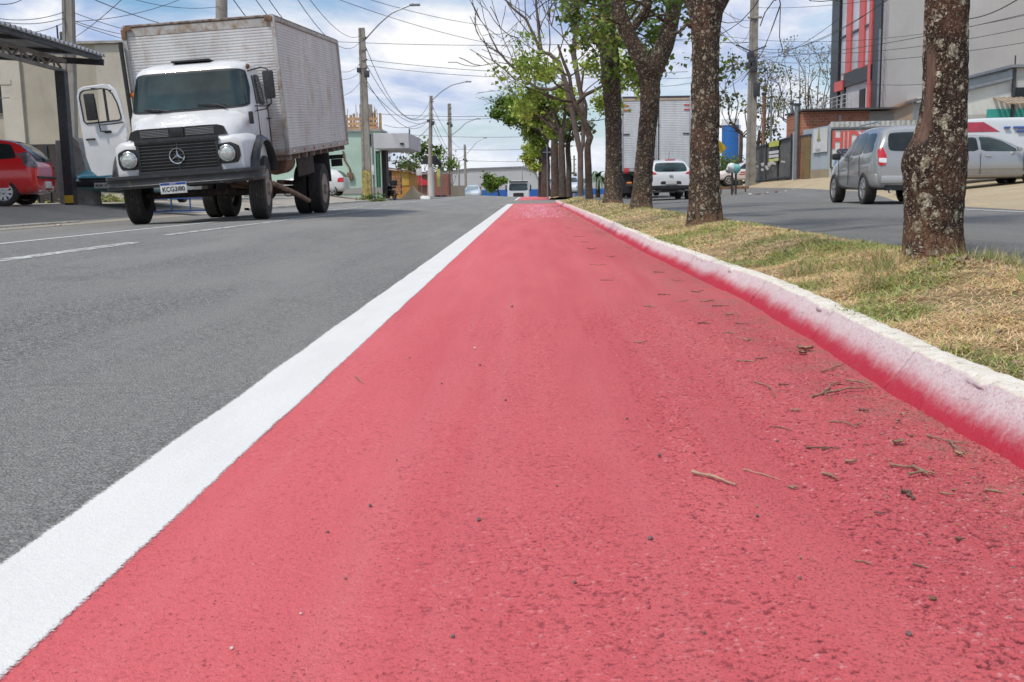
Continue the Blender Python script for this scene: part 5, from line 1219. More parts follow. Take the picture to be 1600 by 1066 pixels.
def m_brick(name, c1=(.33, .11, .06), c2=(.44, .17, .09), mo=(.36, .28, .22), axis='X', bw=.30, bh=.14):
    g = G(name); v = g.tc.outputs["Object"]; p = g.sep(v); cb = g.new("ShaderNodeCombineXYZ"); g.l.new(p[0 if axis == 'X' else 1], cb.inputs[0]); g.l.new(p[2], cb.inputs[1])
    b = g.new("ShaderNodeTexBrick"); g.l.new(cb.outputs[0], b.inputs["Vector"]); b.inputs["Scale"].default_value = 1; b.inputs["Brick Width"].default_value = bw; b.inputs["Row Height"].default_value = bh
    b.inputs["Mortar Size"].default_value = .012; b.inputs["Color1"].default_value = c4(c1); b.inputs["Color2"].default_value = c4(c2); b.inputs["Mortar"].default_value = c4(mo)
    c = g.mix(g.math('MULTIPLY', g.ramp(g.noise(v, 1.2, 7, .7), .45, .7), .55), b.outputs[0], (.22, .12, .09))
    return g.done(c, .9, g.bump(b.outputs[1], .012, -1.0), spec=.2)
def wall_box(name, m, parent, a, b, z0, z1, th=.2, bev=0, smooth=0):
    """upright slab between two plan points, z0/z1 may be (start, end) pairs for sloping edges"""
    a, b = Vector((a[0], a[1], 0)), Vector((b[0], b[1], 0)); d = (b - a).normalized(); n = Vector((d.y, -d.x, 0)) * -1 * th
    z0 = z0 if hasattr(z0, '__len__') else (z0, z0); z1 = z1 if hasattr(z1, '__len__') else (z1, z1); mb = MB()
    V = [a + Vector((0, 0, z0[0])), b + Vector((0, 0, z0[1])), b + Vector((0, 0, z1[1])), a + Vector((0, 0, z1[0]))]
    mb.add(V + [q + n for q in V], [(0, 1, 2, 3), (4, 7, 6, 5), (0, 4, 5, 1), (1, 5, 6, 2), (2, 6, 7, 3), (3, 7, 4, 0)])
    return mb.build(name, m, parent, smooth, bevel=bev)
def pxbox(name, m, parent, x0, x1, y0, y1, Y, th=.1, bev=0, front=0.0):
    """slab facing the road end, its face spanning photo columns x0..x1 and rows y0..y1 at distance Y"""
    a = at(x0, y1, Y); b = at(x1, y0, Y); c = at(x0, y0, Y); mb = MB(); mb.box(((a.x + b.x) / 2, Y + th / 2 - front, (a.z + b.z) / 2), (abs(b.x - a.x), th, abs(b.z - a.z)))
    return mb.build(name, m, parent, 0, bevel=bev)
M_beige = m_wall("beige_render", (.40, .36, .29), (.25, .22, .18), .55); M_beige_l = m_wall("light_render", (.50, .46, .39), (.33, .29, .24), .4)
M_concrete = pm("grey_concrete", (.34, .325, .30), .85, vs_=1.5, var=.2, bump=.008, bs=30, dirt=.4, dirtc=(.17, .15, .13))
M_pole = pm("pole_concrete", (.29, .265, .23), .85, vs_=1.2, var=.22, bump=.006, bs=30, dirt=.45, dirtc=(.16, .13, .11))
M_steel_d = pm("dark_steel_beam", (.055, .06, .068), .5, .4, vs_=3, var=.3, dirt=.2); M_steel_g = pm("grey_steel", (.24, .255, .27), .45, .5, vs_=3, dirt=.2)

# ------------------------------------------------------------------ left: carport, beige building
def carport():
    M_truss = pm("truss_steel", (.30, .29, .28), .6, .0, vs_=3, var=.3, dirt=.3)
    T = thing("carport", "dark steel carport roof with zigzag truss on one post, top left corner", "carport")
    X0 = -10.85; Y1 = 24.2; zt = lambda Y: 3.62
    pt = at(118, 110, Y1)
    b = MB(); b.box((X0 + .03, Y1, (gzf(X0, Y1) + 3.4) / 2), (.22, .22, 3.4 - gzf(X0, Y1) + .1)); b.build("post", M_steel_d, T, 0, bevel=.01)
    b = MB(); b.box((X0 + .03, Y1 - .12, gzf(X0, Y1) + .13), (.20, .02, .18)); b.build("yellow_base_plate", pm("yellow_paint", (.62, .42, .04), .6), T, 0)
    b = MB(); ys = np.linspace(8, Y1 + .25, 26)
    b.bar((X0, 6, 3.56), (X0, Y1 + .3, 3.48), .09, .07); b.bar((X0, 6, 3.86), (X0, Y1 + .3, 3.72), .09, .07)
    n = 24
    for i in range(n):
        ya = 6 + (Y1 + .1 - 6) * i / n; yb = 6 + (Y1 + .1 - 6) * (i + .5) / n; yc = 6 + (Y1 + .1 - 6) * (i + 1) / n
        b.bar((X0, ya, 3.52), (X0, yb, 3.76), .05, .04); b.bar((X0, yb, 3.76), (X0, yc, 3.52), .05, .04); b.bar((X0 + .01, yb, 3.76), (X0 + .01, yb, 3.5), .04, .03, (0, 1, 0))
    b.build("truss", M_truss, T, 0)
    # corrugated sheet roof, ribs running across the road so their ends show along the eave
    X_e, X_w = -10.05, -17.5; ys = np.arange(5.5, Y1 + .75, .035); ph = (ys % .21) / .21; h = np.where((ph > .12) & (ph < .5), .065, 0)
    V = []; 
    for x, dz in ((X_w, .55), (X_e, 0)): V.append(np.stack([np.full_like(ys, x), ys, 3.86 + h + dz], 1))
    Vb = [v - np.array([0, 0, .012]) for v in V]; V = np.concatenate(V + Vb); k = len(ys); i = np.arange(k - 1)
    Q = np.concatenate([np.stack([i, i + 1, k + i + 1, k + i], 1), np.stack([2 * k + i, 3 * k + i, 3 * k + i + 1, 2 * k + i + 1], 1), np.stack([k + i, k + i + 1, 3 * k + i + 1, 3 * k + i], 1)])
    np_mesh("roof_sheet", V, Q, pm("galvanised_sheet", (.50, .51, .53), .4, .5, var=.15), T, smooth=False)
    b = MB()
    b.box((X_e - .12, (5.5 + Y1 + .7) / 2, 3.80), (.10, Y1 + .7 - 5.5, .10)); b.box(((X_w + X_e) / 2, Y1 + .62, 3.98), (X_e - X_w, .06, .14), Matrix.Rotation(radians(4.2), 3, 'Y'))
    for i in range(9): b.bar((X_w, 6.2 + i * 2.2, 4.36), (X_e - .1, 6.2 + i * 2.2, 3.81), .08, .08)
    b.build("purlins", M_steel_d, T, 0)
    b = MB(); b.box((-17.3, Y1, (gzf(-17, Y1) + 4.2) / 2), (.2, .2, 4.2 - gzf(-17, Y1))); b.box((-17.3, 8, 2.2), (.2, .2, 4.2)); b.build("post", M_steel_d, T, 0)
carport()
def beige_building():
    T = thing("building", "weathered beige rendered building with one dark window, behind the carport and truck", "building"); Y = 34
    xa, xb, xc = at(-260, 290, Y).x, at(164, 290, Y).x, at(330, 290, Y).x; z0 = .3; zt = at(120, 69, Y).z
    wall_box("wall", M_beige, T, (xa, Y), (xb, Y), z0, zt, 10)
    wall_box("side_wall", M_beige_l, T, (xb, Y - .02), (xc - 2.2, Y - .02), z0, zt - .03, 9.9)
    b = MB(); b.box(((xa + xc - 2.2) / 2, Y + 5, zt + .03), (xc - 2.2 - xa + .2, 10.3, .08)); b.build("parapet_cap", M_concrete, T, 0)
    for px_ in (26, -150): pxbox("pilaster", M_beige_l, T, px_ - 6, px_ + 5, 92, 322, Y, .1, front=.1)
    f = pxbox("window", M_concrete, T, -45, 19, 126, 180, Y, .08, front=.07); pxbox("pane", M_glass, f, -42, 17.5, 136, 178, Y, .02, front=.085); pxbox("sash", M_steel_g, f, -42, 17.5, 153, 155, Y, .02, front=.10)
    pxbox("lintel", M_beige_l, T, -48, 19, 125, 134, Y, .1, front=.12)
    p = at(103, 66, Y - .5 + 1); b = MB(); b.rbox((p.x, Y + .6, zt + .25), (.35, .35, .45), .05); b.path([(p.x - .3, Y + .6, zt), (p.x - .3, Y + .6, zt + .7)], .03, 6); b.build("roof_vent", M_steel_d, T)
beige_building()
T = thing("gate", "plain dark brown sheet metal gate behind the red car", "gate")
pxbox("panel", pm("dark_gate", (.055, .045, .042), .6, .2, vs_=1, var=.3), T, 28, 95, 225, 324, 30, .05)
b = MB(); y_ = 29.98
for px_ in (32, 52, 72, 92): a = at(px_, 228, y_); b.box((a.x, y_, (a.z + .4) / 2), (.05, .04, a.z - .4))
b.build("frame", M_steel_d, T, 0)
T = thing("gate_pillar", "short rough concrete gate pillar between dark gate and carport post", "pillar"); pxbox("pillar_shaft", M_concrete, T, 94, 106, 219, 323, 25.4, .4, .02); pxbox("pillar_cap", M_concrete, T, 93, 107, 215, 219, 25.4, .44, .01)
a, c_ = at(118, 215, 25), at(145, 322, 25); b = MB(); z0 = gzf(-11, 25) - .05
b.prism([(at(118, 290, 25).x, z0), (at(145, 290, 25).x, z0), (at(141, 290, 25).x, at(141, 290, 25).z), (at(128, 290, 25).x, at(128, 222, 25).z), (at(120, 290, 25).x, at(120, 214, 25).z), (at(118, 290, 25).x, at(118, 216, 25).z)], .5, 'Y', (0, 25.25, 0))
tag(b.build("concrete_buttress", M_concrete, None, 0, bevel=.012), "pale wedge-shaped concrete buttress right of the carport post", "buttress")

# ------------------------------------------------------------------ utility poles, street lamps, cables
M_cable = pm("cable_black", (.03, .03, .032), .6); M_insul = pm("insulator", (.10, .07, .06), .35)
def pole(px_, Y, ytop, r0=.19, r1=.11, label="", lamp=None, arms=(), name="utility_pole", cat="utility pole", kit=True, pxtop=None, yellow=False, zt=None, square=False):
    X = at(px_, 300, Y).x; z0 = gzf(X, Y) - .1; top = at(pxtop or px_, ytop, Y); T = thing(name, label, cat, (X, Y, 0)); tx = top.x - X; H = (zt or top.z)
    P_ = lambda z: (tx * (z - z0) / (top.z - z0), 0, z); b = MB()
    if square:
        for (w0, w1) in ((r0, r1),):
            R_ = []
            for z, r in ((z0, w0), (z0 + (H - z0) * .5, (w0 + w1) / 2), (H, w1)):
                c = P_(z); R_.append([Vector((c[0] + a * r, c[1] + q * r * .8, z)) for a, q in ((-1, -1), (-.45, -1), (-.45, -.8), (.45, -.8), (.45, -1), (1, -1), (1, 1), (-1, 1))])
            b.rings(R_)
    else: b.path([P_(z0), P_(z0 + (H - z0) * .33), P_(z0 + (H - z0) * .66), P_(H)], [r0, r0 * .67 + r1 * .33, r0 * .33 + r1 * .67, r1], 14)
    b.build("shaft", M_pole, T, 40)
    if yellow:
        b = MB(); c = P_(z0 + .6); b.path([P_(z0), P_(z0 + 1.5)], [r0 * 1.03, r0 * 1.0], 14); b.build("yellow_stain", pm("yellow_lichen", (.42, .34, .10), .9, vs_=4, var=.5, dirt=.5), T, 40) if not square else b.box((c[0], -r0 * .82, z0 + .95), (r0 * 1.9, .01, 1.5)).build("yellow_stain", pm("yellow_lichen", (.42, .34, .10), .9, vs_=4, var=.5, dirt=.6), T, 0)
    if kit:
        for dz in (-.5, -1.1, -1.6, -2.0):
            if H + dz < z0 + 3: continue
            c = P_(H + dz); b = MB(); b.path([(c[0] - .02, -.16, H + dz), (c[0] + .20, -.18, H + dz)], .025, 8); b.lathe([(.02, -.05), (.055, -.03), (.03, 0), (.055, .03), (.02, .05)], 10, 'Z', (c[0] + .22, -.18, H + dz)); b.build("insulator", M_insul, T)
        c = P_(H - 2.3); b = MB(); b.rbox((c[0] + .2, -.1, H - 2.3), (.26, .2, .34), .03); b.rbox((c[0] - .2, -.1, H - 2.1), (.2, .18, .24), .03); b.build("junction_box", M_steel_d, T)
    if lamp:
        pts = [at(a, q, Y) for a, q in lamp]; pts = [Vector((p.x - X, 0, p.z)) for p in pts]; sm = []
        for i in range(len(pts) - 1):
            for t in range(4): sm.append(pts[i].lerp(pts[i + 1], t / 4))
        sm.append(pts[-1]); sm = [sm[0]] + [(sm[i - 1] + sm[i] * 2 + sm[i + 1]) / 4 for i in range(1, len(sm) - 1)] + [sm[-1]]
        l = MB(); l.path(sm, .038, 8); la = l.build("lamp_arm", M_steel_g, T)
        e = sm[-1]; b = MB(); b.rbox((e.x + .2, 0, e.z), (.55, .26, .10), .04); b.lathe([(.004, .1), (.04, .08), (.04, .04)], 8, 'Z', (e.x + .1, 0, e.z)); b.build("lamp_head", M_steel_g, la)
    for (dz, ln) in arms:
        c = P_(H + dz); b = MB(); b.rbox((c[0] + ln / 2 * 0, -.2, H + dz), (ln, .09, .11), .01); b.build("crossarm", M_pole, T)
    return T
pole(574, 54, 44, .24, .15, "tall concrete pole with curved lamp arm, yellow-stained foot, nearest of the left row", [(567, 66), (590, 40), (612, 20), (642, 8)], pxtop=565, yellow=True, square=True)
pole(671, 90, 150, .22, .14, "second pole of the left row with curved lamp arm and white painted foot", [(674, 158), (690, 143), (706, 133), (728, 128)], pxtop=673.5)
pole(704, 112, 162, .26, .17, "bare tall pole just right of the white-footed pole", [(705, 212), (718, 202), (728, 192), (744, 186)], pxtop=702, square=True)
pole(728, 150, 226, .22, .16, "farthest pole of the left row carrying a small black box and a lamp arm", [(729, 241), (738, 231), (744, 223), (756, 216)], pxtop=726)
pole(717, 118, 252, .12, .09, "short thin grey pole between the two far street poles", kit=False)
pole(897, 125, 243, .13, .10, "distant slim pole seen between two thin median trunks", kit=True, zt=None)
pole(816, 128, 262, .06, .05, "very thin light post behind the far white truck", kit=False, name="lamp_post", cat="lamp post")
pole(346, 36, -60, .22, .19, "concrete pole rising behind the truck's cargo box", kit=False)
pole(112, 28, -120, .15, .125, "slim concrete utility pole rising behind the carport post", pxtop=104, square=True, zt=7.6, kit=False)
pole(1172, 60, -90, .25, .19, "large concrete utility pole standing at the right-hand side street corner", arms=((-2.2, 1.5), (-4.6, .8)), pxtop=1181, square=True, zt=14.5)
def wrap(px_, y0, y1, Y, m, name, w): 
    a = at(px_, y0, Y); c = at(px_, y1, Y); b = MB(); b.path([(a.x, Y, a.z), (c.x, Y, c.z)], w, 14); return b
T = [o for o in bpy.data.objects if o.get("label", "").startswith("large concrete")][0]
b = MB(); c = at(1175, 95, 59.6); X = T.location.x
for k in range(5): b.rbox((c.x - X + rnd.uniform(-.2, .2), -.4, c.z + rnd.uniform(-.5, .5)), (.4, .25, .35), .06)
b.path([(c.x - X - .9, -.35, c.z + .9), (c.x - X, -.3, c.z + .5), (c.x - X + .8, -.35, c.z + .8)], .04, 8); b.build("cable_clutter", M_steel_d, T)
c = at(1183, 140, 59.6); b = MB(); b.rbox((c.x - X, -.3, c.z), (.35, .25, .75), .06); b.build("junction_box", M_steel_d, T)
b = MB(); c = at(672, 250, 89.7); c2 = at(672, 288, 89.7); b.path([(c.x, 89.95, gzf(c.x, 90)), (c.x, 89.95, at(672, 262, 89.95).z)], .28, 14)
T2 = [o for o in bpy.data.objects if o.get("label", "").startswith("second pole")][0]
o = b.build("white_painted_foot", m_wall("limewash", (.52, .50, .47)), None, 40); o.parent = T2; o.location = (-T2.location.x, -T2.location.y, 0)
GC = "overhead cables"
def cable(pts, r, sag, label, n=14):
    W = [Vector(at(*p)) for p in pts]; P_ = []
    for i in range(len(W) - 1):
        for t in range(n): s = t / n; q = W[i].lerp(W[i + 1], s); q.z -= sag * 4 * s * (1 - s); P_.append(q)
    P_.append(W[-1]); b = MB(); b.path(P_, r * .75, 5); tag(b.build("overhead_cable", M_cable, None, 60), label, "cable", GC)
ORD = ["highest", "second highest", "third highest", "fourth highest", "fifth highest", "sixth highest", "seventh highest", "eighth highest", "ninth highest", "tenth highest"]
def cables(phrase, r, rows):
    rows = sorted(rows, key=lambda q: sum(p[1] for p in q[0]))
    for i, (p, s) in enumerate(rows): cable(p, r, s, "%s of the cables %s" % (ORD[i], phrase))
A, B_, D_ = (569, 54), (672, 90), (727, 150)
cables("sagging between the two nearest left street poles", .022, [([(570, 70, 54), (673, 155, 90)], 2.6), ([(570, 97, 54), (672, 176, 90)], 1.6), ([(569, 120, 54), (671, 186, 90)], 1.6), ([(569, 128, 54), (671, 190, 90)], .9)])
cables("sagging from the white-footed pole to the farthest pole", .026, [([(673, 160, 90), (727, 232, 150)], 1.2), ([(673, 175, 90), (727, 240, 150)], 2.0), ([(673, 188, 90), (727, 255, 150)], 1.6)])
cables("coming over the cargo box to the nearest left pole", .013, [([(440, -40, 22), (565, 62, 54)], .9), ([(400, -30, 22), (563, 100, 54)], 1.0), ([(385, -20, 22), (563, 112, 54)], 1.0), ([(350, -20, 20), (563, 128, 54)], 1.3), ([(470, -20, 25), (565, 55, 54)], .5)])
cables("crossing high over the street behind the nearest left pole", .022, [([(500, 64, 70), (1075, 61, 72)], .35), ([(560, 92, 70), (1075, 112, 72)], .5), ([(560, 101, 74), (1010, 118, 74)], .5), ([(520, -4, 60), (800, 74, 80)], .3), ([(560, -6, 60), (760, 40, 80)], .2)])
cables("crossing the street low above the crest", .028, [([(588, 178, 95), (900, 176, 95)], .3), ([(590, 207, 110), (900, 210, 110)], .4), ([(640, 186, 110), (880, 170, 110)], .5), ([(650, 230, 120), (900, 228, 120)], .4), ([(655, 246, 130), (900, 249, 130)], .4), ([(600, 195, 100), (673, 186, 90)], .5), ([(585, 245, 62), (673, 196, 90)], .5)])
cables("seen between the middle median trunks", .02, [([(1020, 60, 72), (1175, 66, 60)], .1), ([(1030, 122, 75), (1175, 100, 60)], .3), ([(1020, 135, 75), (1175, 96, 60)], .4)])
cables("fanning right from the large corner pole", .016, [([(1181, 74, 60), (1400, -12, 38)], .8), ([(1181, 86, 60), (1430, -30, 36)], .6), ([(1181, 90, 60), (1620, 18, 34)], .3), ([(1181, 80, 60), (1620, 40, 40)], .5), ([(1181, 96, 60), (1640, 60, 40)], .4), ([(1120, 55, 66), (1620, 20, 50)], .8), ([(1181, 98, 60), (1310, 30, 45)], .3), ([(1181, 12, 60), (1640, -60, 40)], .5), ([(1181, 84, 60), (1640, 92, 45)], 1.4)])
cables("arriving at the large corner pole from the left", .016, [([(1128, 42, 40), (1177, 88, 60)], .1), ([(1100, 20, 30), (1180, 84, 60)], .3), ([(1130, 130, 66), (1177, 98, 60)], .3), ([(1120, 145, 66), (1178, 104, 60)], .2), ([(1100, -10, 40), (1178, 30, 60)], .4), ([(1130, 66, 62), (1180, 64, 60)], .1), ([(1180, 20, 60), (1150, 62, 60)], .7), ([(1180, 40, 60), (1140, 20, 60)], .4)])
cable([(1500, 30, 20), (1610, -14, 14)], .012, .1, "short cable crossing the top right corner beside the nearest trunk")
cables("coming from the left edge to the pole behind the carport", .012, [([(-20, 26, 26), (105, 17, 28)], .15), ([(-20, 29, 26), (105, 27, 28)], .15), ([(-10, 44, 27), (105, 33, 28)], .2), ([(-20, 2, 20), (40, -4, 24)], .1)])
cables("strung above the truck between the two left-hand poles", .012, [([(108, 17, 28), (300, 60, 40)], .2), ([(108, 30, 28), (300, 52, 40)], .3), ([(108, 33, 28), (345, 85, 36)], .2), ([(130, -8, 20), (346, 50, 36)], .2), ([(200, -10, 24), (118, 58, 34)], .05), ([(108, 34, 28), (340, -30, 36)], .3), ([(180, -10, 30), (346, 10, 36)], .2)])

# ------------------------------------------------------------------ left far side: mint building with canopy, kiosk, sand
def mint_building():
    T = thing("building", "mint green building with flat white canopy slab and unfinished timber formwork on its roof", "building"); Y = 60
    M_mint = m_wall("mint_render", (.44, .58, .49), (.30, .36, .31), .35); M_slab = m_wall("white_slab", (.55, .55, .56), (.38, .36, .34), .3)
    xa, xb = at(380, 290, Y).x, at(597, 290, Y).x; zt = at(550, 206, Y).z
    wall_box("front_wall", M_mint, T, (xa, Y), (xb, Y), .0, zt, .25); wall_box("side_wall", M_mint, T, (xb - .05, Y + .26), (xb - .05, Y + 2.3), .0, zt, .25); wall_box("back_wall", M_mint, T, (xa, Y + 2.4), (xb, Y + 2.4), .0, zt, .2)
    b = MB(); b.box(((xa + xb) / 2, Y + 1.3, zt + .06), (xb - xa + .1, 2.9, .12)); b.build("roof_slab", M_concrete, T, 0)
    pxbox("skirting", m_wall("grey_skirting", (.34, .33, .31)), T, 380, 597, 293, 306, Y, .05, front=.05)
    pxbox("doorway", M_ink, T, 589, 593, 236, 302, Y, .05, front=.03); pxbox("green_door", pm("door_green", (.03, .16, .08), .5), T, 590.5, 592, 240, 300, Y, .03, front=.05)
    pxbox("window", M_glass, T, 577, 580, 210, 228, Y, .05, front=.05)
    # canopy
    Yc = 58.0; x0, x1 = at(586, 290, Yc).x, at(641, 290, Yc).x; zb, z2 = at(620, 232, Yc).z, at(620, 208, Yc).z
    b = MB(); b.box(((x0 + x1) / 2, Yc + 3.2, (zb + z2) / 2), (x1 - x0, 6.4, z2 - zb)); b.build("canopy_slab", M_slab, T, 0, bevel=.02)
    b = MB(); b.rbox(((x0 + x1) / 2 + .6, Yc - .04, zb + .25), (.22, .08, .10), .02); b.build("flood_lamp", M_black, T)
    b = MB(); b.box((at(601, 290, 60.5).x, 60.9, (zb) / 2 + .1), (.30, 1.0, zb - .1)); b.build("column", pm("dark_column", (.05, .045, .045), .7), T, 0)
    b = MB(); b.path([(x1 - .05, Yc + 1, z2), (x1 - .05, Yc + 1, z2 + .25)], .03, 6); b.path([(at(629, 290, Yc).x, Yc + 4, z2), (at(629, 290, Yc).x, Yc + 4, z2 + .5)], .02, 6); b.build("roof_pipe", M_steel_d, T)
    # water pipe stain down the wall
    b = MB(); P_ = [at(536, 236, Y - .06), at(538, 250, Y - .06), at(546, 262, Y - .06), at(548, 278, Y - .06), at(544, 285, Y - .06), at(530, 293, Y - .06)]; b.path(P_, .05, 6); b.rbox(tuple(at(547, 276, Y - .1)), (.35, .15, .45), .05); b.build("drain_pipe", M_rust, T)
    # formwork
    F = thing("formwork", "raw timber formwork with upright props and rebar on top of the mint building", "formwork"); M_tim = pm("raw_timber", (.42, .27, .15), .85, vs_=3, var=.35)
    b = MB(); rv = random.Random(4)
    p0, p1 = at(541, 206, 61).x, at(592, 206, 61).x; zf = zt + .13
    for i in range(9): x = p0 + (p1 - p0) * i / 8; b.box((x, 61 + rv.random(), zf + .45), (.14, .05, .9 + rv.random() * .3))
    for z in (zf + .12, zf + .35, zf + .62): b.box(((p0 + p1) / 2, 60.6, z), (p1 - p0, .05, .17))
    b.box(((p0 + p1) / 2, 60.9, zf + .04), (p1 - p0 + .3, 1.4, .06)); b.build("boards", M_tim, F, 0)
    b = MB()
    for i in range(22): x = p0 + (p1 - p0) * rv.random(); h = .9 + rv.random() * .55; b.path([(x, 60.7 + rv.random(), zf), (x + rv.uniform(-.1, .1), 60.7 + rv.random(), zf + h)], .018, 5)
    b.build("rebar", M_rust, F)
    pxbox("concrete_column", M_concrete, F, 563, 580, 163, 206, 62, .4)
mint_building()
def meter_box():
    T = thing("meter_box", "small white meter box on a thin grey post beside the nearest left pole", "meter box"); c = at(580, 266, 57)
    b = MB(); b.rbox((c.x, 57, c.z), (.34, .2, .55), .03); b.build("box", pm("meter_white", (.66, .66, .66), .5), T); b = MB(); b.path([(c.x + .12, 57.05, gzf(c.x, 57)), (c.x + .12, 57.05, at(580, 210, 57).z)], .06, 8); b.build("post", M_steel_g, T)
meter_box()
def kiosk():
    T = thing("kiosk", "low orange painted kiosk with dark doorway behind the canopy", "kiosk"); Y = 70; M_or = m_wall("orange_paint", (.50, .25, .06), (.40, .2, .08), .4)
    a, c, d = at(604, 290, Y), at(626, 290, Y), at(641, 290, Y); z1, z2 = at(604, 264, Y).z, at(641, 270, Y).z
    wall_box("front_wall", M_or, T, (a.x, Y), (d.x, Y), 0, (z1, z2), .2); wall_box("side_wall", M_or, T, (d.x - .02, Y + .21), (d.x - .02, Y + 5), 0, z2, .2)
    b = MB(); b.box(((a.x + d.x) / 2, Y + 2.5, (z1 + z2) / 2 + .08), (d.x - a.x + .5, 5.6, .1), Matrix.Rotation(atan2(z1 - z2, d.x - a.x), 3, 'Y')); b.build("roof", M_rust, T, 0)
    pxbox("doorway", M_ink, T, 606, 612, 268, 303, Y, .05, front=.03); pxbox("yellow_panel", m_wall("yellow_board", (.52, .34, .08)), T, 627, 639, 268, 290, Y, .04, front=.05)
kiosk()
T = thing("brick_stack", "stack of orange clay bricks leaning beside the kiosk doorway", "brick stack"); pxbox("bricks", m_brick("hollow_bricks", (.40, .2, .1), (.50, .27, .15), (.16, .09, .06), bw=.22, bh=.2), T, 613, 625.5, 273, 304, 66, .7)
def sandpile():
    c = at(647, 303, 64); n, k = 26, 40; V = []
    for i in range(n):
        for j in range(k):
            r = i / (n - 1); a = 2 * pi * j / k; h = 1.0 * (1 - r) ** .9 * (1 - .15 * r); R_ = 1.0 + .25 * mn.noise(Vector((cos(a) * 1.3, sin(a) * 1.3, 3)))
            x, y = cos(a) * r * R_ * .98, sin(a) * r * R_ * .8; h = h * (1 + .35 * mn.noise(Vector((x * 1.6, y * 1.6, 7)))) + .12 * mn.noise(Vector((x * 5, y * 5, 1))) * (1 - r); V.append((c.x + x, 64 + y, gzf(c.x, 64) - .03 + max(0, h) * .85))
    o = np_mesh("sand_pile", np.array(V), grid_faces(n, k, True), m_soil("building_sand", (.60, .45, .29), (.70, .55, .38), (.52, .38, .25), 1.5, .03)); tag(o, "heap of building sand on the pavement in front of the kiosk", "sand pile")
sandpile()
T = thing("shop", "low dark red brick shop front with red car-shaped sign, beyond the sand heap", "shop"); pxbox("wall", m_brick("dark_red_brick", (.20, .06, .05), (.26, .08, .06)), T, 641, 700, 272, 306, 95, 3); pxbox("roof_edge", M_concrete, T, 640, 676, 270, 273, 95, 3.4, front=.2)
b = MB(); b.prism(chaikin([(0, 0), (2.1, 0), (2.15, .35), (1.6, .5), (1.25, .95), (.5, 1.0), (.1, .7), (0, .4)], 2), .12, 'Y'); o = b.build("red_sign", pm("sign_red", (.55, .03, .04), .5), T); c = at(638, 290, 94.7); o.location = (c.x - .2, 94.7, c.z)
T = thing("wall", "low grey-brown yard wall between the two street poles", "wall"); pxbox("wall_face", m_wall("yard_wall", (.30, .26, .22)), T, 676, 726, 290, 309, 99, .2)
T = thing("banner", "upright yellow banner right of the white-footed pole", "banner"); pxbox("cloth", pm("banner_yellow", (.50, .48, .14), .7), T, 683, 688, 264, 292, 92, .04); b = MB(); c = at(688.5, 290, 92).x; b.path([(c, 92, gzf(c, 92)), (c, 92, at(688, 262, 92).z)], .03, 6); b.build("pole", M_steel_g, T)
T = thing("awning", "small black awning sheet fixed behind the white-footed pole", "awning"); c = at(673, 250, 90.6); b = MB(); b.prism([(-.95, -.35), (.95, -.35), (.45, .35), (-.45, .35)], .5, 'Y', (c.x, 90.9, c.z)); b.build("cloth", M_black, T, 0)
for px_ in (-.9, .9): b = MB(); b.path([(c.x + px_, 91, gzf(c.x, 91)), (c.x + px_, 91, c.z - .3)], .025, 6); b.build("post", M_steel_g, T)
T = thing("sign_post", "small white notice on a thin post above the sand heap", "sign"); b = MB(); c = at(655, 268, 68); b.path([(c.x, 68, gzf(c.x, 68)), (c.x, 68, c.z + .7)], .03, 6); b.build("post", M_rust, T); b = MB(); b.rbox((c.x, 67.95, c.z - .05), (.36, .04, .42), .01); b.build("panel", M_plate, T)
o = pebble(665, 313, 16, pm("white_bag", (.66, .66, .64), .6), "crumpled white plastic bag at the kerb before the sand heap", None, "plastic_bag", "bag"); c = at(665, 313, 50); o.location = (c.x, 50, gzf(c.x, 50) + .08); o.dimensions = (.55, .5, .3)

# ------------------------------------------------------------------ far warehouse
def warehouse(label, pts, Y, yb, blue, depth=40):
    T = thing("warehouse", label, "warehouse"); P_ = [at(a, b_, Y) for a, b_ in pts]; zb = -2.1; mb = MB()
    poly = [(P_[0].x, zb)] + [(p.x, p.z) for p in P_] + [(P_[-1].x, zb)]
    mb.prism(poly, depth, 'Y', (0, Y + depth / 2, 0)); mb.build("shed", m_wall("warehouse_sheet", (.44, .455, .47), (.36, .36, .37), .25, .05, .6, grid=((0, .9),), gcol=(.36, .37, .39)), T, 0)
    x0, x1 = P_[0].x, P_[-1].x; z1 = at(800, blue, Y).z; b = MB(); b.box(((x0 + x1) / 2, Y - .05, (zb + z1) / 2), (x1 - x0 + .1, .12, z1 - zb)); b.build("blue_base_band", pm("blue_band", (.015, .10, .36), .6, vs_=.3, var=.1), T, 0)
    b = MB()
    for p, q in zip(P_[:-1], P_[1:]): b.bar((p.x, Y - .1, p.z), (q.x, Y - .1, q.z), .3, .25)
    b.build("roof_edge", M_steel_g, T, 0)
warehouse("long pale grey warehouse with blue base band closing the street beyond the crest", [(676, 270), (735, 264), (817, 261), (835, 266), (846, 292)], 190, 306, 296.5)
warehouse("low grey shed with blue base seen between the median trunks", [(846, 281), (968, 279)], 205, 306, 297)

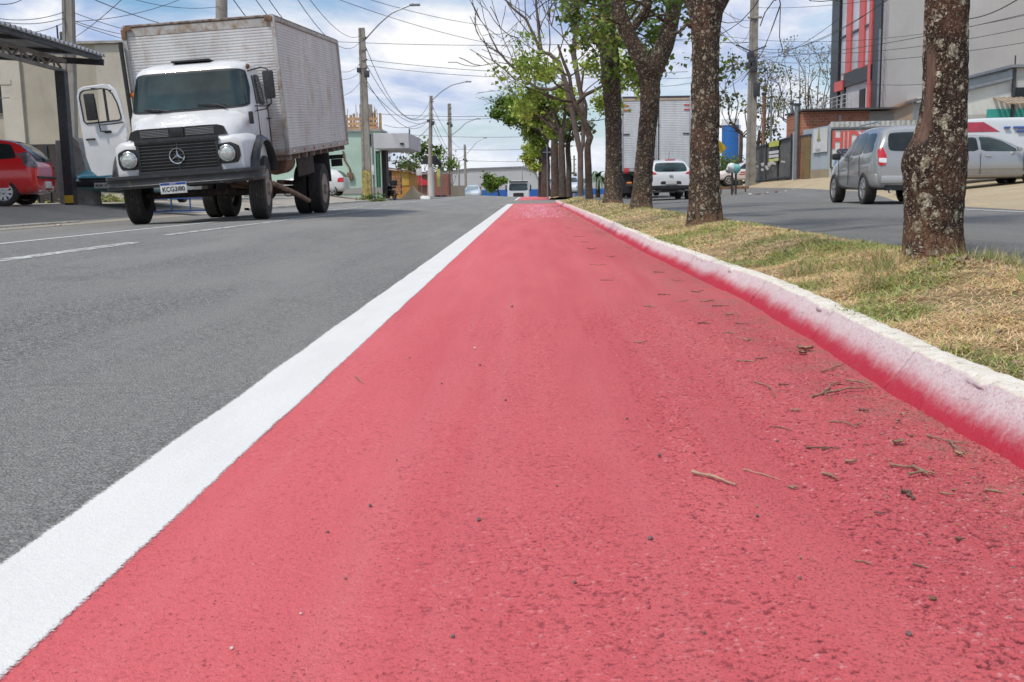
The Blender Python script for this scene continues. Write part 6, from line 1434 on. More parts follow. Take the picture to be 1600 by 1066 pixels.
# ------------------------------------------------------------------ right side: gate, wall, sign boards, buildings
def right_wall():
    P0, P1, P2, P3 = at(1181, 290, 62), at(1237, 290, 55), at(1294, 290, 50), at(1515, 290, 50)
    G_ = thing("gate", "tall grey corrugated metal gate with pasted notices beside the large concrete pole", "gate"); z0 = gzf(13.6, 60) - .05; z1 = gzf(14.1, 55)
    d = (P1 - P0); d.z = 0; L = d.length; d.normalize(); nn = Vector((d.y, -d.x, 0))
    if nn.y > 0: nn = -nn
    ta, tb = at(1181, 229, 62).z, at(1237, 212, 55).z; mb = MB(); k = int(L / .11)
    for i in range(k + 1):
        t = i / k; q = P0 + d * L * t + nn * (.035 if i % 2 else 0); mb.v += [(q.x, q.y, z0 + (z1 - z0) * t), (q.x, q.y, ta + (tb - ta) * t)]
    for i in range(k): mb.f.append((2 * i, 2 * i + 2, 2 * i + 3, 2 * i + 1))
    mb.build("panel", pm("gate_grey", (.115, .115, .11), .55, .3, vs_=1.2, var=.25, dirt=.3, dirtc=(.22, .2, .18)), G_, 0, fix=False)
    b = MB()
    for t in (0, .33, .66, 1): q = P0 + d * L * t + nn * .07; zz = z0 + (z1 - z0) * t; b.bar((q.x, q.y, zz), (q.x, q.y, ta + (tb - ta) * t + .1), .08, .08)
    for f in (.05, .97): b.bar((P0.x + nn.x * .07, P0.y + nn.y * .07, z0 + (ta - z0) * f), (P1.x + nn.x * .07, P1.y + nn.y * .07, z1 + (tb - z1) * f), .07, .07)
    b.build("frame", M_steel_d, G_, 0)
    def onwall(nm, m, par, A_, B_, t0, t1, za, zb_, off, th=.03):
        dd = B_ - A_; dd.z = 0; n2 = Vector((dd.y, -dd.x, 0)).normalized(); n2 = -n2 if n2.y > 0 else n2
        a = A_ + dd * t0 + n2 * off; c = A_ + dd * t1 + n2 * off; b_ = MB(); b_.bar((a.x, a.y, (za + zb_) / 2), (c.x, c.y, (za + zb_) / 2), th, abs(zb_ - za)); return b_.build(nm, m, par, 0)
    for f, col, nm in ((.80, (.50, .52, .10), "yellow_notice"), (.62, (.62, .62, .62), "white_notice"), (.52, (.62, .62, .62), "white_notice"), (.42, (.50, .52, .20), "yellow_notice")):
        z = z0 + (ta - z0) * f + .25; onwall(nm, pm(nm, col, .7), G_, P0, P1, .44, .70, z, z + (.30 if f > .7 else .15), .12)
    rv = random.Random(8)
    for i in range(11):
        t = .06 + .88 * rv.random(); q = P0 + d * L * t + nn * .14; z = z0 + (ta - z0) * .34 + t * .55 + rv.uniform(-.15, .15); b = MB(); b.rbox((q.x, q.y, z), (.2 * rv.uniform(.5, 1.3), .03, .2 * rv.uniform(.4, 1.2)), .01, Matrix.Rotation(rv.uniform(-.5, .5), 3, 'Y')); b.build("paper_scrap", pm("paper_white", (.60, .60, .60), .8), G_, 0)
    W_ = thing("boundary_wall", "pale blue street wall with brown door and white plaque, right of the grey gate", "wall"); M_bl = m_wall("pale_blue_wall", (.37, .42, .47), (.34, .30, .22), .4, .5)
    zt1, zt2 = at(1237, 207, 55).z, at(1294, 196, 50).z; z2 = gzf(P2.x, 50) - .1
    wall_box("wall_face", M_bl, W_, P1[:2], P2[:2], (z1 - .1, z2), (zt1, zt2), .25)
    onwall("coping", M_concrete, W_, P1, P2, 0, 1, zt1, zt1 + .08, -.1, .3) if 0 else None
    dz = z1; dr = onwall("door", pm("brown_gold_door", (.22, .145, .05), .55, .2, vs_=1.5, var=.3), W_, P1, P2, .27, .53, dz, at(1260, 213, 53).z, .02, .05); onwall("door_frame", M_steel_d, dr, P1, P2, .25, .27, dz, at(1253, 211, 53).z, .05, .05); onwall("door_frame", M_steel_d, dr, P1, P2, .25, .55, at(1260, 213, 53).z, at(1260, 210.5, 53).z, .05, .05)
    pl = onwall("plaque", m_wall("plaque_white", (.62, .63, .63), (.45, .45, .45), .3), W_, P1, P2, .62, .97, at(1282, 238, 51).z, at(1282, 201, 51).z, .06, .05)
    onwall("skirting", m_wall("dusty_skirt", (.33, .28, .2)), W_, P1, P2, .55, 1, z2 - .1, z2 + .45, .03, .03)
    dd = P2 - P1; dd.z = 0; cp = P1 + dd * .78; n2 = Vector((dd.y, -dd.x, 0)).normalized(); n2 = -n2 if n2.y > 0 else n2; cp = cp + n2 * .10; zc = at(1282, 213, 51).z; ang = atan2(dd.y, dd.x)
    b = MB(); b.prism([(-.22, -.2), (.22, -.2), (.22, -.12), (.10, -.1), (.05, .28), (0, .42), (-.05, .28), (-.10, -.1), (-.22, -.12)], .03, 'Y'); b.xf(Matrix.Translation((cp.x, cp.y, zc)) @ Matrix.Rotation(ang, 4, 'Z')); b.build("emblem", pm("emblem_olive", (.30, .28, .08), .6), pl, 0)
    b = MB()
    for r_, w in ((0, .7), (1, .5)):
        for i in range(int(w / .09)): b.box((-w / 2 + i * .09, 0, -.62 - r_ * .13), (.055, .02, .07))
    b.xf(Matrix.Translation((cp.x, cp.y, zc)) @ Matrix.Rotation(ang, 4, 'Z')); b.build("plaque_lettering", pm("faint_print", (.40, .42, .42), .7), pl, 0)
    # water pipe column beside the gate
    onwall("pipe", M_steel_d, W_, P1, P2, .10, .13, z1 + .8, zt1 + .7, .08, .06)
    H_ = thing("boundary_wall", "white street wall painted with the big red hidra advert, behind the suv", "wall"); z3 = gzf(P2.x, 50) - .15; zt3 = at(1400, 192, 50).z
    wall_box("wall_face", m_wall("cream_wall", (.50, .50, .48), (.35, .32, .27), .4, .5), H_, (P2.x + .02, 50.0), (P3.x, 50.0), z3, zt3, .25)
    b = MB(); k = int((P3.x - P2.x) / .12); mb = MB()
    for i in range(k + 1): x = P2.x + .02 + (P3.x - P2.x) * i / k; y = 49.96 - (.04 if i % 2 else 0); mb.v += [(x, y, zt3 - .16), (x, y, zt3 + .10)]
    for i in range(k): mb.f.append((2 * i, 2 * i + 2, 2 * i + 3, 2 * i + 1))
    mb.build("corrugated_coping", pm("sheet_coping", (.50, .51, .50), .5, .3, dirt=.3), H_, 0, fix=False)
    bd = pxbox("advert_board", m_wall("advert_white", (.66, .66, .65), (.5, .48, .45), .2), H_, 1298, 1475, 200, 262, 50, .04, front=.07); fr = MB()
    a, c = at(1297, 262.5, 50), at(1476, 199.5, 50)
    for z in (a.z, c.z): fr.box(((a.x + c.x) / 2, 49.91, z), (c.x - a.x, .05, .06))
    for x in (a.x, c.x): fr.box((x, 49.91, (a.z + c.z) / 2), (.06, .05, c.z - a.z))
    fr.build("board_frame", M_steel_d, bd, 0)
    def wt(s, px_, py_, size, col, nm, sx=.8, bold=.02, shear=0): c = at(px_, py_, 49.9); return text(s, size, nm, pm(nm, col, .6), bd, (c.x, 49.9, c.z), (pi / 2, 0, 0), sx, bold, .01, 'LEFT', shear)
    wt("HIDRA", 1299, 231, 1.10, (.60, .10, .09), "red_lettering", .72, .035); wt("SER", 1305, 243.5, .43, (.05, .05, .09), "dark_lettering", 1.15, .02, .25); wt("DI", 1302, 258.5, .50, (.10, .30, .55), "blue_lettering", 1.0, .02, .2)
right_wall()
# thin steel posts behind the gate
for px_, y0, Y, w, lb in ((1194, 148, 66, .10, "rusty post behind the gate, nearest the concrete pole"), (1205.5, 153, 66, .07, "thin dark post behind the middle of the gate"), (1237, 163, 60, .07, "thin dark post at the gate's right end"), (1245.5, 165, 54, .12, "stout grey post at the left end of the brick wall")):
    c = at(px_, y0, Y); T = thing("post", lb, "post"); b = MB(); b.path([(c.x, Y, gzf(c.x, Y)), (c.x, Y, c.z)], w, 8); b.build("shaft", M_rust if px_ == 1194 else M_steel_g, T)
    b = MB(); b.rbox((c.x, Y, c.z + .05), (w * 3.2, w * 2.5, .12), .02); b.build("cap", M_steel_d, T)
def brick_house():
    T = thing("building", "single-storey red brick outbuilding with grey rendered end above the blue wall", "building"); Y = 53.5; zt = at(1300, 174, Y).z
    b_ = lambda n, m, x0, x1, th, dz=0: wall_box(n, m, T, (at(x0, 290, Y).x, Y), (at(x1, 290, Y).x, Y), .6, zt + dz, th)
    b_("brick_wall", m_brick("red_brick_wall"), 1251, 1354, 3.2); b_("rendered_wall", m_wall("dull_concrete_wall", (.30, .28, .25), (.2, .17, .14), .6), 1354.3, 1393, 3.2, -.03)
    pxbox("pier", M_concrete, T, 1309, 1314, 180, 210, Y, .1, front=.06)
    b = MB(); x0, x1 = at(1249, 290, Y).x, at(1396, 290, Y).x; b.box(((x0 + x1) / 2, Y + 1.5, zt + .08), (x1 - x0, 3.8, .09)); b.build("roof", pm("dark_roof_sheet", (.08, .075, .075), .6), T, 0)
brick_house()
def gable_house():
    T = thing("building", "tan gabled house with red and white shop sign, behind the suv", "building"); Y = 57
    P_ = [at(1393, 174, Y), at(1428, 157, Y), at(1470, 140, Y)]; mb = MB(); mb.prism([(P_[0].x, .6), (P_[0].x, P_[0].z), (P_[1].x, P_[1].z), (P_[1].x, .6)], 6, 'Y', (0, Y + 3, 0)); mb.build("wall", m_wall("tan_render", (.42, .33, .25), (.3, .22, .16), .35), T, 0)
    b = MB(); b.bar((P_[0].x - .3, Y + 2.9, P_[0].z - .05), (P_[1].x + .1, Y + 2.9, P_[1].z + .06), 6.3, .08); b.build("roof", M_rust, T, 0)
    pxbox("shop_front", m_wall("shop_white", (.58, .56, .54)), T, 1428, 1512, 150, 260, Y, 5.5)
    s = pxbox("shop_sign", pm("sign_bright_red", (.62, .02, .02), .45), T, 1430.5, 1443, 177, 197, Y, .15, front=.3); c = at(1437, 195, Y - .35)
    text("A", 1.1, "sign_letter", M_plate, s, (c.x, Y - .32, c.z), (pi / 2, 0, 0), .8, .03, .01)
gable_house()
def painted_house():
    T = thing("building", "whitewashed old house with peeling teal lower band at the right edge", "building"); Y = 46
    Pa, Pb, Pc = at(1494, 147, Y), at(1583, 127, Y), at(1760, 127, Y); mb = MB(); mb.prism([(Pa.x, .6), (Pa.x, Pa.z), (Pb.x, Pb.z), (Pb.x, .6)], 5, 'Y', (0, Y + 2.5, 0)); mb.build("wall", m_wall("peeling_whitewash", (.58, .60, .58), (.42, .36, .30), .5, .5, streak=False), T, 0)
    wall_box("extension", m_wall("pale_grey_render", (.46, .47, .46), (.3, .28, .26), .4), T, (Pb.x + .03, Y), (Pc.x, Y), .6, Pb.z + .55, 5)
    pxbox("teal_band", m_wall("teal_paint_wall", (.05, .32, .30), (.35, .38, .34), .8, .8, streak=False), T, 1541, 1760, 167, 187, Y, .06, front=.07)
    pxbox("grey_band", m_wall("flaked_grey", (.40, .40, .38), (.22, .2, .18), .7, .9, streak=False), T, 1494, 1540, 179, 200, Y, .06, front=.07)
    b = MB(); b.bar((Pa.x - .4, Y + 2.4, Pa.z + .03), (Pb.x - .15, Y + 2.4, Pb.z + .12), 5.3, .10); b.bar((Pb.x - .2, Y + 2.4, Pb.z + .62), (Pc.x, Y + 2.4, Pb.z + .66), 5.3, .12); b.build("roof", pm("slate_grey_roof", (.20, .22, .24), .6, dirt=.3), T, 0)
    c = at(1592, 160, Y - 1); mb = MB()
    for i in range(14): x = c.x - .6 + i * .22; mb.box((x, Y - .75, c.z + .1), (.14, 1.6, .05), Matrix.Rotation(radians(14), 3, 'X'))
    mb.build("tiled_porch", pm("old_tiles", (.34, .27, .20), .9, var=.35), T, 0); pxbox("window", M_glass, T, 1586, 1640, 136, 152, Y, .05, front=.04)
    b = MB(); c = at(1583, 128, Y); b.box((c.x, Y - .08, c.z - .6), (.12, .12, 2.6)); b.path([(c.x, Y - .1, c.z + .6), (c.x, Y - .1, c.z + 1.1)], .03, 6); b.build("corner_post", M_steel_d, T, 0)
painted_house()
def tall_building():
    T = thing("building", "tall modern building with red fins, black frame and blank pale grey side wall", "building"); c = 19.5; YY = lambda p: c * FPX / (p - 828.0)
    z0, zt = .5, 19.0; Ya, Yb = YY(1362), YY(1292)
    wall_box("side_wall", m_wall("pale_tile_wall", (.44, .425, .415), (.36, .34, .33), .35, .2, .7, grid=((0, .32), (2, .32)), gcol=(.36, .35, .345)), T, (c + .02, Ya), (c + 24, Ya), z0, zt, 9)
    M_bk = pm("black_cladding", (.022, .022, .026), .4, .2); M_fin = pm("red_fin", (.60, .10, .09), .5); M_gl = pm("facade_glass", (.46, .49, .54), .3, .0, vs_=.4, var=.3); M_pk = m_wall("pale_panel", (.50, .47, .48), (.4, .37, .38), .2)
    def fb(nm, m, p0, p1, za, zb, prot, th=.3): y0, y1 = YY(p0), YY(p1); b = MB(); b.box((c - prot + th / 2, (y0 + y1) / 2, (za + zb) / 2), (th, abs(y1 - y0), zb - za)); return b.build(nm, m, T, 0)
    fb("facade_wall", M_pk, 1362, 1292, z0, zt, 0, .3)
    zB = at(1349, 124, YY(1349)).z; zBt = at(1349, 101, YY(1349)).z
    fb("black_frame", M_bk, 1362, 1350.5, z0, zt + .1, .12, .3); fb("black_frame", M_bk, 1301, 1290, z0, zt + .1, .20, .4)
    fb("black_band", M_bk, 1350.4, 1309, zB, zBt, .16, .3)
    fb("red_fin", M_fin, 1349.5, 1345.5, z0 + 2, zt, .18, .3); fb("red_fin", M_fin, 1337.5, 1329.5, zBt + .02, zt, .14, .25); fb("red_fin", M_fin, 1317.5, 1310.5, zBt + .02, zt, .14, .25)
    fb("red_block", M_fin, 1308.8, 1297, at(1302, 143, YY(1302)).z, at(1302, 128, YY(1302)).z, .24, .3)
    for p0, p1 in ((1345, 1338), (1328, 1318), (1309, 1302)):
        w = fb("window", M_gl, p0, p1, zBt + .1, zt - .2, .05, .1)
        for z in (9.5, 12.4, 15.3): y0, y1 = YY(p0), YY(p1); b = MB(); b.box((c - .08, (y0 + y1) / 2, z), (.1, abs(y1 - y0), .12)); b.build("mullion", M_bk, w, 0)
    fb("balcony_door", M_ink, 1339, 1331, z0 + 3, zB - .4, .06, .1); fb("black_post", M_bk, 1309.5, 1306, z0, zB, .1, .2)
    zr = at(1330, 150, YY(1330)).z; b = MB()
    for k in range(4): b.bar((c - 1.2, YY(1350), zr - k * .24), (c - 1.2, YY(1306), zr - k * .24), .05 if k == 0 else .025); b.bar((c - 1.2, YY(1306), zr - k * .24), (c - 1.2, YY(1291), zr - k * .24 - .75), .05 if k == 0 else .025)
    for p in (1350, 1343, 1335, 1327, 1319, 1306): b.bar((c - 1.2, YY(p), zr), (c - 1.2, YY(p), zr - 1.0), .05, .05, (0, 1, 0))
    b.build("balcony_railing", pm("stainless", (.58, .58, .58), .3, .8), T, 0)
    b = MB(); b.box((c - .65, (YY(1350) + YY(1291)) / 2, zr - 1.15), (1.4, YY(1291) - YY(1350), .25)); b.build("balcony_slab", M_pk, T, 0)
    b = MB(); x = at(1367, 290, Ya - .1).x; b.path([(x, Ya - .1, z0), (x, Ya - .1, at(1367, 46, Ya).z)], .06, 8); b.build("downpipe", M_steel_g, T)
tall_building()
def water_tank():
    T = thing("water_tank", "blue cylindrical water tower with white top band beyond the side street", "water tank"); Y = 130; a, b_ = at(1127, 290, Y).x, at(1153, 290, Y).x; r = (b_ - a) / 2; z0, z1, z2 = .3, at(1140, 196, Y).z, at(1140, 184, Y).z
    b = MB(); b.lathe([(r, z0), (r, z1)], 32, 'Z', ((a + b_) / 2, Y, 0)); b.build("tank_shell", pm("tank_blue", (.012, .11, .36), .5, vs_=.6, var=.2, dirt=.2), T, 40)
    b = MB(); b.lathe([(r * 1.02, z1), (r * 1.02, z2 - .2), (r * .6, z2 + .05), (.05, z2 + .15)], 32, 'Z', ((a + b_) / 2, Y, 0)); b.build("top_band", pm("tank_white", (.62, .64, .66), .5, vs_=2, var=.2), T, 40)
    b = MB(); b.path([(b_ + .1, Y - .3, z0), (b_ + .1, Y - .3, z1)], .12, 8); b.build("riser_pipe", P_wh, T)
water_tank()
def road_sign():
    Y = 56; c = at(855, 238, Y); d = at(866.5, 238, Y).x - c.x; T = thing("road_sign", "diamond road sign seen from its black back on a grey pole at the median end", "road sign")
    b = MB(); b.prism(chaikin([(-d, 0), (0, d), (d, 0), (0, -d)], 1), .03, 'Y', (c.x, Y + .06, c.z)); b.build("panel", pm("sign_back", (.02, .02, .024), .6), T, 0)
    b = MB(); b.path([(c.x, Y, gzf(c.x, Y)), (c.x, Y, c.z + d)], .04, 10); b.build("pole", M_steel_g, T); b = MB(); b.box((c.x, Y + .03, c.z), (d * 1.3, .03, .06)); b.build("bracket", M_steel_g, T, 0)
road_sign()
T = thing("road_sign", "small orange sign plate half hidden between the median trunks", "road sign"); c = at(873, 237, 78); b = MB(); b.box((c.x, 78, c.z), (.75, .03, .9)); b.build("panel", pm("sign_orange", (.50, .25, .06), .6), T, 0); b = MB(); b.path([(c.x, 78.05, gzf(c.x, 78)), (c.x, 78.05, c.z + .3)], .04, 8); b.build("pole", M_steel_g, T)
T = thing("road_sign", "yellow diamond warning sign behind the second tree, near the blue tank", "road sign"); c = at(1124, 231, 74); b = MB(); b.prism([(-.55, 0), (0, .5), (.55, 0), (0, -.5)], .03, 'Y', (c.x, 74, c.z)); b.build("panel", pm("sign_yellow", (.62, .44, .04), .6), T, 0); b = MB(); b.path([(c.x, 74.05, gzf(c.x, 74)), (c.x, 74.05, c.z)], .04, 8); b.build("pole", M_steel_g, T)
for i, (px_, lb) in enumerate(((1144, "left dark post of the pair at the side street, white and teal rag on it"), (1150, "right dark post of the pair at the side street, teal rag on it"))):
    c = at(px_, 266, 50); T = thing("bollard", lb, "bollard", (0, 0, 0), 0, "pair of dark posts at the side street"); b = MB(); b.path([(c.x, 50, gzf(c.x, 50)), (c.x, 50, c.z)], .05, 10); b.build("post", M_steel_d, T)
    b = MB(); s = .32; b.lathe([(.01, s * .6), (.16, s * .55), (.27, s * .1), (.24, -s * .45), (.14, -s * .8), (.03, -s * .5)], 14, 'Z', (c.x - .05, 49.97, c.z + .12))
    for k, v in enumerate(b.v): q = Vector(v); n_ = mn.noise(q * 3.1) * .12; b.v[k] = (v[0] + n_, v[1] + n_ * .5, v[2] + mn.noise(q * 4 + Vector((5, 0, 0))) * .12)
    b.build("rag", pm("rag_white" if i == 0 else "rag_teal", (.60, .64, .62) if i == 0 else (.16, .42, .40), .9, vs_=6, var=.3), T, 60)
# low timber rail of the side street, rubble at the verge edge
T = thing("guard_rail", "low brown rail in front of the pinkish white pickup", "rail"); b = MB(); a, c = at(1122, 294, 53), at(1170, 293, 53); b.bar((a.x, 53, a.z), (c.x, 53, c.z), .06, .14); b.build("beam", M_rust, T, 0)
for t in (.1, .5, .9): b = MB(); x = a.x + (c.x - a.x) * t; b.box((x, 53.06, (gzf(x, 53) + a.z) / 2), (.07, .05, a.z - gzf(x, 53))); b.build("post", M_rust, T, 0)
rv = random.Random(17)
for i, (px_, py_, w) in enumerate(((1172, 299, 10), (1186, 298, 7), (1200, 296.5, 6), (1213, 297, 8), (1228, 296.5, 5), (1182, 300, 5), (1240, 296, 4), (1196, 300.5, 4), (92, 350, 9), (86, 346, 6))):
    Y = 46 if px_ > 500 else 17.6; c = at(px_, py_, Y); o = pebble(px_, 400, 10, M_conc_kerb if i % 2 == 0 else M_clod, "broken chunk of kerb rubble at the road edge", "rubble at the road edges", "rubble", "rubble"); r = w / 2 * Y / FPX; s = r / (5 * onz(px_, 400, gzf(0, 2) + .005).y / FPX); o.location = (c.x, Y, gzf(c.x, Y) + r * .25); o.scale = (s, s, s * .8)
# ------------------------------------------------------------------ trees
def m_bark(name, c0, c1, lichen=.6, vs_=1.0):
    g = G(name); v = g.tc.outputs["Object"]
    st = g.mapping(v, (1, 1, .38)); n = g.noise(st, 22 * vs_, 7, .68, .6); dv0 = g.new("ShaderNodeTexNoise"); g.l.new(v, dv0.inputs["Vector"]); dv0.inputs["Scale"].default_value = 16 * vs_; dv0.inputs["Detail"].default_value = 4
    sv0 = g.new("ShaderNodeVectorMath", operation='SCALE'); g.l.new(dv0.outputs[1], sv0.inputs[0]); sv0.inputs[3].default_value = .075 / vs_
    av0 = g.new("ShaderNodeVectorMath", operation='ADD'); g.l.new(v, av0.inputs[0]); g.l.new(sv0.outputs[0], av0.inputs[1]); vo = g.voro(g.mapping(av0.outputs[0], (1, 1, .5)), 46 * vs_, 'DISTANCE_TO_EDGE')
    c = g.ramp(n, .32, .68, c0, c1); c = g.mix(g.math('MULTIPLY', g.mr(vo, .10, .0), .6), c, tuple(x * .35 for x in c0))
    c = g.mix(g.mr(g.noise(v, 5 * vs_, 5, .6), .50, .68, 0, .55), c, (.20, .10, .065))
    a = g.new("ShaderNodeAttribute"); a.attribute_name = "col"; ac = g.sep(a.outputs[1])
    # round crusty lichen patches of two sizes
    wv = g.new("ShaderNodeVectorMath", operation='ADD'); g.l.new(v, wv.inputs[0])
    dn = g.new("ShaderNodeTexNoise"); g.l.new(v, dn.inputs["Vector"]); dn.inputs["Scale"].default_value = 38 * vs_; dn.inputs["Detail"].default_value = 3
    sc_ = g.new("ShaderNodeVectorMath", operation='SCALE'); g.l.new(dn.outputs[1], sc_.inputs[0]); sc_.inputs[3].default_value = .038 / vs_; g.l.new(sc_.outputs[0], wv.inputs[1]); wvo = wv.outputs[0]
    li = None
    for s, th, dens in ((10.5, .40, .30), (21, .40, .48), (46, .38, .55), (105, .38, .55)):
        vt = g.new("ShaderNodeTexVoronoi", feature='F1'); g.l.new(wvo, vt.inputs["Vector"]); vt.inputs["Scale"].default_value = s * vs_
        rnd_ = g.sep(vt.outputs[1])[0]; m_ = g.math('MULTIPLY', g.mr(vt.outputs[0], th, th - .07), g.math('LESS_THAN', rnd_, dens * lichen)); li = m_ if li is None else g.math('MAXIMUM', li, m_)
    li = g.math('MULTIPLY', li, g.mr(g.noise(v, 42 * vs_, 6, .75), .38, .50)); li = g.math('MULTIPLY', li, g.math('SUBTRACT', 1, ac[0]))
    lc = g.mix(g.mr(g.noise(v, 30 * vs_, 5, .7), .35, .65), (.27, .24, .165), (.50, .46, .36)); c = g.mix(li, c, lc)
    c = g.mix(g.math('MULTIPLY', ac[0], .7), c, g.mix(g.mr(g.noise(g.mapping(v, (1, 1, .12)), 60, 6, .7), .35, .65), (.105, .062, .046), (.22, .145, .11)))
    c = g.mix(g.math('MULTIPLY', ac[1], .8), c, g.mix(g.noise(v, 30, 4, .6), (.17, .085, .05), (.30, .18, .11)))
    h = g.math('ADD', g.math('MULTIPLY', n, .8), g.math('MULTIPLY', g.mr(vo, 0, .15), .5)); h = g.math('MULTIPLY', h, g.math('SUBTRACT', 1, g.math('MULTIPLY', ac[0], .88))); h = g.math('ADD', h, g.math('MULTIPLY', li, .35))
    return g.done(c, .88, g.bump(h, .012 / vs_ ** .5, 1.0), spec=.25)
M_bark = m_bark("lichen_bark", (.030, .019, .015), (.082, .052, .038), .9)
M_bark2 = m_bark("spotted_bark", (.036, .025, .020), (.090, .062, .046), .8, 1.7)
M_bark1 = m_bark("flecked_bark", (.036, .024, .019), (.090, .060, .044), .85, 1.25)
M_bark3 = pm("plain_bark", (.075, .053, .041), .9, vs_=6, var=.45, bump=.02, bs=20, dirt=.3, dirtc=(.15, .125, .10))
M_bark_g = pm("pale_twig_bark", (.115, .088, .075), .9, vs_=4, var=.3)
def trunk(name, prof, m, parent, scar=None, seed=0, nz=None, nt=120, amp=.006, root=None):
    """prof: rows (X, Y, z, rx) along the trunk"""
    P_ = np.array(prof, float); z0, z1 = P_[0, 2], P_[-1, 2]; nz = nz or int((z1 - z0) / .008); zz = np.linspace(z0, z1, nz); s = np.cumsum([0] + [np.linalg.norm(P_[i + 1, :3] - P_[i, :3]) for i in range(len(P_) - 1)])
    def sm(col):
        q = np.interp(zz, P_[:, 2], P_[:, col]); k = max(3, nz // 40) | 1; ker = np.ones(k) / k; return np.convolve(np.pad(q, k // 2, mode='edge'), ker, 'valid')
    cx, cy, r = sm(0), sm(1), sm(3); th = np.linspace(0, 2 * pi, nt, endpoint=False); TH, ZZ = np.meshgrid(th, zz); R_ = r[:, None]
    c_, s_ = np.cos(TH), np.sin(TH); k = 1 / max(.08, P_[0, 3])
    rid = np.abs(fbm(c_ * 5 * 1.2, s_ * 5 * 1.2, ZZ * 9, 4, seed) - .5) * 2; pl = fbm(c_ * 11, s_ * 11, ZZ * 26, 3, seed + 3) - .5; lump = fbm(c_ * 1.3, s_ * 1.3, ZZ * 4, 3, seed + 7) - .5
    sc = np.zeros_like(TH)
    if scar is not None:
        a0, aw, za, zb = scar; da = np.abs((TH - a0 + pi) % (2 * pi) - pi); sc = np.clip((aw - da + (fbm(ZZ * 12, TH * 2, 0, 3, 5) - .5) * .35) / .12, 0, 1) * ss(za, za + .06, ZZ) * ss(zb, zb - .1, ZZ)
    d = (rid ** .6 * 1.4 + pl * .9 - .5) * amp * (1 - sc) + lump * R_ * .20 - sc * amp * .8
    flare = np.exp(-(ZZ - z0) / .10) * R_ * (.02 + .16 * (fbm(c_ * 1.7, s_ * 1.7, 2, 2, seed + 9)))
    RR = R_ + d + flare; X = cx[:, None] + RR * c_; Y = cy[:, None] + RR * s_
    low = np.clip(1 - (ZZ - z0 - .05) / .25, 0, 1) * (fbm(c_ * 3, s_ * 3, ZZ * 12, 3, 4) > .45)
    return np_mesh(name, np.stack([X, Y, ZZ], -1).reshape(-1, 3), grid_faces(nz, nt, True), m, parent, colors=np.stack([sc, low * .8, sc * 0], -1).reshape(-1, 3))
def grow(P, d, L, r, depth, rv, mb, tips, up=.12, spread=.6, kids_=3, segs=5, shrink=.68, jit=.22, n=6, rmin=.006):
    pts = [Vector(P)]; d = Vector(d).normalized(); rad = [r]
    for i in range(segs):
        d = (d + Vector((rv.gauss(0, jit), rv.gauss(0, jit), rv.gauss(0, jit) + up))).normalized(); pts.append(pts[-1] + d * L / segs); rad.append(max(rmin, r * (1 - .5 * (i + 1) / segs)))
    mb.path(pts, rad, n if r > .02 else 4, False)
    if depth == 0 or r < rmin * 1.05: tips.append((pts[-1], d)); tips.append((pts[len(pts) // 2], d)); return
    for k in range(kids_):
        j = rv.randint(max(1, segs // 2), segs) if k else segs; ax = Vector((rv.gauss(0, 1), rv.gauss(0, 1), rv.gauss(0, .5))); ax = (ax - d * ax.dot(d)); ax = ax.normalized() if ax.length > .01 else Vector((1, 0, 0))
        nd = (d + ax * spread * rv.uniform(.6, 1.3)).normalized(); grow(pts[j], nd, L * shrink * rv.uniform(.75, 1.2), rad[j] * .72, depth - 1, rv, mb, tips, up, spread, kids_, max(3, segs - 1), shrink, jit, n, rmin)
def leaves(name, tips, per, rad, size, cols, parent, m, seed=0, droop=.5, asp=.42, cmix=None):
    rg = np.random.default_rng(seed); T_ = np.array([t[0][:] for t in tips]); n = len(T_) * per; c = np.repeat(T_, per, 0) + rg.normal(0, rad, (n, 3)) * np.array([1, 1, .75])
    a = rg.normal(0, 1, (n, 3)); a[:, 2] = a[:, 2] * .5 - droop; a /= np.linalg.norm(a, axis=1)[:, None]; u = rg.normal(0, 1, (n, 3)); u[:, 2] += 1.1; s = np.cross(a, u); s /= np.linalg.norm(s, axis=1)[:, None] + 1e-9; nn = np.cross(s, a)
    sz = (size * (.55 + .8 * rg.random(n)))[:, None]; V = np.zeros((n, 6, 3))
    V[:, 0] = c; V[:, 1] = c + a * sz * .45 + s * sz * asp + nn * sz * .12; V[:, 2] = c + a * sz - nn * sz * .10; V[:, 3] = c + a * sz * .45 - s * sz * asp + nn * sz * .12; V[:, 4] = c + a * sz * .5; V[:, 5] = c + a * sz * .02
    b = (np.arange(n) * 6)[:, None]; Q = np.concatenate([b + np.array([[0, 1, 2, 4]]), b + np.array([[0, 4, 2, 3]])])
    cl = fbm(c[:, 0] * 1.1 + seed, c[:, 1] * 1.1, c[:, 2] * 1.3, 3, 2); w = np.clip((cl - .38) * 4 + rg.normal(0, .22, n), 0, 1)[:, None]; C0, C1 = np.array(cols[0]), np.array(cols[1]); col = (C0 * (1 - w) + C1 * w) * (.75 + .5 * rg.random(n))[:, None]
    if cmix is not None: k = rg.random(n) < cmix[1]; col[k] = np.array(cmix[0]) * (.8 + .4 * rg.random(k.sum()))[:, None]
    return np_mesh(name, V.reshape(-1, 3), Q, m, parent, smooth=False, colors=np.repeat(col[:, None], 6, 1).reshape(-1, 3))
def wx(px_, py_, Y): p = at(px_, py_, Y); return (p.x, Y, p.z)
GT_ = "trees along the grass median"
GREEN = ((.075, .13, .025), (.22, .32, .06)); LIME = ((.22, .31, .055), (.48, .57, .12)); OLIVE = ((.08, .095, .04), (.20, .20, .09))

